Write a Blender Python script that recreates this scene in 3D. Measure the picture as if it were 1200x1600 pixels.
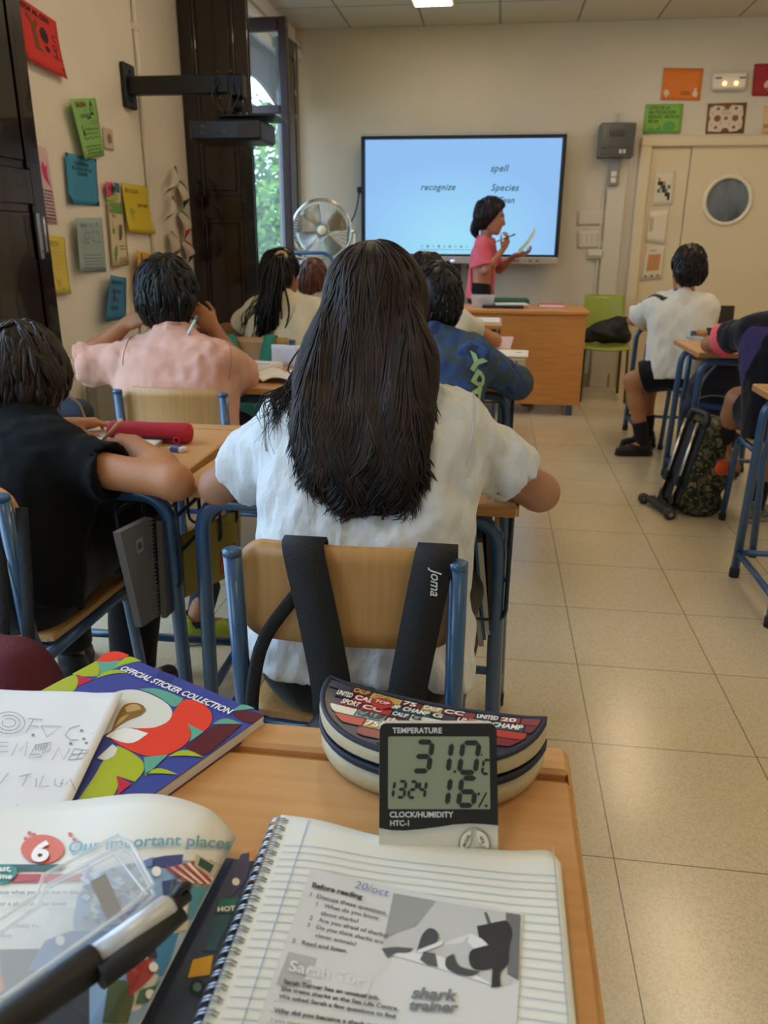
import bpy, math, random
import numpy as np
from math import pi, sin, cos, radians
from mathutils import Matrix, Vector

for _o in list(bpy.data.objects):
    bpy.data.objects.remove(_o)
SC = bpy.context.scene
COL = SC.collection
random.seed(7)
RNG = np.random.default_rng(11)

# ------------------------------------------------------------------ camera, sky, sun, exposure
FPX, PITCH, YAW, ROLL, CAMZ = 1223.0, 0.3315, 0.1345, 0.0068, 1.206


def cam_axes():
    cy, sy = cos(YAW), sin(YAW)
    fwd = np.array([-sy * cos(PITCH), cy * cos(PITCH), -sin(PITCH)])
    right = np.array([cy, sy, 0.0])
    up = np.cross(right, fwd)
    r2 = right * cos(ROLL) + up * sin(ROLL)
    u2 = -right * sin(ROLL) + up * cos(ROLL)
    return r2, u2, fwd


CR, CU, CF = cam_axes()
CP = np.array([0.0, 0.0, CAMZ])
cam_data = bpy.data.cameras.new('camera')
cam_data.sensor_fit = 'HORIZONTAL'
cam_data.sensor_width = 36.0
cam_data.lens = 36.0 * FPX / 1200.0
cam_data.clip_start = 0.02
cam_data.clip_end = 200
cam_data.dof.use_dof = True
cam_data.dof.focus_distance = 1.05
cam_data.dof.aperture_fstop = 12.0
cam = bpy.data.objects.new('camera', cam_data)
COL.objects.link(cam)
cam.matrix_world = Matrix(((CR[0], CU[0], -CF[0], CP[0]), (CR[1], CU[1], -CF[1], CP[1]),
                           (CR[2], CU[2], -CF[2], CP[2]), (0, 0, 0, 1)))
SC.camera = cam

SC.view_settings.view_transform = 'Standard'
SC.view_settings.look = 'None'
SC.view_settings.gamma = 1.0
SC.view_settings.use_curve_mapping = False
SC.view_settings.exposure = 0.0
SC.cycles.use_denoising = True
SC.cycles.max_bounces = 8
SC.cycles.diffuse_bounces = 4
SC.cycles.glossy_bounces = 4
SC.cycles.transparent_max_bounces = 16
SC.cycles.sample_clamp_indirect = 6.0
SC.cycles.caustics_reflective = False
SC.cycles.caustics_refractive = False

SKY_STRENGTH = 5.2
PANEL_GLOW = {'lit': 10.0, 'dim': 8.5}
SCREEN_GLOW = 0.95
world = bpy.data.worlds.new('sky')
SC.world = world
world.use_nodes = True
_bg = world.node_tree.nodes['Background']
_bg.inputs['Color'].default_value = (0.52, 0.74, 1.0, 1)
_bg.inputs['Strength'].default_value = SKY_STRENGTH
sun_d = bpy.data.lights.new('sun', 'SUN')
sun_d.energy = 2.5
sun_d.angle = 0.01
sun_d.color = (1.0, 0.93, 0.8)
sun = bpy.data.objects.new('sun', sun_d)
sun.rotation_euler = (radians(38), radians(30), 0)   # high, over the roof from behind the right side
COL.objects.link(sun)

# windows of the left wall: (y0, y1, z0, z1); the openings act as portals for the sky light
XL, YB, ZC, XR, YR = -1.734, 7.17, 2.85, 3.9, -3.4
WINS = [(4.64, 6.97, 0.45, 2.58), (0.35, 2.42, 0.16, 2.58), (-2.6, -0.6, 0.16, 2.58)]
for _y0, _y1, _z0, _z1 in WINS:
    _l = bpy.data.lights.new('window_portal', 'AREA')
    _l.shape = 'RECTANGLE'
    _l.size = _y1 - _y0
    _l.size_y = _z1 - _z0
    _l.cycles.is_portal = True
    _o = bpy.data.objects.new('window_portal', _l)
    _o.location = (XL - 0.14, (_y0 + _y1) / 2, (_z0 + _z1) / 2)
    _o.rotation_euler = (radians(90), 0, radians(-90))
    COL.objects.link(_o)


# ------------------------------------------------------------------ helpers
def V3(*a):
    return np.array(a, float)


def ray(px, py):
    return CR * (px - 600) / FPX - CU * (py - 800) / FPX + CF


def on_z(px, py, z):
    d = ray(px, py)
    return CP + d * (z - CP[2]) / d[2]


def on_y(px, py, y):
    d = ray(px, py)
    return CP + d * y / d[1]


def on_x(px, py, x):
    d = ray(px, py)
    return CP + d * x / d[0]


def unit(v):
    v = np.asarray(v, float)
    n = np.linalg.norm(v)
    return v / n if n > 1e-12 else v


def lin(h):
    h = h.lstrip('#')
    out = []
    for i in (0, 2, 4):
        c = int(h[i:i + 2], 16) / 255
        out.append(c / 12.92 if c <= 0.04045 else ((c + 0.055) / 1.055) ** 2.4)
    return (*out, 1.0)


_MATS = {}


def mat(name, hexc, rough=0.6, metal=0.0, var=0.0, vscale=8.0, stretch=(1, 1, 1), hex2=None, bump=0.0, bscale=60.0,
        bstretch=(1, 1, 1), spec=0.5, sheen=0.0, emit=0.0, alpha=1.0, trans=0.0, coat=0.0, detail=4.0):
    if name in _MATS:
        return _MATS[name]
    m = bpy.data.materials.new(name)
    m.use_nodes = True
    nt = m.node_tree
    b = nt.nodes['Principled BSDF']
    c = lin(hexc)
    b.inputs['Base Color'].default_value = c
    b.inputs['Roughness'].default_value = rough
    b.inputs['Metallic'].default_value = metal
    b.inputs['Specular IOR Level'].default_value = spec
    b.inputs['Sheen Weight'].default_value = sheen
    b.inputs['Coat Weight'].default_value = coat
    b.inputs['Transmission Weight'].default_value = trans
    b.inputs['Alpha'].default_value = alpha
    if emit:
        b.inputs['Emission Color'].default_value = c
        b.inputs['Emission Strength'].default_value = emit
    m.diffuse_color = c
    tc = nt.nodes.new('ShaderNodeTexCoord')

    def noise(scale, st, det):
        mp = nt.nodes.new('ShaderNodeMapping')
        mp.inputs['Scale'].default_value = st
        nt.links.new(tc.outputs['Object'], mp.inputs['Vector'])
        n = nt.nodes.new('ShaderNodeTexNoise')
        n.inputs['Scale'].default_value = scale
        n.inputs['Detail'].default_value = det
        nt.links.new(mp.outputs['Vector'], n.inputs['Vector'])
        return n
    if hex2 or var:
        n = noise(vscale, stretch, detail)
        r = nt.nodes.new('ShaderNodeValToRGB')
        c2 = lin(hex2) if hex2 else tuple(x * (1 - var) for x in c[:3]) + (1,)
        r.color_ramp.elements[0].position = 0.35
        r.color_ramp.elements[1].position = 0.65
        r.color_ramp.elements[0].color = c2
        r.color_ramp.elements[1].color = c
        nt.links.new(n.outputs['Fac'], r.inputs['Fac'])
        nt.links.new(r.outputs['Color'], b.inputs['Base Color'])
    if bump:
        n = noise(bscale, bstretch, 3.0)
        bp = nt.nodes.new('ShaderNodeBump')
        bp.inputs['Strength'].default_value = bump
        bp.inputs['Distance'].default_value = 0.01
        nt.links.new(n.outputs['Fac'], bp.inputs['Height'])
        nt.links.new(bp.outputs['Normal'], b.inputs['Normal'])
    _MATS[name] = m
    return m


def flat(hexc, rough=0.75):
    """plain printed / painted colour"""
    return mat('ink_' + hexc.lstrip('#'), hexc, rough)


def tag(o, label=None, cat=None, group=None, kind=None):
    if label:
        o['label'] = label
    if cat:
        o['category'] = cat
    if group:
        o['group'] = group
    if kind:
        o['kind'] = kind
    return o


def thing(name, label, cat, loc=(0, 0, 0), rz=0.0, group=None):
    o = bpy.data.objects.new(name, None)
    o.empty_display_size = 0.05
    o.location = [float(x) for x in loc]
    o.rotation_euler = (0, 0, rz)
    COL.objects.link(o)
    return tag(o, label, cat, group)


def kids(o):
    return [c for c in COL.objects if c.parent is o]


def copy_tree(o, parent=None):
    c = o.copy()
    COL.objects.link(c)
    if parent is not None:
        c.parent = parent
    for ch in kids(o):
        copy_tree(ch, c)
    return c


def rotz(a):
    c, s = cos(a), sin(a)
    return np.array([[c, -s, 0], [s, c, 0], [0, 0, 1.0]])


def rot_axis(ax, a):
    ax = unit(ax)
    K = np.array([[0, -ax[2], ax[1]], [ax[2], 0, -ax[0]], [-ax[1], ax[0], 0]])
    return np.eye(3) + sin(a) * K + (1 - cos(a)) * K @ K


def link_mesh(name, verts, faces, mats, parent=None, smooth=False, mi=None, sm=None, world=False, origin=None):
    """world=True: verts are in world space; origin (or the parent's place) is taken off them"""
    verts = np.asarray(verts, float).reshape(-1, 3)
    me = bpy.data.meshes.new(name)
    off = None
    if parent is not None and world:
        p = parent
        off = V3(*p.location)
        while p.parent is not None:
            p = p.parent
            off = off + V3(*p.location)
    elif origin is not None:
        off = V3(*origin)
    if off is not None:
        verts = verts - off
    if isinstance(faces, np.ndarray):
        n, k = faces.shape
        me.vertices.add(len(verts))
        me.vertices.foreach_set('co', verts.ravel())
        me.loops.add(n * k)
        me.loops.foreach_set('vertex_index', faces.ravel().astype(np.int32))
        me.polygons.add(n)
        me.polygons.foreach_set('loop_start', np.arange(0, n * k, k, dtype=np.int32))
        me.update(calc_edges=True)
    else:
        me.from_pydata(verts.tolist(), [], faces)
    for m in mats:
        me.materials.append(m)
    if mi is not None:
        me.polygons.foreach_set('material_index', np.asarray(mi, np.int32))
    if sm is not None:
        me.polygons.foreach_set('use_smooth', np.asarray(sm, bool))
    else:
        me.polygons.foreach_set('use_smooth', np.full(len(me.polygons), smooth, bool))
    me.validate()
    me.update()
    o = bpy.data.objects.new(name, me)
    COL.objects.link(o)
    if parent is not None:
        o.parent = parent
    elif origin is not None:
        o.location = [float(x) for x in origin]
    return o


def glyphs(s, size=1.0, bold=0.0, shear=0.0, align='LEFT', space=1.0):
    cu = bpy.data.curves.new('t', 'FONT')
    cu.body = s
    cu.size = size
    cu.offset = bold
    cu.shear = shear
    cu.align_x = align
    cu.space_character = space
    cu.resolution_u = 3
    o = bpy.data.objects.new('t', cu)
    COL.objects.link(o)
    me = bpy.data.meshes.new_from_object(o)
    v = np.array([q.co[:2] for q in me.vertices]).reshape(-1, 2)
    f = [list(p.vertices) for p in me.polygons]
    bpy.data.objects.remove(o)
    bpy.data.meshes.remove(me)
    bpy.data.curves.remove(cu)
    return v, f


class MB:
    """collects shapes, builds ONE mesh object"""

    def __init__(s):
        s.v, s.f, s.mi, s.sm = [], [], [], []
        s.n = 0

    def add(s, vs, fs, mi=0, sm=False):
        vs = np.asarray(vs, float).reshape(-1, 3)
        s.v.append(vs)
        for f in fs:
            s.f.append([i + s.n for i in f])
            s.mi.append(mi)
            s.sm.append(sm)
        s.n += len(vs)
        return s

    def box(s, c, d, mi=0, R=None, bev=0.0):
        hx, hy, hz = d[0] / 2, d[1] / 2, d[2] / 2
        c = V3(*c)
        if bev <= 0:
            P = np.array([[x, y, z] for x in (-hx, hx) for y in (-hy, hy) for z in (-hz, hz)])
            F = [[0, 1, 3, 2], [4, 6, 7, 5], [0, 4, 5, 1], [2, 3, 7, 6], [0, 2, 6, 4], [1, 5, 7, 3]]
            if R is not None:
                P = P @ R.T
            return s.add(P + c, F, mi)
        b = min(bev, hx * .99, hy * .99, hz * .99)
        P, idx = [], {}
        for ix in (0, 1):
            for iy in (0, 1):
                for iz in (0, 1):
                    sx, sy, sz = ix * 2 - 1, iy * 2 - 1, iz * 2 - 1
                    for a in range(3):
                        q = [sx * (hx - b), sy * (hy - b), sz * (hz - b)]
                        q[a] += (sx, sy, sz)[a] * b
                        idx[(ix, iy, iz, a)] = len(P)
                        P.append(q)
        F = []
        for a in range(3):
            o1, o2 = [(1, 2), (0, 2), (0, 1)][a]
            for sgn in (0, 1):
                q = []
                for u, w in ((0, 0), (1, 0), (1, 1), (0, 1)):
                    k = [0, 0, 0]
                    k[a], k[o1], k[o2] = sgn, u, w
                    q.append(idx[(*k, a)])
                F.append(q)
            for u in (0, 1):
                for w in (0, 1):
                    k0, k1 = [0, 0, 0], [0, 0, 0]
                    k0[o1] = k1[o1] = u
                    k0[o2] = k1[o2] = w
                    k1[a] = 1
                    F.append([idx[(*k0, o1)], idx[(*k1, o1)], idx[(*k1, o2)], idx[(*k0, o2)]])
        for ix in (0, 1):
            for iy in (0, 1):
                for iz in (0, 1):
                    F.append([idx[(ix, iy, iz, a)] for a in range(3)])
        P = np.array(P)
        # orient outwards
        G = []
        for f in F:
            p = P[f]
            nrm = np.cross(p[1] - p[0], p[2] - p[0])
            G.append(f if np.dot(nrm, p.mean(0)) >= 0 else f[::-1])
        if R is not None:
            P = P @ R.T
        return s.add(P + c, G, mi)

    def tube(s, pts, r, n=8, mi=0, closed=False, flat=1.0, side=None, cap=True, sm=True):
        pts = np.asarray(pts, float)
        m = len(pts)
        rr = np.full(m, r, float) if np.isscalar(r) else np.asarray(r, float)
        T = np.zeros_like(pts)
        if closed:
            T = np.roll(pts, -1, 0) - np.roll(pts, 1, 0)
        else:
            T[1:-1] = pts[2:] - pts[:-2]
            T[0], T[-1] = pts[1] - pts[0], pts[-1] - pts[-2]
        T = T / (np.linalg.norm(T, axis=1)[:, None] + 1e-12)
        a0 = V3(0, 0, 1) if side is None else unit(side)
        if abs(np.dot(a0, T[0])) > .95:
            a0 = V3(1, 0, 0) if abs(T[0][0]) < .9 else V3(0, 1, 0)
        ang = np.linspace(0, 2 * pi, n, endpoint=False)
        ca, sa = np.cos(ang), np.sin(ang) * flat
        rings = []
        u = a0
        for i in range(m):
            u = u - T[i] * np.dot(u, T[i])
            u = unit(u)
            w = np.cross(T[i], u)
            rings.append(pts[i] + rr[i] * (ca[:, None] * u + sa[:, None] * w))
        return s.loft(rings, mi, cap=cap and not closed, closed=closed, sm=sm)

    def loft(s, rings, mi=0, cap=True, closed=False, sm=True, open_ring=False):
        n = len(rings[0])
        m = len(rings)
        P = np.concatenate([np.asarray(q, float) for q in rings])
        F = []
        for i in range(m if closed else m - 1):
            a, b = i * n, ((i + 1) % m) * n
            for j in range(n - 1 if open_ring else n):
                k = (j + 1) % n
                F.append([a + j, a + k, b + k, b + j])
        s.add(P, F, mi, sm)
        if cap:
            base = s.n - len(P)
            s.f.append([base + j for j in range(n)][::-1])
            s.f.append([base + (m - 1) * n + j for j in range(n)])
            s.mi += [mi, mi]
            s.sm += [False, False]
        return s

    def lathe(s, prof, c=(0, 0, 0), ax=(0, 0, 1), n=20, mi=0, sm=True, cap=True):
        ax = unit(ax)
        u = unit(np.cross(ax, V3(1, 0, 0) if abs(ax[0]) < .8 else V3(0, 1, 0)))
        w = np.cross(ax, u)
        ang = np.linspace(0, 2 * pi, n, endpoint=False)
        rings = [V3(*c) + ax * h + max(r, 1e-5) * (np.cos(ang)[:, None] * u + np.sin(ang)[:, None] * w) for r, h in prof]
        return s.loft(rings, mi, cap=cap, sm=sm)

    def prism(s, poly, o, U, W, th, mi=0, mi_side=None):
        """polygon (u,w) on plane o+U u+W w, thickened along the normal U x W by th"""
        poly = np.asarray(poly, float)
        U, W, o = unit(U), unit(W), V3(*o)
        N = np.cross(U, W)
        n = len(poly)
        A = o + poly[:, :1] * U + poly[:, 1:] * W
        ar = np.sum(poly[:, 0] * np.roll(poly[:, 1], -1) - np.roll(poly[:, 0], -1) * poly[:, 1])
        if ar < 0:
            A = A[::-1]
        B = A + N * th
        s.add(np.concatenate([A, B]), [list(range(n))[::-1], [n + i for i in range(n)]], mi)
        base = s.n - 2 * n
        for i in range(n):
            j = (i + 1) % n
            s.f.append([base + i, base + j, base + n + j, base + n + i])
            s.mi.append(mi if mi_side is None else mi_side)
            s.sm.append(False)
        return s

    def surf(s, fn, nu, nv, mi=0, th=0.0, sm=True, mifn=None):
        """fn(u,v)->point, u,v in 0..1; closed sheet of thickness th (along the local normal)"""
        us, vs = np.linspace(0, 1, nu + 1), np.linspace(0, 1, nv + 1)
        G = np.array([[fn(u, v) for v in vs] for u in us], float)
        du, dv = np.gradient(G, axis=0), np.gradient(G, axis=1)
        N = np.cross(du, dv)
        N /= np.linalg.norm(N, axis=2)[..., None] + 1e-12
        idx = lambda i, j: i * (nv + 1) + j
        F, M = [], []
        for i in range(nu):
            for j in range(nv):
                F.append([idx(i, j), idx(i + 1, j), idx(i + 1, j + 1), idx(i, j + 1)])
                M.append(mifn((i + .5) / nu, (j + .5) / nv) if mifn else mi)
        base = s.n
        s.add(G.reshape(-1, 3), F, mi, sm)
        s.mi[-len(F):] = M
        if th:
            k = (nu + 1) * (nv + 1)
            s.add((G - N * th).reshape(-1, 3), [f[::-1] for f in F], mi, sm)
            rim = [idx(i, 0) for i in range(nu + 1)] + [idx(nu, j) for j in range(1, nv + 1)] + \
                  [idx(i, nv) for i in range(nu - 1, -1, -1)] + [idx(0, j) for j in range(nv - 1, 0, -1)]
            for q in range(len(rim)):
                a, b = rim[q], rim[(q + 1) % len(rim)]
                s.f.append([base + b, base + a, base + k + a, base + k + b])
                s.mi.append(mi)
                s.sm.append(False)
        return s

    def poly2(s, pts, fn, mi):
        """flat printed polygon mapped by fn(u,v)->3D point"""
        return s.add([fn(u, v) for u, v in pts], [list(range(len(pts)))], mi)

    def text(s, body, fn, x, y, size, mi, bold=0.0, shear=0.0, align='LEFT', rot=0.0, sx=1.0, space=1.0):
        v, f = glyphs(body, size, bold, shear, align, space)
        if len(v) == 0:
            return s
        c, sn = cos(rot), sin(rot)
        vx = v[:, 0] * sx
        X = x + vx * c - v[:, 1] * sn
        Y = y + vx * sn + v[:, 1] * c
        return s.add([fn(a, b) for a, b in zip(X, Y)], f, mi)

    def stroke(s, pts, fn, w, mi):
        p = np.asarray(pts, float)
        if len(p) < 2:
            return s
        T = np.zeros_like(p)
        T[1:-1] = p[2:] - p[:-2]
        T[0], T[-1] = p[1] - p[0], p[-1] - p[-2]
        T /= np.linalg.norm(T, axis=1)[:, None] + 1e-12
        Nn = np.stack([-T[:, 1], T[:, 0]], 1) * w / 2
        L, R = p + Nn, p - Nn
        k = len(p)
        return s.add([fn(*q) for q in R] + [fn(*q) for q in L], [[i, i + 1, k + i + 1, k + i] for i in range(k - 1)], mi)

    def build(s, name, mats, parent=None, world=False, origin=None, bevel=0.0, sub=0):
        if not isinstance(mats, (list, tuple)):
            mats = [mats]
        V = np.concatenate(s.v) if s.v else np.zeros((0, 3))
        o = link_mesh(name, V, s.f, mats, parent, mi=s.mi, sm=s.sm, world=world, origin=origin)
        if bevel:
            md = o.modifiers.new('bevel', 'BEVEL')
            md.width = bevel
            md.segments = 2
            md.limit_method = 'ANGLE'
        if sub:
            md = o.modifiers.new('sub', 'SUBSURF')
            md.levels = md.render_levels = sub
        return o


def plane_map(o, U, W, eps=0.0, N=None):
    o, U, W = V3(*o), V3(*U), V3(*W)
    n = unit(np.cross(U, W)) if N is None else V3(*N)
    return lambda u, v: o + U * u + W * v + n * eps


def circ(cx, cy, rx, ry=None, n=20, a0=0.0, a1=2 * pi):
    ry = rx if ry is None else ry
    full = abs(a1 - a0 - 2 * pi) < 1e-6
    t = np.linspace(a0, a1, n, endpoint=not full)
    return [(cx + rx * cos(q), cy + ry * sin(q)) for q in t]


def soften(pts, it=2, corner=62):
    """round a coarse outline, keeping its sharp corners"""
    P = [(np.array(p, float), False) for p in pts]
    n = len(P)
    for i in range(n):
        a, c = P[i][0] - P[i - 1][0], P[(i + 1) % n][0] - P[i][0]
        d = math.degrees(math.acos(np.clip(np.dot(unit(a), unit(c)), -1, 1)))
        P[i] = (P[i][0], d > corner)
    for _ in range(it):
        Q = []
        for i in range(len(P)):
            p, k = P[i]
            q, k2 = P[(i + 1) % len(P)]
            if k:
                Q.append((p, True))
            else:
                Q.append((p * .75 + q * .25, False))
            if not k2:
                Q.append((p * .25 + q * .75, False))
        P = Q
    return [tuple(p) for p, _ in P]


def rrect(x0, y0, x1, y1, r, n=4):
    P = []
    for cx, cy, a in ((x1 - r, y1 - r, 0), (x0 + r, y1 - r, pi / 2), (x0 + r, y0 + r, pi), (x1 - r, y0 + r, 1.5 * pi)):
        P += [(cx + r * cos(a + q * pi / 2 / n), cy + r * sin(a + q * pi / 2 / n)) for q in range(n + 1)]
    return P


def bez(P, n=16):
    """Catmull-Rom through the points"""
    P = [np.asarray(p, float) for p in P]
    if len(P) < 3:
        return np.array([P[0] + (P[-1] - P[0]) * t for t in np.linspace(0, 1, n)])
    Q = [2 * P[0] - P[1]] + P + [2 * P[-1] - P[-2]]
    out = []
    segs = len(P) - 1
    per = max(2, n // segs)
    for i in range(segs):
        p0, p1, p2, p3 = Q[i:i + 4]
        for t in np.linspace(0, 1, per, endpoint=False):
            out.append(.5 * ((2 * p1) + (-p0 + p2) * t + (2 * p0 - 5 * p1 + 4 * p2 - p3) * t * t + (-p0 + 3 * p1 - 3 * p2 + p3) * t ** 3))
    out.append(P[-1])
    return np.array(out)


def bend(P, r, n=5):
    """polyline with corners rounded by radius r"""
    P = [np.asarray(p, float) for p in P]
    out = [P[0]]
    for i in range(1, len(P) - 1):
        a, b = unit(P[i - 1] - P[i]), unit(P[i + 1] - P[i])
        L = min(r, np.linalg.norm(P[i - 1] - P[i]) * .49, np.linalg.norm(P[i + 1] - P[i]) * .49)
        p, q = P[i] + a * L, P[i] + b * L
        for t in np.linspace(0, 1, n):
            out.append((1 - t) ** 2 * p + 2 * t * (1 - t) * P[i] + t * t * q)
    out.append(P[-1])
    return np.array(out)


# ------------------------------------------------------------------ shared materials
M = {}
M['wood'] = mat('beech_laminate', '#d0a06c', 0.34, hex2='#c79560', vscale=3.0, stretch=(1.0, 26, 26), detail=6, spec=0.4)
M['wood_edge'] = mat('beech_edge', '#c08a4c', 0.5, hex2='#ae7a40', vscale=5, stretch=(2, 20, 60))
M['ply'] = mat('plywood', '#bf9159', 0.35, hex2='#b6874f', vscale=5, stretch=(22, 22, 1.0), detail=5)
M['desk_orange'] = mat('teacher_desk_laminate', '#d8954f', 0.45, hex2='#cb8744', vscale=3, stretch=(1.5, 20, 24), detail=5)
M['blue_metal'] = mat('blue_paint', '#2d5379', 0.32, spec=0.6, coat=0.3)
M['dark_wire'] = mat('dark_blue_wire', '#14223a', 0.4)
M['rubber'] = mat('black_rubber', '#17181a', 0.7)
M['black_plastic'] = mat('black_plastic', '#141415', 0.45)
M['chrome'] = mat('chrome', '#d8d4c8', 0.18, metal=1.0)
M['steel'] = mat('brushed_steel', '#b8bcc2', 0.3, metal=1.0)
M['white_plastic'] = mat('white_plastic', '#dcd8cc', 0.45)
M['paper'] = mat('paper', '#e9e8e4', 0.8)
M['strap'] = mat('black_webbing', '#0d0d0f', 0.75, bump=0.3, bscale=300)
M['shutter'] = mat('dark_varnished_wood', '#1a0c0b', 0.22, hex2='#110707', vscale=3, stretch=(8, 8, 0.6), coat=0.5)
M['frame_wood'] = mat('brown_window_wood', '#3a1c16', 0.35, hex2='#2c1410', vscale=3, stretch=(8, 8, 0.6))
# ------------------------------------------------------------------ the room
def mat_floor():
    m = bpy.data.materials.new('terrazzo_tiles')
    m.use_nodes = True
    nt = m.node_tree
    N, L = nt.nodes, nt.links
    b = N['Principled BSDF']
    tc = N.new('ShaderNodeTexCoord')
    sep = N.new('ShaderNodeSeparateXYZ')
    L.new(tc.outputs['Object'], sep.inputs[0])

    def mth(op, a, b_=None):
        n = N.new('ShaderNodeMath')
        n.operation = op
        for i, x in enumerate((a, b_)):
            if x is None:
                continue
            if isinstance(x, (int, float)):
                n.inputs[i].default_value = x
            else:
                L.new(x, n.inputs[i])
        return n.outputs[0]

    def line(sock, off):
        q = mth('DIVIDE', mth('SUBTRACT', sock, off), 0.4)
        fr = mth('ABSOLUTE', mth('SUBTRACT', mth('FRACT', mth('ADD', q, 0.5)), 0.5))
        return mth('LESS_THAN', fr, 0.0035), mth('FLOOR', q)
    lx, cx = line(sep.outputs['X'], 0.303)
    ly, cy = line(sep.outputs['Y'], 3.357)
    grout = mth('MAXIMUM', lx, ly)
    comb = N.new('ShaderNodeCombineXYZ')
    L.new(cx, comb.inputs[0])
    L.new(cy, comb.inputs[1])
    wn = N.new('ShaderNodeTexWhiteNoise')
    L.new(comb.outputs[0], wn.inputs['Vector'])
    vo = N.new('ShaderNodeTexVoronoi')
    vo.inputs['Scale'].default_value = 220
    L.new(tc.outputs['Object'], vo.inputs['Vector'])
    ns = N.new('ShaderNodeTexNoise')
    ns.inputs['Scale'].default_value = 5
    ns.inputs['Detail'].default_value = 5
    L.new(tc.outputs['Object'], ns.inputs['Vector'])
    sp = N.new('ShaderNodeTexNoise')
    sp.inputs['Scale'].default_value = 210
    sp.inputs['Detail'].default_value = 1
    L.new(tc.outputs['Object'], sp.inputs['Vector'])
    r1 = N.new('ShaderNodeValToRGB')
    r1.color_ramp.elements[0].color = lin('#cdbd9e')
    r1.color_ramp.elements[1].color = lin('#dacbac')
    r1.color_ramp.elements[0].position = .25
    r1.color_ramp.elements[1].position = .6
    L.new(vo.outputs['Color'], r1.inputs['Fac'])
    r2 = N.new('ShaderNodeValToRGB')
    r2.color_ramp.elements[0].position = .70
    r2.color_ramp.elements[1].position = .76
    r2.color_ramp.elements[0].color = (0, 0, 0, 1)
    r2.color_ramp.elements[1].color = (1, 1, 1, 1)
    L.new(sp.outputs['Fac'], r2.inputs['Fac'])
    mx = N.new('ShaderNodeMix')
    mx.data_type = 'RGBA'
    L.new(mth('MULTIPLY', r2.outputs['Color'], 0.55), mx.inputs[0])
    L.new(r1.outputs['Color'], mx.inputs[6])
    mx.inputs[7].default_value = lin('#6d5f4a')
    hs = N.new('ShaderNodeHueSaturation')
    L.new(mx.outputs[2], hs.inputs['Color'])
    L.new(mth('ADD', 0.9, mth('ADD', mth('MULTIPLY', wn.outputs['Value'], 0.06), mth('MULTIPLY', ns.outputs['Fac'], 0.10))), hs.inputs['Value'])
    mg = N.new('ShaderNodeMix')
    mg.data_type = 'RGBA'
    L.new(mth('MULTIPLY', grout, 0.8), mg.inputs[0])
    L.new(hs.outputs['Color'], mg.inputs[6])
    mg.inputs[7].default_value = lin('#4a3f2e')
    L.new(mg.outputs[2], b.inputs['Base Color'])
    b.inputs['Specular IOR Level'].default_value = 0.85
    L.new(mth('ADD', 0.17, mth('MULTIPLY', ns.outputs['Fac'], 0.10)), b.inputs['Roughness'])
    return m


def mat_ceiling():
    m = bpy.data.materials.new('ceiling_tiles')
    m.use_nodes = True
    nt = m.node_tree
    N, L = nt.nodes, nt.links
    b = N['Principled BSDF']
    tc = N.new('ShaderNodeTexCoord')
    mp = N.new('ShaderNodeMapping')
    mp.inputs['Location'].default_value = (0.07, -0.57, 0)
    L.new(tc.outputs['Object'], mp.inputs['Vector'])
    br = N.new('ShaderNodeTexBrick')
    br.offset = 0
    br.inputs['Scale'].default_value = 1
    br.inputs['Brick Width'].default_value = 0.6
    br.inputs['Row Height'].default_value = 0.6
    br.inputs['Mortar Size'].default_value = 0.008
    br.inputs['Color1'].default_value = lin('#d4cdbf')
    br.inputs['Color2'].default_value = lin('#cdc6b8')
    br.inputs['Mortar'].default_value = lin('#8b857a')
    L.new(mp.outputs[0], br.inputs['Vector'])
    L.new(br.outputs['Color'], b.inputs['Base Color'])
    b.inputs['Roughness'].default_value = 0.9
    return m


m_wall = mat('cream_wall_paint', '#d4cab6', 0.75, var=0.05, vscale=2.2, bump=0.08, bscale=90)
m_wall2 = mat('left_wall_paint', '#f0e6d8', 0.75, var=0.07, vscale=2.0, bump=0.1, bscale=80)


def struct(o):
    return tag(o, kind='structure')


b = MB()
b.box(((XL + XR) / 2, (YB + YR) / 2, -0.05), (XR - XL + .24, YB - YR + .4, 0.1))
struct(b.build('floor', mat_floor()))
b = MB()
b.box(((XL + XR) / 2, (YB + YR) / 2, ZC + 0.05), (XR - XL + .24, YB - YR + .4, 0.1))
struct(b.build('ceiling', mat_ceiling()))
b = MB()
b.box(((XL - .12 + XR + .2) / 2, YB + 0.1, ZC / 2), (XR - XL + .32, 0.2, ZC))
struct(b.build('wall_front', m_wall))
b = MB()
b.box((XR + .1, (YB + YR) / 2, ZC / 2), (0.2, YB - YR, ZC))
struct(b.build('wall_right', m_wall))
b = MB()
b.box(((XL + XR) / 2, YR - 0.1, ZC / 2), (XR - XL + .8, 0.2, ZC))
struct(b.build('wall_rear', m_wall))
# left wall with three openings
b = MB()
ys = sorted([YR, YB] + [q for w in WINS for q in w[:2]])
for y0, y1 in zip(ys[:-1], ys[1:]):
    w = [q for q in WINS if abs(q[0] - y0) < 1e-6]
    if w:
        z0, z1 = w[0][2], w[0][3]
        b.box((XL - .06, (y0 + y1) / 2, z0 / 2), (.12, y1 - y0, z0))
        b.box((XL - .06, (y0 + y1) / 2, (z1 + ZC) / 2), (.12, y1 - y0, ZC - z1))
    else:
        b.box((XL - .06, (y0 + y1) / 2, ZC / 2), (.12, y1 - y0, ZC))
struct(b.build('wall_left', m_wall2))

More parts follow.
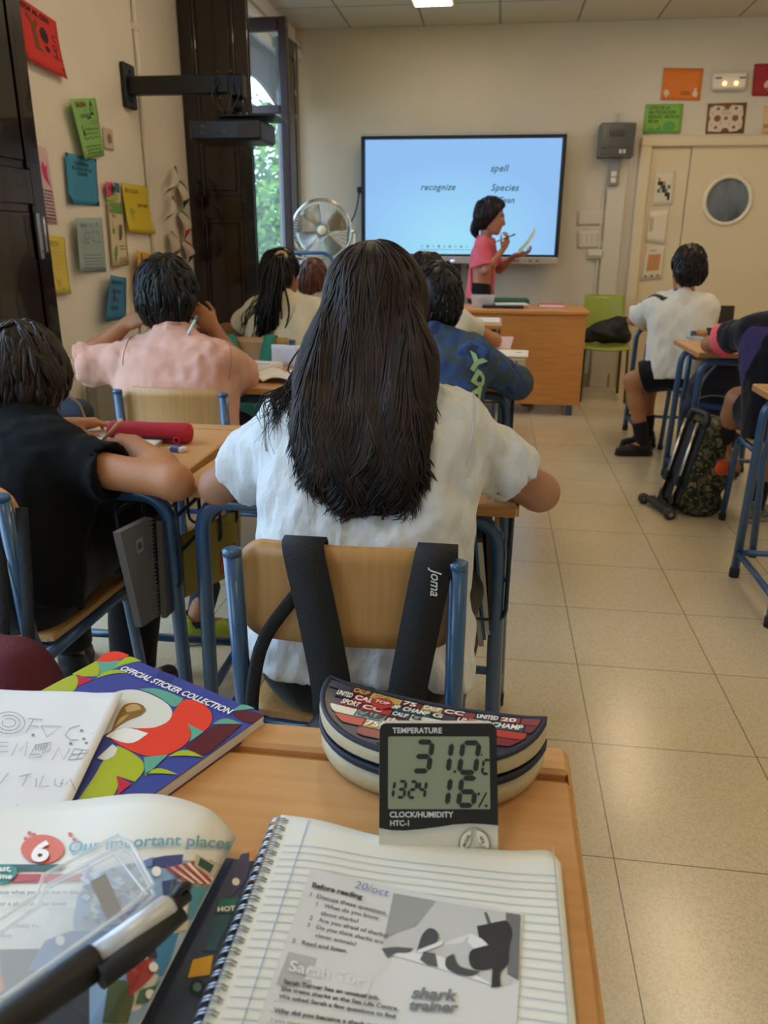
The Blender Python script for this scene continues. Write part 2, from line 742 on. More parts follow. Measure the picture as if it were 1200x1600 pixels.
# baseboards and ducts
b = MB()
for x0, x1 in ((XL, 1.04),):
    b.box(((x0 + x1) / 2, YB - .01, .06), (x1 - x0, .02, .12), bev=.004)
struct(b.build('baseboard_front', mat('grey_terrazzo_skirting', '#9a8a70', .4, var=.2, vscale=60)))
b = MB()
b.box((XL + .01, (YB + YR) / 2, .06), (.02, YB - YR, .12), bev=.004)
struct(b.build('baseboard_left', mat('grey_terrazzo_skirting', '#9a8a70')))
b = MB()
b.box((XL + .03, (4.64 + YB) / 2, 2.66), (.06, YB - 4.64, .035), bev=.004)
b.box((XL + .02, (4.64 + YB) / 2, 2.735), (.04, YB - 4.64, .03), bev=.004)
struct(b.build('trim_1', M['white_plastic']))           # white cable trunking above the window
b = MB()
b.box((.945, YB - .02, 1.05), (.15, .04, 2.1), bev=.005)
b.box((.845, YB - .008, .85), (.02, .016, 1.55), bev=.002)
struct(b.build('trim_2', m_wall))                        # pilaster and duct left of the door
b = MB()
b.tube([(XL + .012, 3.985, ZC), (XL + .012, 3.975, 1.9), (XL + .012, 3.97, .1)], .010, 8)
b.box((XL + .012, 3.98, 2.15), (.024, .04, .03))
struct(b.build('trim_3', m_wall2))                       # painted conduit pipe on the left wall

# windows of the left wall -------------------------------------------------
def win_frame(n, y0, y1, z0, z1, mull=None):
    b = MB()
    x = XL - .085
    d = .05
    for yy in (y0 + .03, y1 - .03):
        b.box((x, yy, (z0 + z1) / 2), (d, .06, z1 - z0), bev=.006)
    for zz in (z0 + .03, z1 - .03):
        b.box((x, (y0 + y1) / 2, zz), (d, y1 - y0, .06), bev=.006)
    if mull:
        b.box((x, mull, (z0 + z1) / 2), (d, .07, z1 - z0), bev=.006)
    o = struct(b.build('window_%d' % n, M['frame_wood']))
    s = MB()
    s.box((XL - .03, (y0 + y1) / 2, z0 - .015), (.16, y1 - y0 + .1, .03), bev=.006)
    s.build('window_sill', mat('stone_sill', '#b5aa98', .5), o)
    return o


w1 = win_frame(1, *WINS[0], mull=5.50)
win_frame(2, *WINS[1], mull=1.4)
win_frame(3, *WINS[2], mull=-1.6)
# arched wooden head board of the far half of the window
b = MB()
arc = [(5.53, 2.52), (6.91, 2.52), (6.91, 2.22)] + [(6.91 - 1.38 * t, 2.22 + .12 * sin(pi * t)) for t in np.linspace(.1, .9, 8)] + [(5.53, 2.22)]
b.prism(arc, (XL - .10, 0, 0), (0, 1, 0), (0, 0, 1), .03)
b.build('arched_board', mat('reddish_board', '#5a2a1e', .45), w1)

glass = mat('window_glass', '#f4fbf6', 0.02, trans=0.0, alpha=0.10, spec=0.6)


def sash(y, z0, z1, x0, x1, ang, name='casement_sash'):
    """open casement hinged at (x0,y), swung ang from the +X direction"""
    t = thing(name, 'brown wooden casement sash of the window standing open into the room', 'window sash', (x0, y, 0), ang)
    w = x1 - x0
    b = MB()
    for xx in (.03, w - .03):
        b.box((xx, 0, (z0 + z1) / 2), (.06, .045, z1 - z0), bev=.006)
    for zz, h in ((z0 + .05, .1), (2.03, .05), (z1 - .04, .08)):
        b.box((w / 2, 0, zz), (w - .121, .04, h), bev=.005)
    b.build('frame', M['frame_wood'], t)
    for a, c in ((z0 + .1, 2.005), (2.055, z1 - .08)):
        g = MB()
        g.box((w / 2, 0, (a + c) / 2), (w - .121, .006, c - a))
        g.build('pane', glass, t)
    return t


sash(5.60, .56, 2.56, XL + .01, XL + .335, radians(-2))


def shutter(loc, ang, w, z0, z1, label, th=.04):
    t = thing('window_shutter', label, 'shutter', loc, ang)
    b = MB()
    st = .075
    b.box((w / 2, 0, (z0 + z1) / 2), (w, th * .55, z1 - z0))
    for xx in (st / 2, w - st / 2):
        b.box((xx, 0, (z0 + z1) / 2), (st, th, z1 - z0), bev=.004)
    rails = [z0 + .06, z0 + (z1 - z0) * .48, z1 - .06]
    for zz in rails:
        b.box((w / 2, 0, zz), (w - 2 * st, th, .12), bev=.004)
    b.build('leaf', M['shutter'], t)
    p = MB()
    for a, c in zip(rails[:-1], rails[1:]):
        for sgn in (-1, 1):
            p.box((w / 2, sgn * th * .32, (a + c) / 2), (w - 2 * st - .05, th * .2, c - a - .12 - .05), bev=.004)
            for xx in (st + .008, w - st - .008):
                p.box((xx, sgn * th * .42, (a + c) / 2), (.014, th * .25, c - a - .12), bev=.003)
    p.build('moulded_panel', M['shutter'], t)
    return t, w


t, w = shutter((XL + .005, 4.56, 0), radians(0), .375, .14, 2.74, 'dark varnished shutter leaf standing out from the wall beside the projector arm')
k = MB()
k.tube([(.06, -.03, 1.52), (.06, -.055, 1.50), (.06, -.055, 1.44)], .008, 8)
k.build('handle', M['black_plastic'], t)
t, w = shutter((XL + .045, 6.44, 0), radians(86), .42, .14, 2.68, 'dark varnished shutter leaf folded back by the corner near the fan')
t, w = shutter((XL + .029, 2.455, 0), radians(90), .488, .14, 2.74, 'dark varnished shutter leaf folded back at left edge beside the posters')
k = MB()
k.box((.40, -.03, 1.22), (.02, .015, .16), bev=.003)
k.tube([(.40, -.03, 1.17), (.40, -.055, 1.165), (.40, -.055, 1.29)], .005, 8)
k.build('latch', M['steel'], t)

# door -------------------------------------------------------------------
m_door = mat('cream_door_paint', '#d9c7a3', 0.5, var=.04, vscale=2)
b = MB()
b.box((1.145, YB - .03, .975), (.09, .06, 1.95), bev=.008)
b.box((2.55, YB - .03, .975), (.09, .06, 1.95), bev=.008)
b.box((1.8475, YB - .03, 1.987), (1.495, .06, .078), bev=.008)
d = struct(b.build('door_1', m_door))
b = MB()
b.box((1.345, YB - .012, .975), (.305, .022, 1.94), bev=.003)
b.build('side_panel', m_door, d)
b = MB()
_x0, _x1, _z0, _z1 = 1.505 - 1.83, 2.50 - 1.83, .01 - 1.548, 1.948 - 1.548
_an = sorted(list(np.linspace(-pi, pi, 40, endpoint=False)) + [math.atan2(_z, _x) for _x in (_x0, _x1) for _z in (_z0, _z1)])
P = [(.175 * cos(a), .175 * sin(a)) for a in _an]
# leaf with a round hole: build as ring strips
cx, cz = 1.83, 1.548
outer = []
for x, z in P:
    a = math.atan2(z, x)
    x0, x1, z0, z1 = 1.505 - cx, 2.50 - cx, .01 - cz, 1.948 - cz
    tt = min([q for q in ((x1 / cos(a)) if cos(a) > 1e-9 else 9e9, (x0 / cos(a)) if cos(a) < -1e-9 else 9e9,
                          (z1 / sin(a)) if sin(a) > 1e-9 else 9e9, (z0 / sin(a)) if sin(a) < -1e-9 else 9e9)])
    outer.append((cos(a) * tt, sin(a) * tt))
inn = [V3(cx + x, YB - .026, cz + z) for x, z in P]
out = [V3(cx + x, YB - .026, cz + z) for x, z in outer]
out2 = [q + V3(0, .02, 0) for q in out]
inn2 = [q + V3(0, .02, 0) for q in inn]
b.loft([inn, out, out2, inn2], cap=False, closed=True, sm=False)
b.box((1.84 - .33, YB - .016, .5), (.01, .02, .96))
leaf = b.build('door_leaf', m_door, d)
b = MB()
ang = np.linspace(0, 2 * pi, 40, endpoint=False)
for r0, r1 in ((.165, .195),):
    rings = []
    for rr, yy in ((r0, YB - .005), (r0, YB - .038), (r1, YB - .038), (r1, YB - .026)):
        rings.append([V3(cx + rr * cos(a), yy, cz + rr * sin(a)) for a in ang])
    b.loft(rings, cap=False)
b.build('porthole_ring', mat('cream_ring', '#e2d5b8', .4), leaf)
b = MB()
b.lathe([(.168, 0), (.168, .004)], (cx, YB - .006, cz), (0, -1, 0), 40)
b.build('porthole_glass', mat('dark_corridor_glass', '#41454a', .08, hex2='#7d848c', vscale=5, stretch=(1, 1, .4), spec=.8), leaf)
b = MB()
b.box((1.6, YB - .04, 1.02), (.03, .02, .16), bev=.004)
b.tube([(1.6, YB - .05, 1.05), (1.6, YB - .09, 1.05), (1.72, YB - .09, 1.05)], .009, 8)
b.build('door_handle', M['steel'], leaf)

# ceiling luminaires -------------------------------------------------------
m_lamp = mat('lamp_warm', '#ffe8c4', .5, emit=PANEL_GLOW['lit'])
m_lamp_dim = mat('lamp_warm_dim', '#ffeac6', .5, emit=PANEL_GLOW['dim'])
for i, (x, y) in enumerate([(-.545, 5.92), (1.27, 5.72), (1.27, 3.6), (1.27, 1.0), (3.0, 5.2), (3.0, 2.4), (1.27, -1.5), (-.545, 3.1), (-.545, .4)]):
    lb = ['ceiling light over the front left of the room, nearest the screen', 'ceiling light above the aisle before the door',
          'ceiling light above the aisle and the trolley bag', 'ceiling light above the front of the aisle', 'ceiling light far right before the door wall',
          'ceiling light far right over the right desks', 'ceiling light behind the camera', 'ceiling light above the window-side desks', 'ceiling light above the nearest desks'][i]
    t = thing('ceiling_light', lb, 'ceiling light', (x, y, ZC), 0, 'ceiling lights')
    f = MB()
    f.box((0, 0, -.012), (.30, 1.24, .024), bev=.004)
    f.build('frame', M['white_plastic'], t)
    f = MB()
    f.box((-.068, 0, -.027), (.125, 1.18, .008))
    f.box((.068, 0, -.027), (.125, 1.18, .008))
    f.build('diffuser', m_lamp_dim if x < 0 else m_lamp, t)

# garden seen through the window ----------------------------------------------
def leafy(name, label, c, rad, n, seed, hexes, trunk_h):
    t = thing(name, label, 'tree', (c[0], c[1], c[2] - trunk_h), 0, 'garden trees outside')
    g = np.random.default_rng(seed)
    b = MB()
    blobs = [(g.normal(0, .5, 3) * np.array(rad) * .75, g.uniform(.35, .6)) for _ in range(14)]
    for i in range(n):
        bc, br = blobs[g.integers(len(blobs))]
        d = unit(g.normal(0, 1, 3))
        p = bc + d * br * np.array(rad) * g.uniform(.75, 1.0) + V3(0, 0, trunk_h)
        s = g.uniform(.05, .11)
        a = unit(g.normal(0, 1, 3) + d)
        u = unit(np.cross(a, g.normal(0, 1, 3)))
        w = np.cross(a, u)
        b.add([p - u * s, p - w * s * .45 + a * s * .15, p + u * s, p + w * s * .45 + a * s * .15], [[0, 1, 2, 3]], int(g.integers(len(hexes))))
    b.build('foliage', [mat('leaf_' + h, '#' + h, .55) for h in hexes], t)
    k = MB()
    k.tube([(0, 0, 0), (.05, 0, trunk_h * .6), (0, .05, trunk_h + rad[2] * .3)], [.13, .1, .05], 8)
    k.build('trunk', mat('bark', '#5b4a38', .9), t)


leafy('garden_tree', 'bright green leafy tree in the garden, filling the lower window view', (-4.0, 13.0, 1.2), (1.9, 1.6, 1.7), 7500, 3, ['4a7a1e', '638f2a', '35601a', '24481a'], 2.6)
leafy('garden_tree', 'tall pale tree farther out behind the window tree', (-7.0, 19.0, 3.4), (2.6, 2.2, 2.4), 4200, 5, ['53783c', '44683a', '6c8c52', '335430'], 4.5)
leafy('garden_tree', 'dark low bush beside the window, at bottom of the garden view', (-3.3, 9.6, .1), (.9, .9, .9), 2600, 8, ['3a6424', '55852c', '1f4418'], 1.2)
b = MB()
b.box((-9.5, 8, -1.6), (14, 40, .1))
struct(b.build('ground', mat('garden_ground', '#6f7a4a', .95, var=.3, vscale=3)))
# ------------------------------------------------------------------ school desks and chairs
DZ = 0.73          # desk top height
DW, DD = 0.70, 0.53


def make_desk(name, label, loc, rz=0, group='student desks in rows'):
    """origin: floor under the middle of the near edge; the sitter is at -Y"""
    t = thing(name, label, 'desk', (loc[0], loc[1], 0), rz, group)
    hw = DW / 2
    b = MB()
    # top with a pencil groove towards the far edge
    b.box((0, (DD - .05) / 2, DZ - .011), (DW, DD - .05, .022), 0, bev=.004)
    b.box((0, DD - .046, DZ - .015), (DW, .012, .014), 1)
    b.box((0, DD - .02, DZ - .010), (DW, .04, .024), 0, bev=.004)
    b.build('tabletop', [M['wood'], M['wood_edge']], t)
    e = MB()
    e.box((0, -.001, DZ - .012), (DW - .012, .004, .020), 0)
    for sx in (-1, 1):
        e.box((sx * hw, DD / 2, DZ - .012), (.003, DD - .012, .020), 0)
    e.build('edge_band', M['wood_edge'], t)
    r = .0165
    for y, nm in ((.045, 'near'), (DD - .065, 'far')):
        f = MB()
        xs = hw - .035
        f.tube(bend([(-xs - .012, y, .012), (-xs, y, DZ - .045), (xs, y, DZ - .045), (xs + .012, y, .012)], .07, 7), r, 10)
        if nm == 'far':
            f.tube([(-xs, y, .10), (xs, y, .10)], .012, 8)
        f.build('leg_frame', M['blue_metal'], t)
        for sx in (-1, 1):
            c = MB()
            c.lathe([(.0185, 0), (.0185, .035)], (sx * (xs + .012), y, 0), n=10)
            c.build('foot_cap', M['rubber'], t)
    for sx in (-1, 1):
        f = MB()
        f.tube([(sx * (hw - .025), .045, .10), (sx * (hw - .025), DD - .065, .10)], .012, 8)
        f.build('side_rail', M['blue_metal'], t)
    # wire basket under the right end of the top
    for sx in (1,):
        w = MB()
        xo, xi = sx * (hw - .012), sx * (hw - .150)
        y0, y1, z0, z1 = .035, DD - .075, .47, DZ - .03
        for y in np.linspace(y0, y1, 4):
            w.tube(bend([(xo, y, z1), (xo, y, z0), (xi, y, z0), (xi, y, z1)], .025, 4), .0045, 6)
        for z in (z0 + .085, z0 + .17):
            for x in (xo, xi):
                w.tube([(x, y0, z), (x, y1, z)], .0048, 6)
        for x in (xo + (xi - xo) * .25, xo + (xi - xo) * .75):
            w.tube([(x, y0, z0), (x, y1, z0)], .0032, 6)
        w.build('book_basket', M['dark_wire'], t)
    return t


def ply_back(w, z0, z1, depth=.018, th=.011):
    """curved plywood backrest, centre recessed towards -Y"""
    def fn(u, v):
        x = (u - .5) * w
        zc, hz, hx = (z0 + z1) / 2, (z1 - z0) / 2, w / 2
        # rounded corners: shrink z range near the ends
        r = .045
        ex = max(0, abs(x) - (hx - r))
        cut = r - math.sqrt(max(0, r * r - ex * ex))
        z = zc + (v - .5) * 2 * (hz - cut)
        return V3(x, -depth * cos(pi * (u - .5)) + .004 * sin(pi * v), z)
    b = MB()
    us = np.concatenate([np.linspace(0, .12, 9), np.linspace(.14, .86, 15), np.linspace(.88, 1, 9)])
    f2 = lambda u, v: fn(np.interp(u, np.linspace(0, 1, len(us)), us), v)
    b.surf(f2, len(us) - 1, 6, 0, th)
    return b


def make_chair(name, label, loc, rz=0, group='student chairs', w=.345, ztop=.772):
    """origin: floor under the backrest; sitter faces +Y"""
    t = thing(name, label, 'chair', (loc[0], loc[1], 0), rz, group)
    bk = ply_back(w, ztop - .165, ztop)
    o = bk.build('backrest', M['ply'], t)
    hw = w / 2 - .001
    seat = MB()

    def sf(u, v):
        x = (u - .5) * (w + .02)
        y = .045 + v * .375
        r = .05
        ey = max(0, v * .375 - (.375 - r))
        x *= 1 - .12 * (ey / r) ** 2
        return V3(x, y, .425 + .012 * (2 * u - 1) ** 2 - .02 * max(0, (v - .8) / .2) ** 2 + .015 * max(0, .25 - v))
    seat.surf(sf, 12, 14, 0, .011)
    seat.build('seat', M['ply'], t)
    for sx in (-1, 1):
        f = MB()
        x = sx * hw
        f.tube(bend([(x, -.026, ztop - .012), (x, -.010, .46), (x, .02, .40), (x * 1.02, -.05, .012)], .05, 6), .0145, 10)
        f.tube(bend([(x, .02, .40), (x, .36, .405), (x * 1.02, .41, .012)], .05, 7), .0135, 10)
        f.build('side_frame', M['blue_metal'], t)
        for y in (-.05, .41):
            c = MB()
            c.lathe([(.016, 0), (.016, .03)], (x * 1.02, y, 0), n=10)
            c.build('foot_cap', M['rubber'], t)
        c = MB()
        c.lathe([(.0152, -.004), (.0152, .004), (.010, .007)], (x, -.027, ztop - .012), n=10)
        c.build('tube_plug', M['blue_metal'], t)
    f = MB()
    for y in (.06, .33):
        f.tube([(-hw, y, .40), (hw, y, .405)], .011, 8)
    f.build('cross_tube', M['blue_metal'], t)
    return t


# aisle desks, from the camera forwards
DESKS = {}
DESKS['front'] = make_desk('student_desk', 'desk nearest the camera, bearing the open notebook and the thermometer', (-.257, .15), 0)
DESKS['girl'] = make_desk('student_desk', 'desk of the long-haired girl in white, right end by the aisle', (-.285, 1.455), radians(-2.5))
DESKS['camo'] = make_desk('student_desk', 'desk with a pale spiral notebook before the boy in blue camouflage', (-.255, 2.80), radians(-1))
DESKS['pink'] = make_desk('student_desk', 'desk with a pink sheet, beside the corner of the teacher desk', (-.262, 3.80), 0)
DESKS['white'] = make_desk('student_desk', 'front row desk with white papers touching the teacher desk', (-.30, 4.95), 0)
# window side
DESKS['blackboy'] = make_desk('student_desk', 'desk with a red pencil case in front of the black t-shirt', (-1.0, 1.49), radians(1))
DESKS['peach'] = make_desk('student_desk', 'window-side desk with open books before the peach t-shirt', (-.975, 2.60), 0)
DESKS['pony'] = make_desk('student_desk', 'window-side desk in front of the girl with a ponytail', (-.985, 4.10), 0)
DESKS['brown'] = make_desk('student_desk', 'front window-side desk hidden behind the brown-haired child', (-1.07, 5.25), 0)
# door side
DESKS['r1'] = make_desk('student_desk', 'empty desk at the right edge, nearest of the door-side desks', (1.29, 2.46), 0)
DESKS['r2'] = make_desk('student_desk', 'door-side desk where the person in navy rests an arm', (1.30, 3.86), 0)
DESKS['r3'] = make_desk('student_desk', 'farthest door-side desk, before the boy in the white t-shirt', (1.255, 4.98), 0)
DESKS['left'] = make_desk('student_desk', 'desk under the drawn white paper at the left edge', (-.965, .155), 0)

CH = {}
CH['girl'] = make_chair('school_chair', 'chair of the long-haired girl with black straps over its backrest', (-.205, 1.09), 0)
CH['black'] = make_chair('school_chair', 'chair at the left edge under the black t-shirt', (-1.045, 1.29), radians(-3))
CH['peach'] = make_chair('school_chair', 'pale chair back behind the peach t-shirt', (-.985, 2.33), 0)
CH['pony'] = make_chair('school_chair', 'chair with teal straps behind the ponytail girl', (-1.13, 3.72), 0, w=.37)
CH['camo'] = make_chair('school_chair', 'chair of the boy in blue camouflage, half hidden by long hair', (-.30, 2.42), 0)
CH['pink'] = make_chair('school_chair', 'chair behind the arm with a white cuff', (-.33, 3.48), 0)
CH['brown'] = make_chair('school_chair', 'chair of the brown-haired child near the fan', (-1.05, 4.88), 0)
CH['r3'] = make_chair('school_chair', 'chair with a dark bag strap behind the boy in the white t-shirt', (1.24, 4.52), 0)
CH['r2'] = make_chair('school_chair', 'chair under the person in navy, orange seat behind the nearest right desk', (1.27, 3.20), 0)

# ------------------------------------------------------------------ teacher desk and its things
TDX0, TDX1, TDY0, TDY1 = -.62, .655, 5.83, 6.37
t = thing('teacher_desk', 'wide orange wooden teacher desk with a closed front panel', 'desk', ((TDX0 + TDX1) / 2, (TDY0 + TDY1) / 2, 0))
hw = (TDX1 - TDX0) / 2
hd = (TDY1 - TDY0) / 2
b = MB()
b.box((0, 0, .742), (2 * hw + .03, 2 * hd + .04, .026), bev=.004)
b.build('tabletop', M['desk_orange'], t)
b = MB()
b.box((0, -hd + .012, .405), (2 * hw - .01, .02, .645), bev=.002)
b.build('front_panel', M['desk_orange'], t)
for sx in (-1, 1):
    b = MB()
    b.box((sx * (hw - .03), .012, .405), (.02, 2 * hd - .05, .645), bev=.002)
    b.build('side_panel', M['desk_orange'], t)
    for sy in (-1, 1):
        b = MB()
        b.box((sx * (hw - .07), sy * (hd - .06), .045), (.045, .04, .09), bev=.003)
        b.build('leg', M['blue_metal'], t)
b = MB()
for x in (-.12, .24):
    b.box((x, -hd + .04, .072), (.05, .03, .025))
b.build('panel_clip', M['black_plastic'], t)

TT = .756
b = MB()
b.box((0, 0, .012), (.19, .13, .024), 0, bev=.003)
b.box((0, -.001, .012), (.184, .131, .018), 1)
tag(b.build('notebook', [flat('#d8404a'), M['paper']], origin=None), 'red closed notebook on the right of the teacher desk', 'notebook').location = (.42, 6.17, TT)
b = MB()
b.box((0, 0, .010), (.30, .21, .020), bev=.006)
tag(b.build('laptop', M['black_plastic']), 'closed black laptop on the teacher desk under white papers', 'laptop').location = (.06, 6.06, TT)
b = MB()
b.box((0, 0, .003), (.24, .17, .006), 0, R=rotz(.15))
o = tag(b.build('paper_stack', M['paper']), 'white papers lying on the closed black laptop', 'paper')
o.location = (.12, 6.10, TT + .0205)
t = thing('storage_tub', 'clear plastic tub of small things on the teacher desk', 'tub', (-.09, 6.10, TT))
b = MB()
b.loft([[V3(sx * w, sy * d, z) for sx, sy in ((-1, -1), (1, -1), (1, 1), (-1, 1))] for w, d, z in ((.075, .055, 0), (.09, .065, .085), (.086, .061, .085), (.071, .051, .004))], sm=False)
b.build('tub', mat('clear_plastic', '#e8ecec', .15, alpha=.35, spec=.6), t)
b = MB()
g = np.random.default_rng(4)
for _ in range(22):
    b.box((g.uniform(-.05, .05), g.uniform(-.035, .035), g.uniform(.012, .07)), (.04, .02, .012), int(g.integers(3)), R=rotz(g.uniform(0, 3)))
b.build('contents', [flat('#b98b58'), flat('#d9d2bd'), flat('#8a6f56')], t)

# teacher chair: green padded back
t = thing('office_chair', 'green padded chair behind the teacher desk', 'chair', (.085, 6.47, 0))
b = MB()
b.box((0, .02, .62), (.37, .05, .36), bev=.02)
b.build('backrest', mat('green_fabric', '#2f5b49', .8), t)
b = MB()
b.box((0, -.2, .44), (.42, .40, .06), bev=.025)
b.build('seat', mat('green_fabric', '#2f5b49'), t)
b = MB()
b.tube(bend([(0, .045, .55), (0, .06, .42), (0, -.18, .38)], .06), .02, 8)
b.tube([(0, -.18, .40), (0, -.18, .10)], .025, 10)
b.build('column', M['black_plastic'], t)
for k in range(5):
    b = MB()
    a = k * 2 * pi / 5
    b.tube([(0, -.18, .10), (.24 * cos(a), -.18 + .24 * sin(a), .055)], .018, 8)
    b.lathe([(.0275, -.012), (.0275, .012)], (.24 * cos(a), -.18 + .24 * sin(a), .0275), (cos(a + pi / 2), sin(a + pi / 2), 0), 12)
    b.build('castor', M['black_plastic'], t)

# lime green chair by the door with a black bag on it
t = thing('plastic_chair', 'lime green plastic chair against the front wall beside the door', 'chair', (.895, 6.62, 0))
lime = mat('lime_plastic', '#96a23a', .3, spec=.5)
b = MB()


def gb(u, v):
    x = (u - .5) * .33
    return V3(x * (1 - .05 * v), .20 + .07 * v + .03 * cos(pi * (u - .5)), .50 + .31 * v)


b.surf(gb, 14, 8, 0, .008)
b.build('backrest', lime, t)
b = MB()


def gs(u, v):
    return V3((u - .5) * .36, -.2 + .42 * v, .452 - .015 * sin(pi * u) - .02 * max(0, .15 - v) / .15)


b.surf(gs, 12, 12, 0, .012)
b.build('seat', lime, t)
for sx in (-1, 1):
    b = MB()
    b.tube(bend([(sx * .175, -.19, .0), (sx * .165, -.15, .43), (sx * .165, .20, .43), (sx * .18, .26, 0)], .04), .011, 8)
    b.tube([(sx * .15, .22, .43), (sx * .14, .255, .62)], .009, 8)
    b.build('leg_frame', mat('dark_green_metal', '#3c4a2a', .4), t)

# ------------------------------------------------------------------ interactive screen
t = thing('interactive_screen', 'large lit interactive screen with handwritten words on a trolley stand', 'screen', (-.325, 7.02, 0))
sx0, sx1, sz0, sz1 = -1.142 + .325, .487 + .325, 1.105, 2.018
b = MB()
b.box(((sx0 + sx1) / 2, .03, (sz0 + sz1) / 2 - .03), (sx1 - sx0 - .01, .05, sz1 - sz0), 1, bev=.004)
for xx in (sx0, sx1):
    b.box((xx, 0, (sz0 + sz1) / 2), (.034, .05, sz1 - sz0 + .03), 0, bev=.006)
b.box(((sx0 + sx1) / 2, 0, sz1), (sx1 - sx0, .05, .026), 0, bev=.006)
b.build('bezel', [mat('navy_bezel', '#131a26', .35), M['black_plastic']], t)
b = MB()
b.box(((sx0 + sx1) / 2, 0, sz1 + .022), (sx1 - sx0 + .034, .055, .018), bev=.003)
b.box(((sx0 + sx1) / 2, -.002, sz0 - .035), (sx1 - sx0 + .034, .06, .058), bev=.006)
b.build('trim_bar', mat('silver_grey_plastic', '#b9b4aa', .4), t)
b = MB()
for k, x in enumerate((.42, .445, .47, .495, .60, .66)):
    b.box((x, -.033, sz0 - .036), (.016, .004, .012), 0)
b.box((-.05, -.033, sz0 - .04), (.03, .004, .014), 1)
b.build('port', [M['black_plastic'], mat('blue_led', '#9fb4ff', .4, emit=2.0)], t)


def mat_screen():
    m = bpy.data.materials.new('screen_glow')
    m.use_nodes = True
    nt = m.node_tree
    N, L = nt.nodes, nt.links
    bs = N['Principled BSDF']
    bs.inputs['Base Color'].default_value = (.02, .02, .02, 1)
    bs.inputs['Roughness'].default_value = .35
    tc = N.new('ShaderNodeTexCoord')
    mp = N.new('ShaderNodeMapping')
    mp.inputs['Location'].default_value = (0.05, 0, -1.5)
    mp.inputs['Scale'].default_value = (.85, 1, 1.25)
    L.new(tc.outputs['Object'], mp.inputs[0])
    ln = N.new('ShaderNodeVectorMath')
    ln.operation = 'LENGTH'
    L.new(mp.outputs[0], ln.inputs[0])
    r = N.new('ShaderNodeValToRGB')
    r.color_ramp.elements[0].color = lin('#9fe0fb')
    r.color_ramp.elements[0].position = .1
    r.color_ramp.elements[1].color = lin('#8fc0f6')
    r.color_ramp.elements[1].position = .8
    L.new(ln.outputs['Value'], r.inputs[0])
    L.new(r.outputs[0], bs.inputs['Emission Color'])
    bs.inputs['Emission Strength'].default_value = SCREEN_GLOW
    return m


b = MB()
b.box(((sx0 + sx1) / 2, -.004, (sz0 + sz1) / 2), (sx1 - sx0 - .034, .012, sz1 - sz0 - .026), 0)
ink = 1
o3 = V3(0, -.0106, 0)
fm = lambda u, v: V3(u, -.0106, v)


def on_screen(px, py):
    p = on_y(px, py, 7.009)
    return p[0] + .325, p[2]


def scrawl(body, px, py, size, sh=.28):
    x, z = on_screen(px, py)
    b.text(body, fm, x, z, size, 1, bold=.0010, shear=sh, sx=.95, space=1.1)


scrawl('recognize', 657, 297, .070)
scrawl('spell', 766, 268, .074)
scrawl('Species', 767, 298, .072)
scrawl('& Fean', 767, 317, .066)
x, z = on_screen(656, 389)
x1, z1 = on_screen(735, 389)
b.stroke([(x, z - .004), (x1, z - .004)], fm, .004, 2)
for k in range(9):
    xx = x + .02 + k * .047
    if k in (1, 3):
        b.poly2(rrect(xx - .009, z + .012, xx + .009, z + .032, .003), fm, 2)
    elif k % 2:
        b.poly2(circ(xx, z + .022, .009, .011, 10), fm, 2)
    else:
        b.stroke([(xx - .008, z + .014), (xx, z + .032), (xx + .008, z + .014)], fm, .005, 2)
b.build('display', [mat_screen(), mat('screen_ink', '#1f4f58', .6, emit=.15), mat('screen_icons', '#4f7d9c', .6, emit=.5)], t)
b = MB()
for x in (-.02,):
    b.box((x, .03, .60), (.085, .06, 1.1), bev=.006)
b.box((-.02, -.10, .045), (.9, .08, .05), bev=.01)
b.box((-.02, .03, .07), (.5, .08, .05), bev=.01)
b.build('stand', M['black_plastic'], t)
for sx in (-1, 1):
    b = MB()
    b.lathe([(.0225, -.012), (.0225, .012)], (sx * .4 - .02, -.10, .0225), (1, 0, 0), 12)
    b.build('castor', M['rubber'], t)
b = MB()
p0 = on_y(563, 297, 7.15)
p1 = on_y(545, 365, 7.1)
b.tube(bez([p0 + V3(0, -.035, 0), (p0 + p1) / 2 + V3(.015, -.03, 0), p1 - V3(0, .04, 0), on_y(548, 440, 7.03), (-1.1, 7.0, .3), (-.95, 7.02, .02)], 30), .006, 6)
b.box(p0 + V3(0, -.012, 0), (.05, .045, .05), bev=.01)
tag(b.build('power_cable', M['black_plastic'], origin=(-1.1, 7.1, 0), world=True), 'black cable hanging from the plug left of the screen', 'cable')
b = MB()
b.tube(bez([(-.25, 7.06, 1.02), (-.16, 7.0, .85), (-.10, 7.02, .95), (-.06, 7.03, 1.03)], 24), .006, 6)
tag(b.build('video_cable', M['black_plastic'], origin=(-.2, 7.05, .9), world=True), 'black cable looping below the bottom edge of the screen', 'cable')

# ------------------------------------------------------------------ fan
fc = on_y(503, 361, 6.35)
t = thing('floor_fan', 'round chrome floor fan in the corner left of the screen', 'fan', (fc[0], fc[1], 0))
cz = fc[2]
R_ = .232
fan_dir = unit(V3(.25, -1, .05))
U = unit(np.cross(V3(0, 0, 1), fan_dir))
W = np.cross(fan_dir, U)
cc = V3(0, 0, cz)
b = MB()
for off, rad, th in ((.0, R_, .007), (.055, R_ * .97, .004), (-.055, R_ * .97, .004)):
    ang = np.linspace(0, 2 * pi, 48, endpoint=False)
    b.tube([cc + fan_dir * off + rad * (cos(a) * U + sin(a) * W) for a in ang], th, 6, closed=True)
for s_, n in ((1, 64), (-1, 40)):
    for k in range(n):
        a = 2 * pi * k / n
        d = cos(a) * U + sin(a) * W
        b.tube(bez([cc + fan_dir * .085 * s_ + d * .035, cc + fan_dir * .082 * s_ + d * R_ * .55, cc + fan_dir * .055 * s_ + d * R_ * .97], 7), .0015, 4)
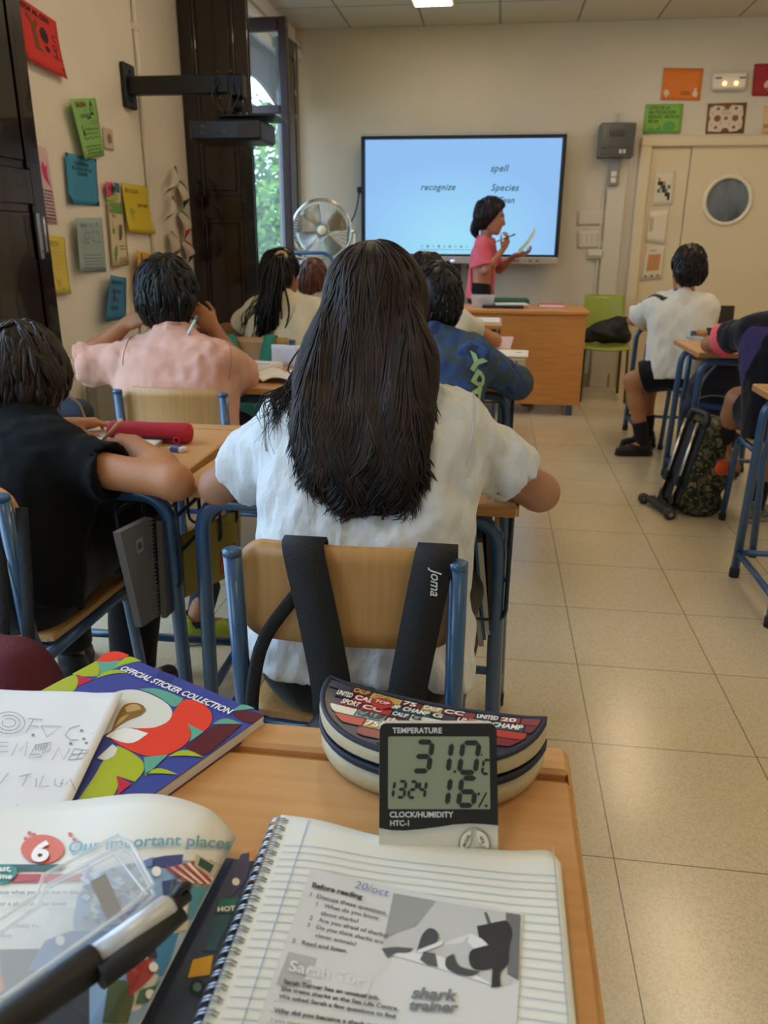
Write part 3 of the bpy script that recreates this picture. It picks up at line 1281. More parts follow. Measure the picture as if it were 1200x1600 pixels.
b.build('cage', M['chrome'], t)
b = MB()
b.lathe([(.0, .098), (.03, .097), (.036, .09), (.036, .078)], cc, fan_dir, 24)
b.build('badge', mat('cream_badge', '#d8cfae', .35), t)
b = MB()
b.lathe([(.028, -.08), (.045, -.05), (.045, .02), (.02, .035)], cc, fan_dir, 20)
for k in range(4):
    a0 = k * pi / 2 + .5

    def bl(u, v, a0=a0):
        r = .035 + u * .165
        a = a0 + (v - .5) * (1.0 - .15 * u)
        return cc + (cos(a) * U + sin(a) * W) * r + fan_dir * ((v - .5) * .06)
    b.surf(bl, 8, 6, 0, .002)
b.build('blades', mat('fan_blade_metal', '#8d8a80', .3, metal=.9), t)
b = MB()
b.lathe([(.05, -.16), (.055, -.14), (.055, -.08), (.03, -.07)], cc, fan_dir, 18)
b.build('motor', mat('grey_motor', '#5c5c58', .4), t)
b = MB()
for sgn in (-1, 1):
    b.lathe([(.016, -.012), (.016, .02)], cc + U * sgn * (R_ + .012), U * sgn, 12)
b.tube(bend([cc + U * (R_ + .02), cc + U * (R_ + .02) - V3(0, 0, .20), cc - U * (R_ + .02) - V3(0, 0, .20), cc - U * (R_ + .02)], .10, 8), .010, 8)
b.build('yoke', M['chrome'], t)
b = MB()
b.tube([cc - V3(0, 0, .20), (0, 0, .03)], .016, 10)
b.lathe([(.20, 0), (.20, .015), (.05, .035)], (0, 0, 0), n=28)
b.build('stand', M['steel'], t)

# blue tubular rack with a sheet metal panel in front of the fan
t = thing('tube_rack', 'blue tube frame holding a pale sheet below the chrome fan', 'frame', (fc[0] + .03, 5.95, 0))
b = MB()
b.tube(bend([(-.24, 0, .02), (-.24, 0, 1.13), (.13, 0, 1.13), (.13, 0, .02)], .08, 7), .014, 8)
for z in (.25,):
    b.tube([(-.24, 0, z), (.13, 0, z)], .010, 8)
for x in (-.24, .13):
    b.tube([(x, -.2, .014), (x, .2, .014)], .014, 8)
b.build('frame', M['blue_metal'], t)
b = MB()
b.box((-.055, 0, .95), (.338, .008, .26), bev=.003)
b.build('sheet_panel', mat('pale_panel', '#b7ad94', .3, metal=.3), t)

# ------------------------------------------------------------------ things on the front wall
y = YB
t = thing('meter_box', 'grey electrical meter box high on the front wall by the door', 'electric box', (.90, y, 1.99))
b = MB()
b.box((0, -.07, 0), (.275, .14, .25), bev=.008)
b.build('case', mat('dark_grey_box', '#6a6862', .5), t)
b = MB()
b.box((0, -.143, .03), (.25, .006, .17), bev=.002)
b.box((0, -.143, -.085), (.25, .006, .05), bev=.002)
b.build('smoked_lid', mat('smoked_lid', '#4c4b48', .15, spec=.7), t)
b = MB()
for k in range(5):
    b.box((-.06 + k * .025, -.148, .045), (.012, .004, .05), 0)
b.box((.03, -.148, -.085), (.02, .004, .03), 1)
b.box((.06, -.148, -.085), (.02, .004, .03), 1)
b.build('breaker', [flat('#3b3b3a'), flat('#c9c5b8')], t)
t = thing('wall_switch', 'grey switch plate with white rockers hanging under the meter box', 'switch', (.905, y - .04, 1.76))
b = MB()
b.box((0, -.02, 0), (.085, .04, .21), bev=.006)
b.build('plate', mat('mid_grey_box', '#85827a', .5), t)
for z in (-.015, -.062):
    b = MB()
    b.box((0, -.043, z), (.042, .008, .04), bev=.004)
    b.build('rocker', M['white_plastic'], t)
b = MB()
b.tube([(.885, y - .012, 2.12), (.885, y - .012, 2.20), (.915, y - .012, 2.20), (.915, y - .012, 2.12)], .006, 6)
tag(b.build('cable_loop', M['white_plastic'], origin=(.9, y, 2.15), world=True), 'small pale cable loop above the grey meter box', 'cable')

t = thing('emergency_light', 'white emergency light with two glowing bulbs above the door', 'emergency light', tuple(on_y(1138, 128, y)))
b = MB()
b.box((0, -.03, 0), (.255, .06, .125), bev=.015)
b.build('housing', M['white_plastic'], t)
b = MB()
for x in (-.09, .09):
    b.box((x, -.061, .018), (.05, .004, .012), 0)
b.build('slot', [flat('#6b665c')], t)
for x in (-.04, .045):
    b = MB()
    b.lathe([(.0, .018), (.010, .014), (.013, .0)], (x, -.06, -.02), (0, -1, 0), 12)
    b.build('bulb', mat('amber_bulb', '#ffb060', .4, emit=6.0), t)

t = thing('cable_socket_box', 'small white socket box low on the front wall beside the pilaster', 'socket', tuple(on_y(930, 397, y)))
b = MB()
b.box((0, -.02, 0), (.135, .04, .075), bev=.008)
b.build('case', M['white_plastic'], t)
b = MB()
b.box((0, -.041, -.018), (.12, .003, .018))
b.build('slot', flat('#a8a496'), t)


def sheet_y(name, label, px, hexc, cat='poster', curl=.006, marks=None, mats=(), group=None, dy=0.0, nx=8):
    """paper on the front wall; px: four image corners (tl, tr, br, bl) brought onto the wall plane"""
    yy = y - .006 - dy
    Q = [on_y(a, c, yy) for a, c in px]
    c0 = sum(Q) / 4
    tl, tr, br, bl = Q

    def fn(u, v):
        p = (bl * (1 - u) + br * u) * (1 - v) + (tl * (1 - u) + tr * u) * v
        return p - V3(0, 1, 0) * (curl * (2 * u - 1) ** 2 * (1 - v) + .001)
    b = MB()
    b.surf(fn, nx, 6, 0, -.0008)
    if marks:
        marks(b, lambda u, v: fn(u, v) - V3(0, .0012, 0))
    o = b.build(name, [mat('paper_' + hexc.lstrip('#'), hexc, .75)] + [flat(h) for h in mats], origin=c0, world=True)
    return tag(o, label, cat, group)


def scribble_lines(b, f, u0, u1, v0, v1, n, w, mi, seed=0, amp=.3):
    g = np.random.default_rng(seed)
    for i in range(n):
        v = v1 + (v0 - v1) * (i + .5) / n
        x = u0
        dv = (v1 - v0) / n
        while x < u1 - .02:
            L = g.uniform(.04, .11)
            L = min(L, u1 - x)
            k = max(3, int(L / .012))
            pts = [(x + L * q / (k - 1), v + dv * amp * g.uniform(-1, 1)) for q in range(k)]
            b.stroke(pts, f, w, mi)
            x += L + g.uniform(.02, .035)


def m_orange(b, f):
    b.poly2(circ(.13, .22, .07, .10), f, 1)
    b.poly2([(.10, .16), (.13, .05), (.16, .16)], f, 1)
    b.poly2(circ(.86, .2, .06, .10), f, 1)
    b.poly2(circ(.86, .33, .035, .06), f, 1)
    b.text('CO2', f, .50, .17, .16, 2, sx=.7, bold=.004)
    for u, v in ((.3, .9), (.55, .87), (.78, .9), (.07, .5), (.1, .85), (.9, .55), (.3, .08)):
        b.poly2(circ(u, v, .012, .018, 8), f, 2)


sheet_y('poster', 'orange handmade poster above the green one over the door corner', [(1037, 106), (1099, 107), (1093, 157), (1032, 156)], '#e07a2c', marks=m_orange, mats=('#d9c9b0', '#5b3214'))


def m_green(b, f):
    for i, s in enumerate(('LEYES DE LA', 'REUTILIZACION', 'REDUCE  RECICLA', 'REUSA')):
        b.text(s, f, .10, .82 - i * .15, .15, 1, shear=.1, sx=.66, bold=.004)
    b.poly2(circ(.68, .22, .16, .2), f, 2)
    b.poly2([(.05, .05), (.2, .25), (.3, .12), (.45, .28), (.5, .05)], f, 2)


sheet_y('poster', 'green handmade poster at the upper left corner of the door frame', [(1009, 163), (1068, 162), (1063, 208), (1004, 209)], '#7fb04a', marks=m_green, mats=('#2c4a22', '#5d9a4c'))


def m_brown(b, f):
    hexes = []
    pts = [(.06, .08), (.06, .38), (.10, .5), (.06, .62), (.08, .85), (.2, .93), (.42, .9), (.46, .8), (.56, .8), (.62, .93), (.9, .9), (.94, .62), (.9, .5), (.94, .38), (.92, .18), (.8, .08), (.62, .05), (.56, .18), (.44, .18), (.38, .05)]
    b.poly2(pts, f, 1)
    f2 = lambda u, v: f(u, v) - V3(0, .0008, 0)
    for u, v, r in ((.28, .5, .09), (.74, .5, .085), (.5, .5, .05), (.28, .82, .045), (.74, .82, .045), (.25, .2, .045), (.72, .2, .045)):
        b.poly2(circ(u, v, r, r * 1.25, 14), f2, 2)
    b.text('Bee', f2, .40, .74, .1, 3)
    b.text('house', f2, .38, .64, .1, 3)
    for u, v in ((.14, .66), (.86, .7), (.38, .34), (.6, .32), (.13, .3), (.86, .3), (.34, .1)):
        b.poly2(circ(u, v, .016, .022, 8), f2, 2)


sheet_y('poster', 'brown poster with white honeycomb shapes above the door', [(1106, 162), (1167, 160), (1162, 208), (1102, 209)], '#7d5526', curl=0.0, marks=m_brown, mats=('#d3c2b0', '#84592a', '#5f6a4c'))


def m_red(b, f):
    b.poly2(circ(.52, .34, .25, .2), f, 1)
    b.stroke([(.32, .2), (.72, .48)], lambda u, v: f(u, v) - V3(0, .0008, 0), .06, 0)
    b.text('NO', f, .3, .74, .2, 2)


sheet_y('poster', 'dark red poster with a crossed circle at the right edge', [(1179, 100), (1245, 98), (1240, 150), (1174, 150)], '#a3282c', marks=m_red, mats=('#d9b7ac', '#5f1418'))


def m_beige(b, f):
    b.poly2([(0, .18), (1, .18), (1, .34), (0, .34)], f, 1)
    b.text('AGUA', f, .1, .6, .2, 2)


sheet_y('poster', 'pale orange poster at the right edge above the door', [(1195, 166), (1260, 165), (1256, 208), (1191, 208)], '#dfae74', marks=m_beige, mats=('#a5835a', '#7d5b3a'))


def m_check(b, f):
    cs = [(0, 5, 3), (0, 4, 1), (1, 4, 1), (1, 3, 2), (2, 3, 1), (2, 2, 1), (3, 2, 2), (3, 1, 1), (4, 1, 1), (4, 0, 1), (1, 2, 4), (2, 4, 3), (3, 3, 4), (0, 2, 2), (4, 3, 2)]
    for i, j, c in cs:
        u, v = .18 + i * .13, .16 + j * .11
        b.poly2([(u, v), (u + .13, v), (u + .13, v + .11), (u, v + .11)], f, c)


sheet_y('paper_sheet', 'white sheet with a black checker pattern on the side panel of the door', [(1024, 268), (1055, 267), (1050, 321), (1019, 322)], '#d8cab0', 'paper', marks=m_check, mats=('#2a2520', '#6b6154', '#b08a3c', '#a9b09c'), dy=.02)


def m_doc(b, f):
    b.poly2([(.08, .35), (.28, .35), (.28, .8), (.08, .8)], f, 1)
    scribble_lines(b, f, .34, .9, .35, .82, 8, .006, 1, 3, .1)


sheet_y('paper_sheet', 'white page with a torn lower corner, middle paper on the door side panel', [(1015, 331), (1046, 327), (1038, 382), (1009, 378)], '#dccfb4', 'paper', marks=m_doc, mats=('#b9ad94',), dy=.02)


def m_doc2(b, f):
    b.poly2([(.18, .28), (.82, .28), (.82, .76), (.18, .76)], f, 1)
    b.text('AVISO', f, .2, .84, .1, 2, sx=1.2)
    for k in range(6):
        b.stroke([(.22, .34 + k * .07), (.78, .34 + k * .07)], lambda u, v: f(u, v) - V3(0, .0006, 0), .012, 3)
    for u in (.2, .5, .8):
        b.poly2(circ(u, .12, .06, .05, 10), f, 2)


sheet_y('paper_sheet', 'paper with an orange block, lowest on the door side panel', [(1010, 385), (1040, 384), (1033, 436), (1001, 439)], '#d5c8ae', 'paper', marks=m_doc2, mats=('#c98a55', '#6d655a', '#b06e3c'), dy=.02)
sheet_y('plastic_pouch', 'faint clear pouch on the front wall under the meter box', [(903, 330), (948, 328), (946, 351), (901, 352)], '#cfc6b4', 'pouch', dy=.0)


def m_pale(b, f):
    for u in (.15, .35, .55, .75):
        b.stroke([(u, .25), (u, .85)], f, .03, 1)


sheet_y('notice_card', 'pale printed card on the front wall above the small socket box', [(903, 362), (943, 360), (942, 387), (902, 388)], '#d2cab9', 'card', marks=m_pale, mats=('#b5ab98',))
# ------------------------------------------------------------------ left wall: posters, projector arm, radiator
def sheet_x(name, label, px, hexc, cat='poster', marks=None, mats=(), curl=(.012, .0), group=None, dx=0.0, flare=None):
    """paper on the left wall; px = image corners (tl, tr, br, bl) brought onto the wall plane.
    tl is the corner nearer the camera. curl lifts the left and bottom edges off the wall"""
    xx = XL + .004 + dx
    Q = [on_x(a, c, xx) for a, c in px]
    c0 = sum(Q) / 4
    tl, tr, br, bl = Q

    def fn(u, v):
        p = (bl * (1 - u) + br * u) * (1 - v) + (tl * (1 - u) + tr * u) * v
        lift = curl[0] * (1 - u) ** 2 + curl[1] * (1 - v) ** 2
        return p + V3(lift + .001, 0, 0)
    b = MB()
    b.surf(fn, 8, 8, 0, .0008)
    if marks:
        marks(b, lambda u, v: fn(u, v) + V3(.0012, 0, 0))
    o = b.build(name, [mat('paper_' + hexc.lstrip('#'), hexc, .75)] + [flat(h) for h in mats], origin=c0, world=True)
    return tag(o, label, cat, group)


def up(f, d=.0009):
    return lambda u, v: f(u, v) + V3(d, 0, 0)


def L_red(b, f):
    b.text('STOP AL CO2', f, .08, .86, .11, 1, bold=.008, sx=1.05)
    b.poly2([(.30, .28), (.32, .66), (.2, .78), (.25, .84), (.36, .72), (.44, .8), (.48, .74), (.4, .62), (.42, .34), (.52, .28)], f, 2)
    b.poly2(circ(.60, .60, .10, .13), f, 1)
    b.poly2(circ(.62, .38, .06, .055), f, 1)
    for i, (s, z) in enumerate((('C', .66), ('O', .5), ('2', .40))):
        b.text(s, f, .80 if s != 'O' else .77, z - .07, .15, 1, bold=.003)
    b.stroke([(.76, .3), (.95, .3)], f, .02, 1)
    b.poly2(circ(.93, .14, .025, .03), f, 1)


sheet_x('poster', 'red handmade poster high on the left wall by the shutter', [(20, -12), (87, 34), (98, 124), (36, 93)], '#d8332f', marks=L_red, mats=('#30191a', '#7a4a22'), curl=(.0, .02))


def L_green(b, f):
    b.text('FAUNA', f, .18, .86, .13, 1, bold=.004)
    b.text('Y', f, .5, .76, .1, 2)
    b.text('FLORA', f, .3, .68, .10, 3, sx=.8)
    b.text('LA', f, .56, .66, .13, 4, bold=.008)
    b.text('COSTA', f, .62, .56, .10, 5)
    b.poly2([(.72, .72), (.74, .9), (.78, .98), (.82, .9), (.84, .72)], f, 3)
    b.poly2([(.75, .76), (.76, .88), (.8, .88), (.81, .76)], up(f), 0)
    scribble_lines(b, f, .25, .9, .30, .52, 3, .012, 3, 5)
    b.text('M', f, .24, .38, .12, 1, bold=.006)
    scribble_lines(b, f, .25, .92, .05, .22, 3, .016, 3, 9)
    b.text('A', f, .22, .5, .1, 1)


sheet_x('poster', 'light green poster covered in drawings on the left wall above the blue one', [(98, 155), (149, 153), (163, 243), (122, 249)], '#8fc36c', marks=L_green, mats=('#7c2f22', '#2e7a68', '#2a3a2c', '#27366b', '#9a8a2c'), curl=(.03, .0), dx=.004)


def L_blue(b, f):
    for p in ([(0, 1), (.1, 1), (0, .9)], [(1, 1), (.9, 1), (1, .92)], [(0, 0), (.18, 0), (0, .2)], [(1, 0), (.84, 0), (1, .12)]):
        b.poly2(p, f, 1)
    for s, v in (('CUIDEMOS', .80), ('EL AGUA DE LA', .70), ('CIUDAD', .60)):
        b.text(s, f, .5, v, .095, 2, bold=.006, align='CENTER', sx=.95)
    scribble_lines(b, f, .2, .8, .14, .48, 6, .007, 3, 3, .1)


sheet_x('poster', 'blue poster with dark corners on the left wall under the light green one', [(97, 238), (150, 249), (155, 322), (104, 318)], '#3f93bd', marks=L_blue, mats=('#1f3d66', '#234a63', '#37779a'))


def L_pinktext(b, f):
    b.poly2([(.45, .72), (.6, .82), (.72, .74), (.86, .8), (.8, .62), (.9, .5), (.7, .55), (.55, .6)], f, 1)
    b.poly2(circ(.3, .62, .04, .02), f, 3)
    b.text('AGUA', f, .05, .80, .12, 2)
    scribble_lines(b, f, .05, .95, .04, .45, 9, .018, 2, 12, .2)


sheet_x('poster', 'pale pink text poster half hidden behind the folded shutter at left', [(44, 222), (72, 232), (90, 350), (62, 346)], '#dfb9c0', marks=L_pinktext, mats=('#cf3d72', '#4a2f3c', '#6b8a4c'))


def L_yell(b, f):
    b.text('EFECTO', f, .2, .82, .12, 1)
    scribble_lines(b, f, .2, .8, .4, .75, 6, .01, 2, 6)
    b.poly2([(.3, .3), (.5, .1), (.62, .32), (.5, .22)], f, 2)
    b.text('luz', f, .6, .06, .1, 1)


sheet_x('poster', 'pale yellow poster low beside the folded shutter at left', [(66, 366), (101, 370), (107, 459), (74, 459)], '#dcc65f', marks=L_yell, mats=('#8a7430', '#c4a946'), curl=(0, .012))


def L_grey(b, f):
    b.text('Esta es', f, .15, .83, .13, 1, sx=.8)
    b.text('t', f, .55, .84, .14, 1)
    b.text('t', f, .78, .85, .14, 1)
    b.stroke([(.3, .62), (.38, .74), (.5, .72), (.52, .62), (.3, .62)], f, .012, 1)
    b.stroke([(.6, .58), (.6, .74), (.85, .74), (.85, .54), (.6, .58)], f, .012, 1)
    b.text('T  b  de', f, .15, .52, .10, 1)
    scribble_lines(b, f, .22, .9, .05, .34, 5, .014, 1, 2, .15)


sheet_x('poster', 'grey-blue sheet with pencil sketches on the left wall under the blue poster', [(106, 341), (159, 340), (166, 424), (113, 425)], '#9db0af', marks=L_grey, mats=('#5c6a6b',), curl=(.035, .0))


def L_veg(b, f):
    for p in ([(0, .006), (0, .994), (.03, .994), (.03, .006)], [(.97, .006), (.97, .994), (1, .994), (1, .006)], [(0, 0), (1, 0), (1, .012), (0, .012)], [(0, .988), (1, .988), (1, 1), (0, 1)]):
        b.poly2(p, f, 4)
    b.poly2([(.1, .83), (.92, .83), (.92, .97), (.1, .97)], f, 1)
    b.text('ECO HUERTO', up(f), .14, .865, .095, 0, bold=.003, sx=.9)
    b.text('verduras', f, .2, .76, .085, 3)
    b.poly2(circ(.26, .55, .09, .05), f, 1)
    b.stroke([(.26, .6), (.2, .72)], f, .03, 1)
    b.poly2([(.56, .42), (.62, .65), (.8, .66), (.78, .48), (.66, .40)], f, 2)
    b.poly2([(.2, .08), (.15, .2), (.25, .3), (.42, .34), (.40, .2), (.3, .1)], f, 1)
    b.text('pepino', f, .44, .62, .07, 3, rot=-.9)
    scribble_lines(b, f, .48, .92, .04, .14, 3, .014, 3, 5, .1)
    scribble_lines(b, f, .55, .92, .24, .34, 2, .014, 3, 6, .1)


sheet_x('poster', 'cream vegetable poster with a brown edge between grey-blue and yellow papers', [(163, 313), (192, 318), (201, 414), (172, 418)], '#d9c9a4', marks=L_veg, mats=('#6f9a4a', '#6d5a5c', '#5c5a44', '#9a8458'))


def L_yel2(b, f):
    b.text('SIN AGUA', f, .08, .82, .12, 1, bold=.006, sx=.9)
    b.text('NO HAY', f, .5, .55, .10, 2, bold=.004)
    b.poly2(circ(.24, .44, .1, .08), f, 3)
    b.poly2([(.2, .34), (.24, .2), (.3, .34)], f, 3)
    b.poly2([(.18, .85), (.42, .85), (.42, .9), (.18, .9)], f, 3)


sheet_x('poster', 'strong yellow poster below the conduit and above the curved yellow sheet', [(188, 285), (230, 292), (240, 366), (196, 362)], '#d8bd2c', marks=L_yel2, mats=('#a58d1d', '#8a6a2a', '#a9b04a'), curl=(.006, .012), dx=.006)


def L_yel3(b, f):
    b.poly2([(.28, .80), (.30, .96), (.38, .97), (.40, .78)], f, 1)
    scribble_lines(b, f, .3, .9, .3, .7, 4, .012, 2, 4)
    b.poly2([(.05, .02), (.05, .16), (.5, .2), (.5, .04)], f, 1)


sheet_x('poster', 'amber sheet with curled left edge behind the head in peach t-shirt', [(200, 391), (241, 397), (248, 466), (203, 464)], '#d9a93c', marks=L_yel3, mats=('#6a4a2c', '#b98a34'), curl=(.045, .0))


def L_blue2(b, f):
    for s, v in (('AHORRA AGUA', .82), ('CIERRA LOS', .62), ('GRIFOS', .43), ('GRACIAS', .24)):
        b.text(s, f, .5, v, .11, 1, bold=.005, align='CENTER', sx=.82)
    b.poly2(circ(.46, .53, .08, .07), f, 2)
    b.stroke([(.5, .06), (.6, .14), (.7, .08)], f, .015, 1)


sheet_x('poster', 'blue lettered poster lowest on the left wall beside the raised hand', [(156, 429), (197, 434), (197, 498), (148, 503)], '#3d80ab', marks=L_blue2, mats=('#28506f', '#4d4a6a'), curl=(.05, .0))
sheet_x('paper_note', 'pink paper note next to the strong yellow poster', [(158, 283), (176, 285), (177, 306), (160, 308)], '#e8608c', 'note', marks=lambda b, f: b.stroke([(.2, .25), (.45, .7), (.8, .35)], f, .12, 1), mats=('#c23d66',), curl=(.02, 0))
sheet_x('paper_note', 'teal paper note next to the pink one', [(172, 284), (186, 287), (186, 301), (174, 300)], '#2c7486', 'note', curl=(.02, 0), dx=.006)
sheet_x('paper_note', 'small green paper note under the pink and teal notes', [(165, 306), (184, 304), (185, 312), (166, 314)], '#a9bb4e', 'note', curl=(.0, 0), dx=.003)

# cut paper strips curled off the wall near the shutter
def strip(px, w, hexes, label):
    P = [on_x(a, c, XL + .012) for a, c in px]
    c0 = P[0]
    b = MB()
    path = bez(P, 14)
    k = len(path)

    def fn(u, v):
        q = path[min(k - 1, int(round(u * (k - 1))))]
        s = sin(pi * u)
        return q + V3(.012 + .045 * s * (1 - abs(v - .5)), (v - .5) * w * (.55 + .45 * s), .35 * w * (v - .5))
    b.surf(fn, k - 1, 6, 0, .0012, mifn=lambda u, v: (2 if v < .6 else 1) if u > .66 else (0 if v < .66 else 1))
    o = b.build('paper_strip', [flat(h) for h in hexes], origin=c0, world=True)
    return tag(o, label, 'paper decoration', 'curled paper strips by the shutter')


for px, w, hx, lb in (
        ([(268, 263), (262, 285), (252, 304)], .10, ('#ddd2c2', '#3a2e28', '#4c4138'), 'curled white and black paper strip, topmost beside the shutter'),
        ([(276, 286), (280, 305), (286, 322)], .10, ('#d9cdbd', '#7a4a38', '#2c3327'), 'curled paper strip hanging to the right under the topmost strip'),
        ([(264, 310), (259, 328), (252, 346)], .09, ('#ddd3c4', '#2f2a26', '#8b3f34'), 'curled white paper strip in the middle of the left column of strips'),
        ([(278, 332), (284, 350), (287, 372)], .09, ('#cfc0ac', '#4f7a34', '#c0442e'), 'paper strip with green and red tip beside the shutter'),
        ([(262, 364), (266, 384), (270, 402)], .09, ('#d3c6b2', '#a2875c', '#6c4c3c'), 'tan paper strip low in the left column of strips'),
        ([(283, 378), (289, 392), (292, 410)], .08, ('#c9bba8', '#b0302c', '#3d2b28'), 'paper strip with a red tip, lowest beside the shutter')):
    strip(px, w, hx, lb)

# small wall socket
c = on_x(167, 217, XL)
t = thing('wall_socket', 'small beige wall socket right of the light green poster', 'socket', tuple(c))
b = MB()
b.box((.006, 0, 0), (.012, .085, .085), bev=.004)
b.build('plate', mat('beige_plastic', '#cdb9a2', .5), t)
b = MB()
b.lathe([(.02, 0), (.02, .002)], (.012, 0, 0), (1, 0, 0), 18)
b.build('insert', flat('#8d7a68'), t)

# projector on its arm
pb = on_x(197, 135, XL)
t = thing('wall_mount', 'black projector arm bolted to the left wall', 'wall arm', tuple(pb))
b = MB()
b.box((.012, 0, 0), (.024, .115, .185), bev=.005)
for zz in (-.06, .06):
    b.lathe([(.008, 0), (.008, .006)], (.024, .0, zz), (1, 0, 0), 8)
b.build('wall_plate', M['black_plastic'], t)
b = MB()
b.box((.265, 0, .0), (.51, .055, .075), bev=.004)
b.build('arm_bar', M['black_plastic'], t)
b = MB()
b.box((.53, 0, -.01), (.07, .075, .09), bev=.006)
b.tube([(.53, 0, -.05), (.53, 0, -.13)], .024, 12)
b.lathe([(.04, -.115), (.045, -.13), (.045, -.138)], (.53, 0, 0), n=16)
for x in (.44, .50):
    ang = np.linspace(0, 2 * pi, 16, endpoint=False)
    b.tube([V3(x, .036 * cos(a), .055 * sin(a)) for a in ang], .004, 5, closed=True)
b.build('joint', mat('dark_metal', '#1b1a1a', .35, metal=.6), t)
b = MB()
b.box((.60, .0, -.143), (.26, .24, .008), bev=.002)
b.build('shelf_plate', mat('dark_metal', '#1b1a1a'), t)
g = np.random.default_rng(2)
b = MB()
for k in range(5):
    a = V3(.46 + .03 * k, g.uniform(-.05, .03), .02)
    b.tube(bez([a, a + V3(g.uniform(-.05, .03), -.05, -.08), a + V3(g.uniform(-.09, .05), -.06, -.15), a + V3(g.uniform(-.06, .04), -.06, -.21)], 16), .0032, 5)
b.build('cable', mat('grey_cable', '#2e2b29', .6), t)
pp = pb + V3(.50, 0, -.200)
t = thing('projector', 'black projector under the arm in front of the window', 'projector', tuple(pp))
b = MB()
b.box((0, 0, 0), (.335, .25, .09), bev=.012)
b.build('housing', mat('projector_black', '#191817', .4), t)
b = MB()
for k in range(16):
    b.box((.06 + k * .0065, -.126, 0), (.003, .004, .06), 0)
b.build('vent', mat('vent_brown', '#4a3f33', .6), t)
b = MB()
for k, (x, z, w) in enumerate(((-.13, -.012, .02), (-.105, -.012, .014), (-.13, .012, .014), (-.10, .014, .02), (-.04, -.01, .03), (-.0, -.008, .022))):
    b.box((x, -.126, z), (w, .004, .012), k % 2)
b.build('socket', [flat('#3a3a3c'), flat('#56524c')], t)
b = MB()
b.lathe([(.035, 0), (.035, .02), (.028, .02), (.02, .012)], (.08, .125, 0), (0, 1, 0), 20)
b.build('lens', mat('lens_glass', '#20242c', .05, spec=.8), t)

# radiator under the wall, by the peach t-shirt
rc = on_x(150, 620, XL + .05)
t = thing('radiator', 'grey column radiator low on the left wall behind the desks', 'radiator', (XL + .06, rc[1], 0))
grm = mat('radiator_paint', '#a59f8c', .45)
for k in range(5):
    b = MB()
    b.box((0, -.02 + k * .065, .40), (.075, .05, .50), bev=.018)
    b.build('column', grm, t)
b = MB()
b.tube([(0, -.05, .61), (0, .27, .61)], .018, 8)
b.tube([(0, -.05, .19), (0, .27, .19)], .018, 8)
b.tube([(0, -.04, .19), (0, -.04, 0)], .012, 8)
b.build('pipe', grm, t)
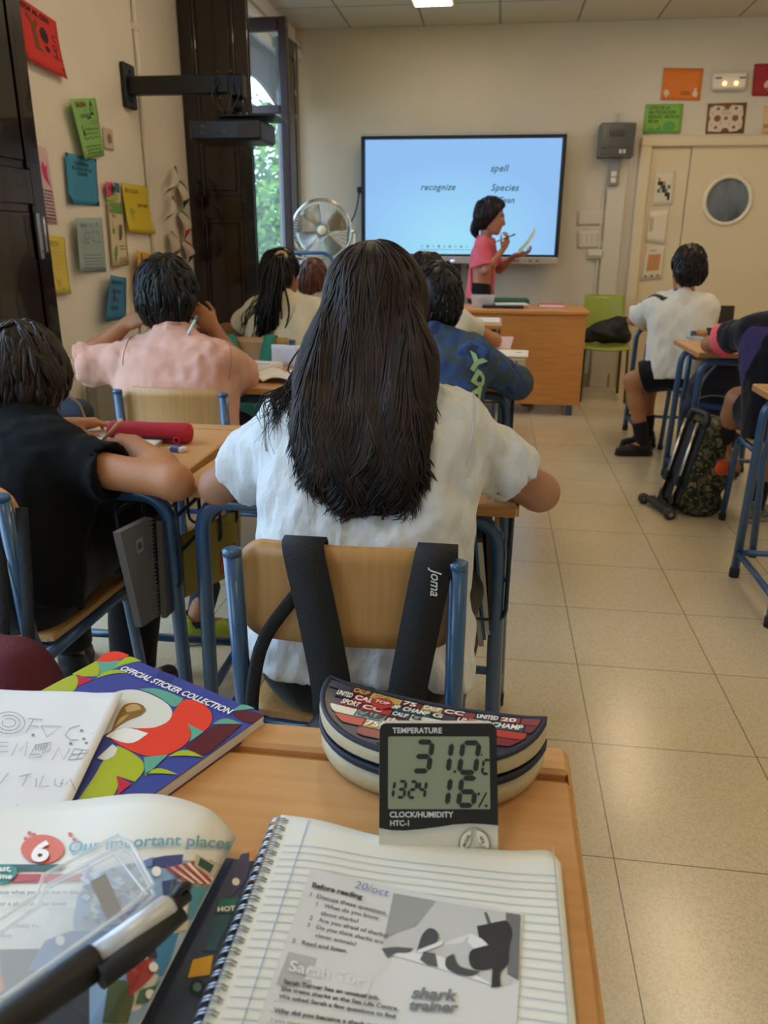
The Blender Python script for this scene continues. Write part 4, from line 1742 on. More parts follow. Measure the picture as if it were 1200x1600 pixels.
# ------------------------------------------------------------------ bodies and clothes as blended solids
class Field:
    """blended rounded shapes sampled on a grid and skinned as one closed surface"""

    def __init__(s, h):
        s.h = h
        s.ops = []
        s.noise = []

    def cap(s, a, b, ra, rb=None, k=.02, op='u', flat=None, hs=None):
        """tapered capsule; flat=(dir, factor) squeezes it along dir; hs keeps only the part beyond a (half space)"""
        a, b = V3(*a), V3(*b)
        rb = ra if rb is None else rb
        R = max(ra, rb) + .03
        lo, hi = np.minimum(a, b) - R, np.maximum(a, b) + R
        ba = b - a
        L2 = max(float(ba @ ba), 1e-9)

        def fn(X, Y, Z):
            px, py, pz = X - a[0], Y - a[1], Z - a[2]
            t = np.clip((px * ba[0] + py * ba[1] + pz * ba[2]) / L2, 0, 1)
            qx, qy, qz = px - t * ba[0], py - t * ba[1], pz - t * ba[2]
            if flat is not None:
                d, f = unit(flat[0]), flat[1]
                w = (qx * d[0] + qy * d[1] + qz * d[2]) * (1 / f - 1)
                qx, qy, qz = qx + w * d[0], qy + w * d[1], qz + w * d[2]
            D = np.sqrt(qx * qx + qy * qy + qz * qz) - (ra + t * (rb - ra))
            if flat is not None:
                D = D * min(1, flat[1])
            if hs:
                u = ba / math.sqrt(L2)
                D = np.maximum(D, -(px * u[0] + py * u[1] + pz * u[2]))
            return D
        s.ops.append((op, fn, lo, hi, k))
        return s

    def ell(s, c, r, R=None, k=.02, op='u'):
        c, r = V3(*c), V3(*r)
        R = np.eye(3) if R is None else R      # columns = axes
        m = max(r) + .03
        lo, hi = c - m, c + m

        def fn(X, Y, Z):
            p = [X - c[0], Y - c[1], Z - c[2]]
            q = [(p[0] * R[0, i] + p[1] * R[1, i] + p[2] * R[2, i]) for i in range(3)]
            k0 = np.sqrt(sum((q[i] / r[i]) ** 2 for i in range(3))) + 1e-6
            k1 = np.sqrt(sum((q[i] / r[i] ** 2) ** 2 for i in range(3))) + 1e-6
            return k0 * (k0 - 1) / k1
        s.ops.append((op, fn, lo, hi, k))
        return s

    def half(s, p, n, lo=None, hi=None, k=.004, op='s'):
        """cut away everything on the +n side of the plane through p (inside the box lo..hi)"""
        p, n = V3(*p), unit(n)
        lo = p - 3 if lo is None else V3(*lo)
        hi = p + 3 if hi is None else V3(*hi)
        s.ops.append((op, lambda X, Y, Z: -((X - p[0]) * n[0] + (Y - p[1]) * n[1] + (Z - p[2]) * n[2]), lo, hi, k))
        return s

    def rough(s, amp, freq, seed=0):
        """cloth folds: amp in metres, freq = cycles per metre along x,y,z"""
        s.noise.append((amp, V3(*freq), seed))
        return s

    def run(s):
        us = [o for o in s.ops if o[0] == 'u']
        lo = np.min([o[2] for o in us], 0) - 2 * s.h
        hi = np.max([o[3] for o in us], 0) + 2 * s.h
        n = np.ceil((hi - lo) / s.h).astype(int) + 1
        s.lo, s.n = lo, n
        ax = [(lo[i] + s.h * np.arange(n[i])).astype(np.float32) for i in range(3)]
        D = np.full(n, .2, np.float32)
        for op, fn, l, h_, k in s.ops:
            i0 = np.clip(np.floor((l - lo) / s.h).astype(int), 0, n - 1)
            i1 = np.clip(np.ceil((h_ - lo) / s.h).astype(int) + 1, 1, n)
            if np.any(i1 <= i0):
                continue
            sl = tuple(slice(a, b) for a, b in zip(i0, i1))
            X, Y, Z = ax[0][sl[0]][:, None, None], ax[1][sl[1]][None, :, None], ax[2][sl[2]][None, None, :]
            d = fn(X, Y, Z)
            old = D[sl]
            if op == 'u':
                hh = np.maximum(k - np.abs(old - d), 0) / k
                D[sl] = np.minimum(old, d) - hh * hh * k * .25
            elif op == 's':
                d = -d
                hh = np.maximum(k - np.abs(old - d), 0) / k
                D[sl] = np.maximum(old, d) + hh * hh * k * .25
        for amp, fr, seed in s.noise:
            g = np.random.default_rng(seed)
            lat = g.uniform(-1, 1, (24, 24, 24)).astype(np.float32)
            idx = []
            for i in range(3):
                q = (ax[i] * fr[i] + 100.3 + i * 7.1) % 24
                a0 = np.floor(q).astype(int) % 24
                f = (q - np.floor(q)).astype(np.float32)
                f = f * f * (3 - 2 * f)
                idx.append((a0, (a0 + 1) % 24, f))
            (xa, xb, fx), (ya, yb, fy), (za, zb, fz) = idx
            L = lat[xa] * (1 - fx)[:, None, None] + lat[xb] * fx[:, None, None]
            L = L[:, ya] * (1 - fy)[None, :, None] + L[:, yb] * fy[None, :, None]
            L = L[:, :, za] * (1 - fz)[None, None, :] + L[:, :, zb] * fz[None, None, :]
            D += amp * L
        D[0], D[-1], D[:, 0], D[:, -1], D[:, :, 0], D[:, :, -1] = .2, .2, .2, .2, .2, .2
        s.D = D
        return s

    def sample(s, P):
        P = np.asarray(P, float)
        q = np.clip((P - s.lo) / s.h, 0, s.n - 1.001)
        i = q.astype(int)
        f = q - i
        out = 0
        for dx in (0, 1):
            for dy in (0, 1):
                for dz in (0, 1):
                    w = (f[..., 0] if dx else 1 - f[..., 0]) * (f[..., 1] if dy else 1 - f[..., 1]) * (f[..., 2] if dz else 1 - f[..., 2])
                    out = out + w * s.D[i[..., 0] + dx, i[..., 1] + dy, i[..., 2] + dz]
        return out

    def grad(s, P):
        e = s.h * 1.2
        P = np.asarray(P, float)
        g = np.stack([s.sample(P + V3(*(e * (j == i) for j in range(3)))) - s.sample(P - V3(*(e * (j == i) for j in range(3)))) for i in range(3)], -1)
        return g / (np.linalg.norm(g, axis=-1, keepdims=True) + 1e-9)

    def snap(s, P, off=.002, it=5):
        P = np.asarray(P, float)
        for _ in range(it):
            P = P - s.grad(P) * (s.sample(P) - off)[..., None] * .9
        return P

    def mesh(s):
        if not hasattr(s, 'D'):
            s.run()
        D = s.D
        S = D < 0
        c = np.zeros(np.array(D.shape) - 1, np.int8)
        for dx in (0, 1):
            for dy in (0, 1):
                for dz in (0, 1):
                    c += S[dx:dx + c.shape[0], dy:dy + c.shape[1], dz:dz + c.shape[2]]
        act = np.argwhere((c > 0) & (c < 8))
        vid = np.full(c.shape, -1, np.int64)
        vid[tuple(act.T)] = np.arange(len(act))
        acc, cnt = np.zeros((len(act), 3)), np.zeros(len(act))
        corners = [(x, y, z) for x in (0, 1) for y in (0, 1) for z in (0, 1)]
        val = {q: D[act[:, 0] + q[0], act[:, 1] + q[1], act[:, 2] + q[2]].astype(float) for q in corners}
        for q in corners:
            for a in range(3):
                if q[a]:
                    continue
                r = list(q)
                r[a] = 1
                r = tuple(r)
                va, vb = val[q], val[r]
                m = (va < 0) != (vb < 0)
                t = va[m] / (va[m] - vb[m])
                p = np.tile(np.array(q, float), (m.sum(), 1))
                p[:, a] += t
                acc[m] += p
                cnt[m] += 1
        V = s.lo + s.h * (act + acc / cnt[:, None])
        F = []
        for a in range(3):
            o1, o2 = (a + 1) % 3, (a + 2) % 3
            sl0 = [slice(None)] * 3
            sl1 = [slice(None)] * 3
            sl0[a], sl1[a] = slice(0, -1), slice(1, None)
            A, B = S[tuple(sl0)], S[tuple(sl1)]
            E = np.argwhere(A != B)
            ok = (E[:, o1] > 0) & (E[:, o2] > 0) & (E[:, o1] < D.shape[o1] - 1) & (E[:, o2] < D.shape[o2] - 1)
            E = E[ok]
            ins = A[tuple(E.T)]

            def cell(d1, d2):
                q = E.copy()
                q[:, o1] -= d1
                q[:, o2] -= d2
                return vid[tuple(q.T)]
            Q = np.stack([cell(1, 1), cell(0, 1), cell(0, 0), cell(1, 0)], 1)
            Q[~ins] = Q[~ins][:, ::-1]
            F.append(Q)
        F = np.concatenate(F)
        F = F[(F >= 0).all(1)]
        # one smoothing pass
        nb = np.zeros_like(V)
        k = np.zeros(len(V))
        for i in range(4):
            j = (i + 1) % 4
            np.add.at(nb, F[:, i], V[F[:, j]])
            np.add.at(k, F[:, i], 1)
            np.add.at(nb, F[:, j], V[F[:, i]])
            np.add.at(k, F[:, j], 1)
        V = V * .5 + .5 * nb / np.maximum(k, 1)[:, None]
        return V, F

    def build(s, name, mats, parent, mifn=None):
        V, F = s.mesh()
        mi = mifn(V[F].mean(1)) if mifn else None
        if not isinstance(mats, (list, tuple)):
            mats = [mats]
        return link_mesh(name, V, F, mats, parent, smooth=True, mi=mi, world=True)


def frame_of(f, up=(0, 0, 1)):
    """columns: right, front, up"""
    f = unit(f)
    r = unit(np.cross(f, V3(*up)))
    u = np.cross(r, f)
    return np.stack([r, f, u], 1)


def skin(hexc):
    return mat('skin_' + hexc.lstrip('#'), hexc, .5, var=.06, vscale=30, spec=.35)


def cloth(name, hexc, hex2=None, vscale=9.0, rough=.9, bump=.25, sheen=.15):
    return mat(name, hexc, rough, hex2=hex2, vscale=vscale, bump=bump, bscale=26, bstretch=(1, 1, .6), sheen=sheen, spec=.2)


def add_head(F, H, R, sc, neck_from, neck_r=.046):
    r, f, u = R.T
    P = lambda a, b, c: V3(*H) + sc * (a * r + b * f + c * u)
    RR = R
    F.ell(P(0, -.012, .012), sc * V3(.073, .092, .090), RR, k=.02)
    F.ell(P(0, .036, -.046), sc * V3(.056, .060, .068), RR, k=.03)
    F.cap(P(-.010, .068, -.098), P(.010, .068, -.098), .020 * sc, k=.03)
    for q in (-1, 1):
        F.ell(P(q * .036, .052, -.04), sc * V3(.026, .030, .032), RR, k=.02)
        F.cap(P(q * .052, -.01, -.045), P(q * .03, .055, -.09), .022 * sc, k=.03)
        F.cap(P(q * .012, .084, .016), P(q * .046, .072, .014), .009 * sc, k=.015)
        F.ell(P(q * .031, .094, -.006), sc * V3(.016, .012, .010), RR, k=.012, op='s')
        F.ell(P(q * .031, .073, -.007), sc * V3(.0135, .0135, .0125), RR, k=.003)
        F.ell(P(q * .074, -.012, -.016), sc * V3(.010, .020, .031), RR, k=.008)
        F.ell(P(q * .083, -.010, -.014), sc * V3(.006, .011, .019), RR, k=.006, op='s')
        F.ell(P(q * .011, .092, -.040), sc * V3(.009, .010, .008), RR, k=.008)
    F.cap(P(0, .084, .004), P(0, .103, -.036), .007 * sc, .011 * sc, k=.012)
    F.cap(P(-.017, .084, -.0635), P(.017, .084, -.0635), .0065 * sc, k=.008)
    F.cap(P(-.013, .083, -.0735), P(.013, .083, -.0735), .0075 * sc, k=.008)
    F.cap(neck_from, P(0, -.022, -.06), neck_r * 1.08, neck_r, k=.03)


def face_mi(H, R, sc):
    def fn(C):
        q = (C - V3(*H)) @ R / sc
        mi = np.zeros(len(C), int)
        x, y, z = np.abs(q[:, 0]), q[:, 1], q[:, 2]
        mi[(x < .022) & (y > .07) & (z < -.058) & (z > -.080)] = 1
        eye = (np.hypot((x - .031) / .0125, (z + .007) / .008) < 1) & (y > .06)
        mi[eye] = 2
        mi[eye & (np.hypot(x - .031, z + .007) < .006)] = 3
        mi[(x > .012) & (x < .05) & (y > .06) & (np.abs(z - .019 + .1 * np.abs(x - .03)) < .0045)] = 3
        return mi
    return fn


def add_hand(F, W, d, n, side, curl=.6, sc=1.0, spread=.25, thumb_curl=.5, hold=0.0):
    """W wrist, d towards the fingers, n out of the back of the hand, side towards the thumb"""
    d, n = unit(d), unit(n - d * np.dot(unit(d), n))
    t = unit(side - d * np.dot(side, d) - n * np.dot(side, n))
    q = lambda a, b, c: V3(*W) + sc * (a * t + b * d + c * n)
    F.cap(q(.018, .022, 0), q(.024, .070, .002), .0165 * sc, .014 * sc, k=.012)
    F.cap(q(-.004, .020, 0), q(.004, .074, .003), .0165 * sc, .014 * sc, k=.012)
    F.cap(q(-.022, .022, 0), q(-.026, .066, .001), .0145 * sc, .012 * sc, k=.012)
    F.cap(q(0, -.01, 0), q(0, .03, 0), .020 * sc, .022 * sc, k=.015, flat=(n, .75))
    spec = ((.027, .076, (.032, .021, .017), .0082), (.008, .080, (.036, .024, .018), .0086),
            (-.011, .077, (.033, .022, .017), .0082), (-.029, .068, (.026, .017, .015), .0072))
    for i, (x, y, Ls, rr) in enumerate(spec):
        p = q(x, y, .002)
        a = curl * (.55 + .1 * i)
        dd = unit(d + t * spread * (1.5 - i) * .22)
        for j, L in enumerate(Ls):
            dv = dd * cos(a) - n * sin(a)
            e = p + dv * L * sc
            F.cap(p, e, rr * sc * (1 - .08 * j), rr * sc * (.92 - .08 * j), k=.004)
            p = e
            a += curl * (1.0 if j == 0 else .75)
    p = q(.026, .016, -.006)
    dv = unit(t * .75 + d * .65 - n * .25)
    e = p + dv * .036 * sc
    F.cap(p, e, .0125 * sc, .0098 * sc, k=.010)
    dv2 = unit(dv + d * thumb_curl * 1.2 - n * thumb_curl * .5 - t * thumb_curl * .5)
    e2 = e + dv2 * .030 * sc
    F.cap(e, e2, .0096 * sc, .0082 * sc, k=.004)
    F.cap(e2, e2 + unit(dv2 - n * .2) * .020 * sc, .0084 * sc, .0066 * sc, k=.004)


def flow_locks(b, F, V, cen, crown, g, count, length, radius, messy, steps=8, gravity=.25, field2=None, keep=None, flatk=1.5, tip_free=2, wave=0.0, wfreq=50.0, zref=None):
    """locks that start on the hair surface V and run away from the crown and down"""
    idx = g.permutation(len(V))
    P = V[idx]
    if keep is not None:
        P = P[keep(P)]
    P = P[:count]
    n = len(P)
    L = length * g.uniform(.55, 1.3, n)[:, None] / steps
    jit = g.normal(0, messy * .6, (n, 3))
    sw = g.uniform(-.35, .35, n)[:, None]
    ph = g.uniform(-.7, .7, n) + 60 * P[:, 0]
    path = [P.copy()]
    for j in range(steps):
        N = F.grad(P)
        rad = P - cen
        far = np.clip((np.linalg.norm(rad, axis=1)[:, None] - .10) / .08, 0, 1)
        D = -crown * (1 - far) + V3(0, 0, -1) * (gravity + far)
        D = D - N * (D * N).sum(1)[:, None]
        D /= np.linalg.norm(D, axis=1)[:, None] + 1e-9
        D = D + np.cross(N, D) * sw * (1 - far) + jit
        if wave:
            zz = P[:, 2]
            am = wave * np.clip((zref - zz) / .22, 0, 1)
            D = D + np.stack([np.cos(wfreq * zz + ph) * am, .4 * np.sin(wfreq * zz * .9 + ph * 1.7) * am, 0 * am], 1)
        D /= np.linalg.norm(D, axis=1)[:, None] + 1e-9
        P = P + D * L
        off = .0012 + .006 * messy * ((j + 1) / steps) ** 2
        if j < steps - tip_free:
            P = P - F.grad(P) * (np.clip(F.sample(P), -.03, .03) - off)[:, None] * .8
        if field2 is not None:
            d2 = field2.sample(P)
            m = d2 < .005
            if m.any():
                P[m] += field2.grad(P[m]) * (.005 - d2[m])[:, None]
        path.append(P.copy())
    path = np.stack(path, 1)
    w = radius * g.uniform(.6, 1.35, n)
    prof = np.interp(np.linspace(0, 1, steps + 1), [0, .12, .7, 1], [.35, 1, .9, .12])
    for i in range(n):
        b.tube(path[i], prof * w[i], 5, 0, side=unit(path[i][0] - cen), flat=flatk)


SH = dict(cw=.062, cr=.088, ww=.048, wr=.082, pw=.062, pr=.098)


class Person:
    """joints in world space; builds body (one mesh), clothes, shoes and hair as its children"""

    def __init__(s, label, J, face, skin_hex, sc=1.0, h=.009, build=1.0, up=(0, 0, 1), bust=0.0):
        s.J = {k: V3(*v) for k, v in J.items()}
        s.R = frame_of(face, up)
        s.sc, s.h, s.bd, s.skin_hex, s.bust = sc, h, build, skin_hex, bust
        foot = s.J.get('base', V3(s.J['pelvis'][0], s.J['pelvis'][1], 0))
        s.t = thing('person', label, 'person', foot)
        J = s.J
        s.side = unit(J['SR'] - J['SL'])
        s.spine = bez([J['pelvis'], (J['pelvis'] + J['chest']) / 2 + s.J.get('bow', V3(0, 0, 0)), J['chest']], 8)

    def torso(s, F, ease=0.0, lo=0.0, hi=1.0, wide=0.0):
        n = len(s.spine)
        b = s.bd
        fr = unit(np.cross(s.side, s.J['chest'] - s.J['pelvis']))
        for i, p in enumerate(s.spine):
            t = i / (n - 1)
            if t < lo - 1e-6 or t > hi + 1e-6:
                continue
            w = np.interp(t, [0, .4, .8, 1], [SH['pw'], SH['ww'], SH['cw'], SH['cw'] * 1.0]) * b + wide
            r = np.interp(t, [0, .4, .8, 1], [SH['pr'], SH['wr'], SH['cr'], SH['cr'] * .86]) * b + ease
            F.cap(p - s.side * w, p + s.side * w, r, k=.05, flat=(fr, .92))
        return fr

    def shoulders(s, F, ease=0.0, k=.05):
        J = s.J
        b = s.bd
        for q in ('SL', 'SR'):
            c = J['chest']
            F.cap(c + (J[q] - c) * .3, J[q], .064 * b + ease, .041 * b + ease, k=k)
            F.cap(J['neck'] - V3(0, 0, .02), J[q] * .75 + J['neck'] * .25 + V3(0, 0, .0), .040 * b + ease * .7, .036 * b + ease, k=k)

    def body(s, hands=None, feet=True, arms=True):
        J, b, sc = s.J, s.bd, s.sc
        F = Field(s.h)
        s.torso(F)
        s.shoulders(F)
        add_head(F, J['head'], s.R, sc, J['neck'] - V3(0, 0, .03), .043 * (b * .4 + .6))
        for q in 'LR':
            if 'E' + q in J:
                F.cap(J['S' + q], J['E' + q], .042 * b, .034 * b, k=.03)
                F.cap(J['E' + q], J['E' + q] * .65 + J['W' + q] * .35, .035 * b, .037 * b, k=.02)
                F.cap(J['E' + q] * .65 + J['W' + q] * .35, J['W' + q], .037 * b, .022 * b, k=.02)
                hd = (hands or {}).get(q, {})
                if hd is not None:
                    d = V3(*hd.get('d', J['W' + q] - J['E' + q]))
                    n = V3(*hd.get('n', (0, 0, 1)))
                    sd = V3(*hd.get('t', s.side * (-1 if q == 'R' else 1)))
                    add_hand(F, J['W' + q], d, n, sd, hd.get('curl', .5), sc * .92, hd.get('spread', .3), hd.get('thumb', .5))
            if 'K' + q in J:
                hp = J['pelvis'] + s.side * (.075 if q == 'R' else -.075) * b
                F.cap(hp, J['K' + q], .082 * b, .055 * b, k=.04)
                F.cap(J['K' + q], J['K' + q] * .65 + J['A' + q] * .35, .052 * b, .050 * b, k=.03)
                F.cap(J['K' + q] * .65 + J['A' + q] * .35, J['A' + q], .050 * b, .032 * b, k=.03)
                fd = s.foot_dir(q)
                F.cap(J['A' + q] - V3(0, 0, .025), J['A' + q] + fd * .10 - V3(0, 0, .045), .03, .022, k=.02)
        s.bodyF = F
        eyes = [skin(s.skin_hex), mat('lips', '#a5605a', .5), mat('eye_white', '#e6e2da', .3), mat('brow_iris', '#1d1512', .5)]
        F.build('body', eyes, s.t, face_mi(J['head'], s.R, sc))
        return s

    def foot_dir(s, q):
        if 'T' + q in s.J:
            return unit(s.J['T' + q] - s.J['A' + q])
        d = s.J['K' + q] - s.J['pelvis']
        d[2] = 0
        return unit(d)

    def shirt(s, m, sleeve=.62, ease=.016, wide=.012, hem=-.04, sleeve_r=.058, flare=.012, h=None, folds=.0035, seed=1, name='t_shirt', neck=.058, extra=None, mats=None, mifn=None, long_to=None, trim=None):
        J, b = s.J, s.bd
        F = Field(h or s.h)
        fr = s.torso(F, ease, wide=wide)
        ax = unit(J['chest'] - J['pelvis'])
        p0 = J['pelvis']
        F.cap(p0 + ax * (hem - .02) - s.side * (SH['pw'] * b + wide), p0 + ax * (hem - .02) + s.side * (SH['pw'] * b + wide), SH['pr'] * b + ease + .004, k=.05, flat=(fr, .92))
        s.shoulders(F, ease * .8, k=.05)
        ends = []
        for q in 'LR':
            S, E, W = J['S' + q], J['E' + q], J['W' + q]
            if long_to is not None:
                F.cap(S, E, sleeve_r * b, sleeve_r * b * .92, k=.03)
                pe = E + (W - E) * long_to
                F.cap(E, pe, sleeve_r * b * .92, sleeve_r * b * .78, k=.02)
                d = unit(W - E)
            else:
                d = unit(E - S)
                pe = S + (E - S) * sleeve
                F.cap(S, pe + d * .02, sleeve_r * b, sleeve_r * b + flare, k=.04)
            ends.append((q, pe, d))
        if extra:
            extra(F)
        for q, pe, d in ends:
            F.cap(pe, pe + d * .2, .13, op='s', k=.004, hs=True)
            S, E, W = J['S' + q], J['E' + q], J['W' + q]
            r_in = sleeve_r * b + flare - .018 if long_to is None else .04 * b
            F.cap(pe - d * .022, pe + d * .05, r_in * .95, r_in, op='s', k=.004, hs=True)
        F.half(p0 + ax * hem, -ax, p0 - .35, p0 + V3(.35, .35, .12))
        F.cap(p0 + ax * (hem - .06) - s.side * .06 * b, p0 + ax * (hem - .06) + s.side * .06 * b, SH['pr'] * b * .88, k=.01, op='s')
        nd = unit(J['head'] - J['neck'])
        F.cap(J['neck'] - nd * .03, J['neck'] - nd * .004, neck + .014, neck + .009, k=.02)
        F.cap(J['neck'] - nd * .008, J['neck'] + nd * .14, neck, neck * 1.2, op='s', k=.008)
        e1_ = unit(np.cross(nd, V3(1, .2, 0)))
        e2_ = np.cross(nd, e1_)
        cc_ = J['neck'] - nd * .003
        ring_ = [cc_ + (neck + .006) * (cos(a) * e1_ + sin(a) * e2_) for a in np.linspace(0, 2 * pi, 15)]
        for a_, b_ in zip(ring_[:-1], ring_[1:]):
            F.cap(a_, b_, .0075, k=.004)
        if folds:
            F.rough(folds * 1.3, (22, 22, 13), seed)
            F.rough(folds * .9, (40, 40, 22), seed + 7)
            F.rough(folds * .35, (75, 75, 45), seed + 9)
        F.run()
        s.shirtF = F
        o = F.build(name, mats or m, s.t, mifn)
        if trim:
            k = MB()
            up_ring = [F.snap((cc_ + (neck + .006) * (cos(a) * e1_ + sin(a) * e2_) + nd * .004)[None], .001, 4)[0] for a in np.linspace(0, 2 * pi, 25)[:-1]]
            for _ in range(3):
                up_ring = [(up_ring[i - 1] + up_ring[i] * 2 + up_ring[(i + 1) % 24]) / 4 for i in range(24)]
            k.tube(up_ring, .0062, 8, closed=True)
            k.build('collar', trim, s.t, world=True)
            for q in 'LR':
                S, E = J['S' + q], J['E' + q]
                d = unit(unit(E - S) + unit(S - J['chest']) * .8)
                a1 = unit(np.cross(d, V3(0, 1, 0)))
                a2 = np.cross(d, a1)
                c_ = S + d * .012
                pts = []
                for a in np.linspace(0, 2 * pi, 41)[:-1]:
                    rd = cos(a) * a1 + sin(a) * a2
                    r_ = np.linspace(.02, .12, 80)
                    dd = F.sample(c_ + r_[:, None] * rd)
                    h_ = np.argmax(dd > 0)
                    if dd[h_] > 0 and r_[h_] < .095:
                        pts.append(c_ + rd * (r_[h_] + .0004))
                    elif len(pts) > 6:
                        break
                    else:
                        pts = []
                if len(pts) > 6:
                    k = MB()
                    k.tube(pts, .0016, 5)
                    k.build('sleeve_seam', trim, s.t, world=True)
        return o

    def trousers(s, m, to='ankle', ease=.012, h=None, name='trousers', waist=.12, knee_t=.75, seed=5):
        J, b = s.J, s.bd
        F = Field(h or s.h)
        s.torso(F, ease * .6, 0, .32)
        for q in 'LR':
            if 'K' + q not in J:
                continue
            hp = J['pelvis'] + s.side * (.075 if q == 'R' else -.075) * b
            K, A = J['K' + q], J['A' + q]
            if to == 'ankle':
                F.cap(hp, K, .086 * b + ease, .058 * b + ease, k=.04)
                F.cap(K, A, .058 * b + ease, .042 * b + ease, k=.03)
                d = unit(A - K)
                F.cap(A - d * .03, A + d * .1, .1, op='s', k=.004, hs=True)
                F.cap(A - d * .06, A + d * .05, .036 * b + ease * .6, op='s', k=.004)
            else:
                d = unit(K - hp)
                pe = hp + (K - hp) * knee_t
                F.cap(hp, pe + d * .02, .088 * b + ease, .078 * b + ease, k=.04)
                F.cap(pe, pe + d * .2, .14, op='s', k=.004, hs=True)
                F.cap(pe - d * .03, pe + d * .05, .070 * b + ease * .6, op='s', k=.004)
        F.rough(.003, (14, 14, 10), seed)
        return F.build(name, m, s.t)

    def shoes(s, m, m_sole, socks=None, sock_h=.10):
        J = s.J
        for q in 'LR':
            if 'A' + q not in J:
                continue
            A, d = J['A' + q], s.foot_dir(q)
            sd = unit(np.cross(d, V3(0, 0, 1)))
            up = np.cross(sd, d)
            g = lambda a, c: A + d * a + up * c
            F = Field(min(s.h, .007))
            F.cap(g(-.025, -.045), g(.06, -.052), .036, .034, k=.02)
            F.cap(g(.06, -.052), g(.135, -.058), .035, .028, k=.02)
            F.cap(g(-.012, .0), g(-.004, -.04), .037, .038, k=.02)
            F.half(g(0, -.078), -up, A - .3, A + .3)
            F.cap(g(-.005, .045), g(-.003, -.02), .034, .032, op='s', k=.006)
            o = F.build('shoe', m, s.t)
            if m_sole:
                F = Field(min(s.h, .007))
                F.cap(g(-.03, -.076), g(.06, -.076), .037, .037, k=.02)
                F.cap(g(.06, -.076), g(.138, -.076), .037, .030, k=.02)
                F.half(g(0, -.064), up, A - .3, A + .3)
                F.half(g(0, -.084), -up, A - .3, A + .3)
                link = F.build('sole', m_sole, s.t)
            if socks:
                F = Field(min(s.h, .007))
                ax = unit(J['K' + q] - A)
                F.cap(A - up * .02, A + ax * sock_h, .038, .040 + sock_h * .06, k=.01)
                F.half(A + ax * sock_h, ax, A - .3, A + .3)
                F.build('sock', socks, s.t)

    # ---------------------------------------------------------------- hair
    def hair_short(s, m, thick=.020, nape=-.085, front=.06, locks=260, lock_len=.075, lock_r=.0045, seed=3, fringe=.03, volume=1.0, ear_cut=True, messy=.25):
        R, H, sc = s.R, s.J['head'], s.sc
        r, f, u = R.T
        P = lambda a, b_, c: H + sc * (a * r + b_ * f + c * u)
        F = Field(min(s.h, .006))
        rad = sc * (V3(.073, .092, .090) + thick * volume)
        cen = P(0, -.014, .014)
        F.ell(cen, rad, R, k=.01)
        F.cap(P(-.035, -.062, -.035), P(.035, -.062, -.035), .040 * sc + thick * .5, k=.03)
        F.cap(P(-.028, -.055, -.07), P(.028, -.055, -.07), .028 * sc + thick * .4, k=.03)
        # cut the face, the nape line and the ears free
        F.ell(P(0, .105, -.055), sc * V3(.074, .080, .085), R, k=.015, op='s')
        F.half(P(0, .01, nape), -u + .25 * f, H - .3, H + .3)
        F.half(P(0, front, fringe), f - .5 * u, P(0, 0, 0) - .2, P(0, 0, 0) + .2)
        if ear_cut:
            for q in (-1, 1):
                F.ell(P(q * .088, .006, -.035), sc * V3(.024, .036, .055), R, k=.01, op='s')
        F.rough(.004, (30, 30, 18), seed)
        F.run()
        V, Q = F.mesh()
        b = MB()
        b.add(V, Q.tolist(), 0, True)
        g = np.random.default_rng(seed)
        crown = unit(u * .85 - f * .45 + r * .10)
        flow_locks(b, F, V, cen, crown, g, locks, lock_len, lock_r, messy, steps=8)
        o = link_mesh('hair', np.concatenate(b.v), b.f, [m], s.t, smooth=True, world=True)
        return o


def hair_mat(name, h1, h2, rough=.38):
    return mat(name, h1, rough, hex2=h2, vscale=42, stretch=(1, 1, .12), spec=.3, detail=3, bump=.15, bscale=120, bstretch=(1, 1, .1))
# ------------------------------------------------------------------ the people
black_hair = hair_mat('black_hair', '#15100d', '#0a0807', .36)
dark_hair = hair_mat('dark_brown_hair', '#1d130d', '#0d0806', .36)
brown_hair = hair_mat('brown_hair', '#3a2115', '#22120b', .4)

# --- long-haired girl in white, in the middle of the photo
J = dict(pelvis=(-.210, 1.215, .515), chest=(-.205, 1.335, .865), neck=(-.205, 1.355, .955), head=(-.208, 1.41, 1.088),
         SL=(-.345, 1.345, .890), SR=(-.062, 1.345, .892), EL=on_y(340, 760, 1.445), ER=on_y(843, 769, 1.445),
         WL=(-.38, 1.63, .765), WR=(-.06, 1.63, .765), KL=(-.33, 1.58, .53), KR=(-.04, 1.57, .53),
         AL=(-.33, 1.66, .085), AR=(-.08, 1.66, .085), base=(-.205, 1.3, 0))
girl = Person('girl with very long dark wavy hair in a white t-shirt, her back to the camera', J, (0, .97, -.22), '#a8785c', .98, .0065, 1.0)
girl.body(hands={'L': dict(n=(0, .1, 1), curl=.4), 'R': dict(n=(0, .1, 1), curl=.4)})
white_tee = mat('white_cotton', '#cfd2d5', .92, bump=.8, bscale=34, bstretch=(1, 1, .7), sheen=.1, spec=.2)


def girl_folds(F):
    for a, b, r in (((-.36, 1.27, .84), (-.30, 1.25, .72), .007), ((-.06, 1.27, .84), (-.10, 1.25, .73), .007),
                    ((-.34, 1.22, .70), (-.18, 1.17, .66), .006), ((-.07, 1.22, .72), (-.20, 1.17, .68), .006),
                    ((-.33, 1.22, .64), (-.22, 1.15, .61), .006), ((-.43, 1.36, .80), (-.40, 1.32, .90), .006),
                    ((.02, 1.36, .80), (-.01, 1.32, .90), .006)):
        F.cap(a, b, r * 1.5, r * .6, k=.016)


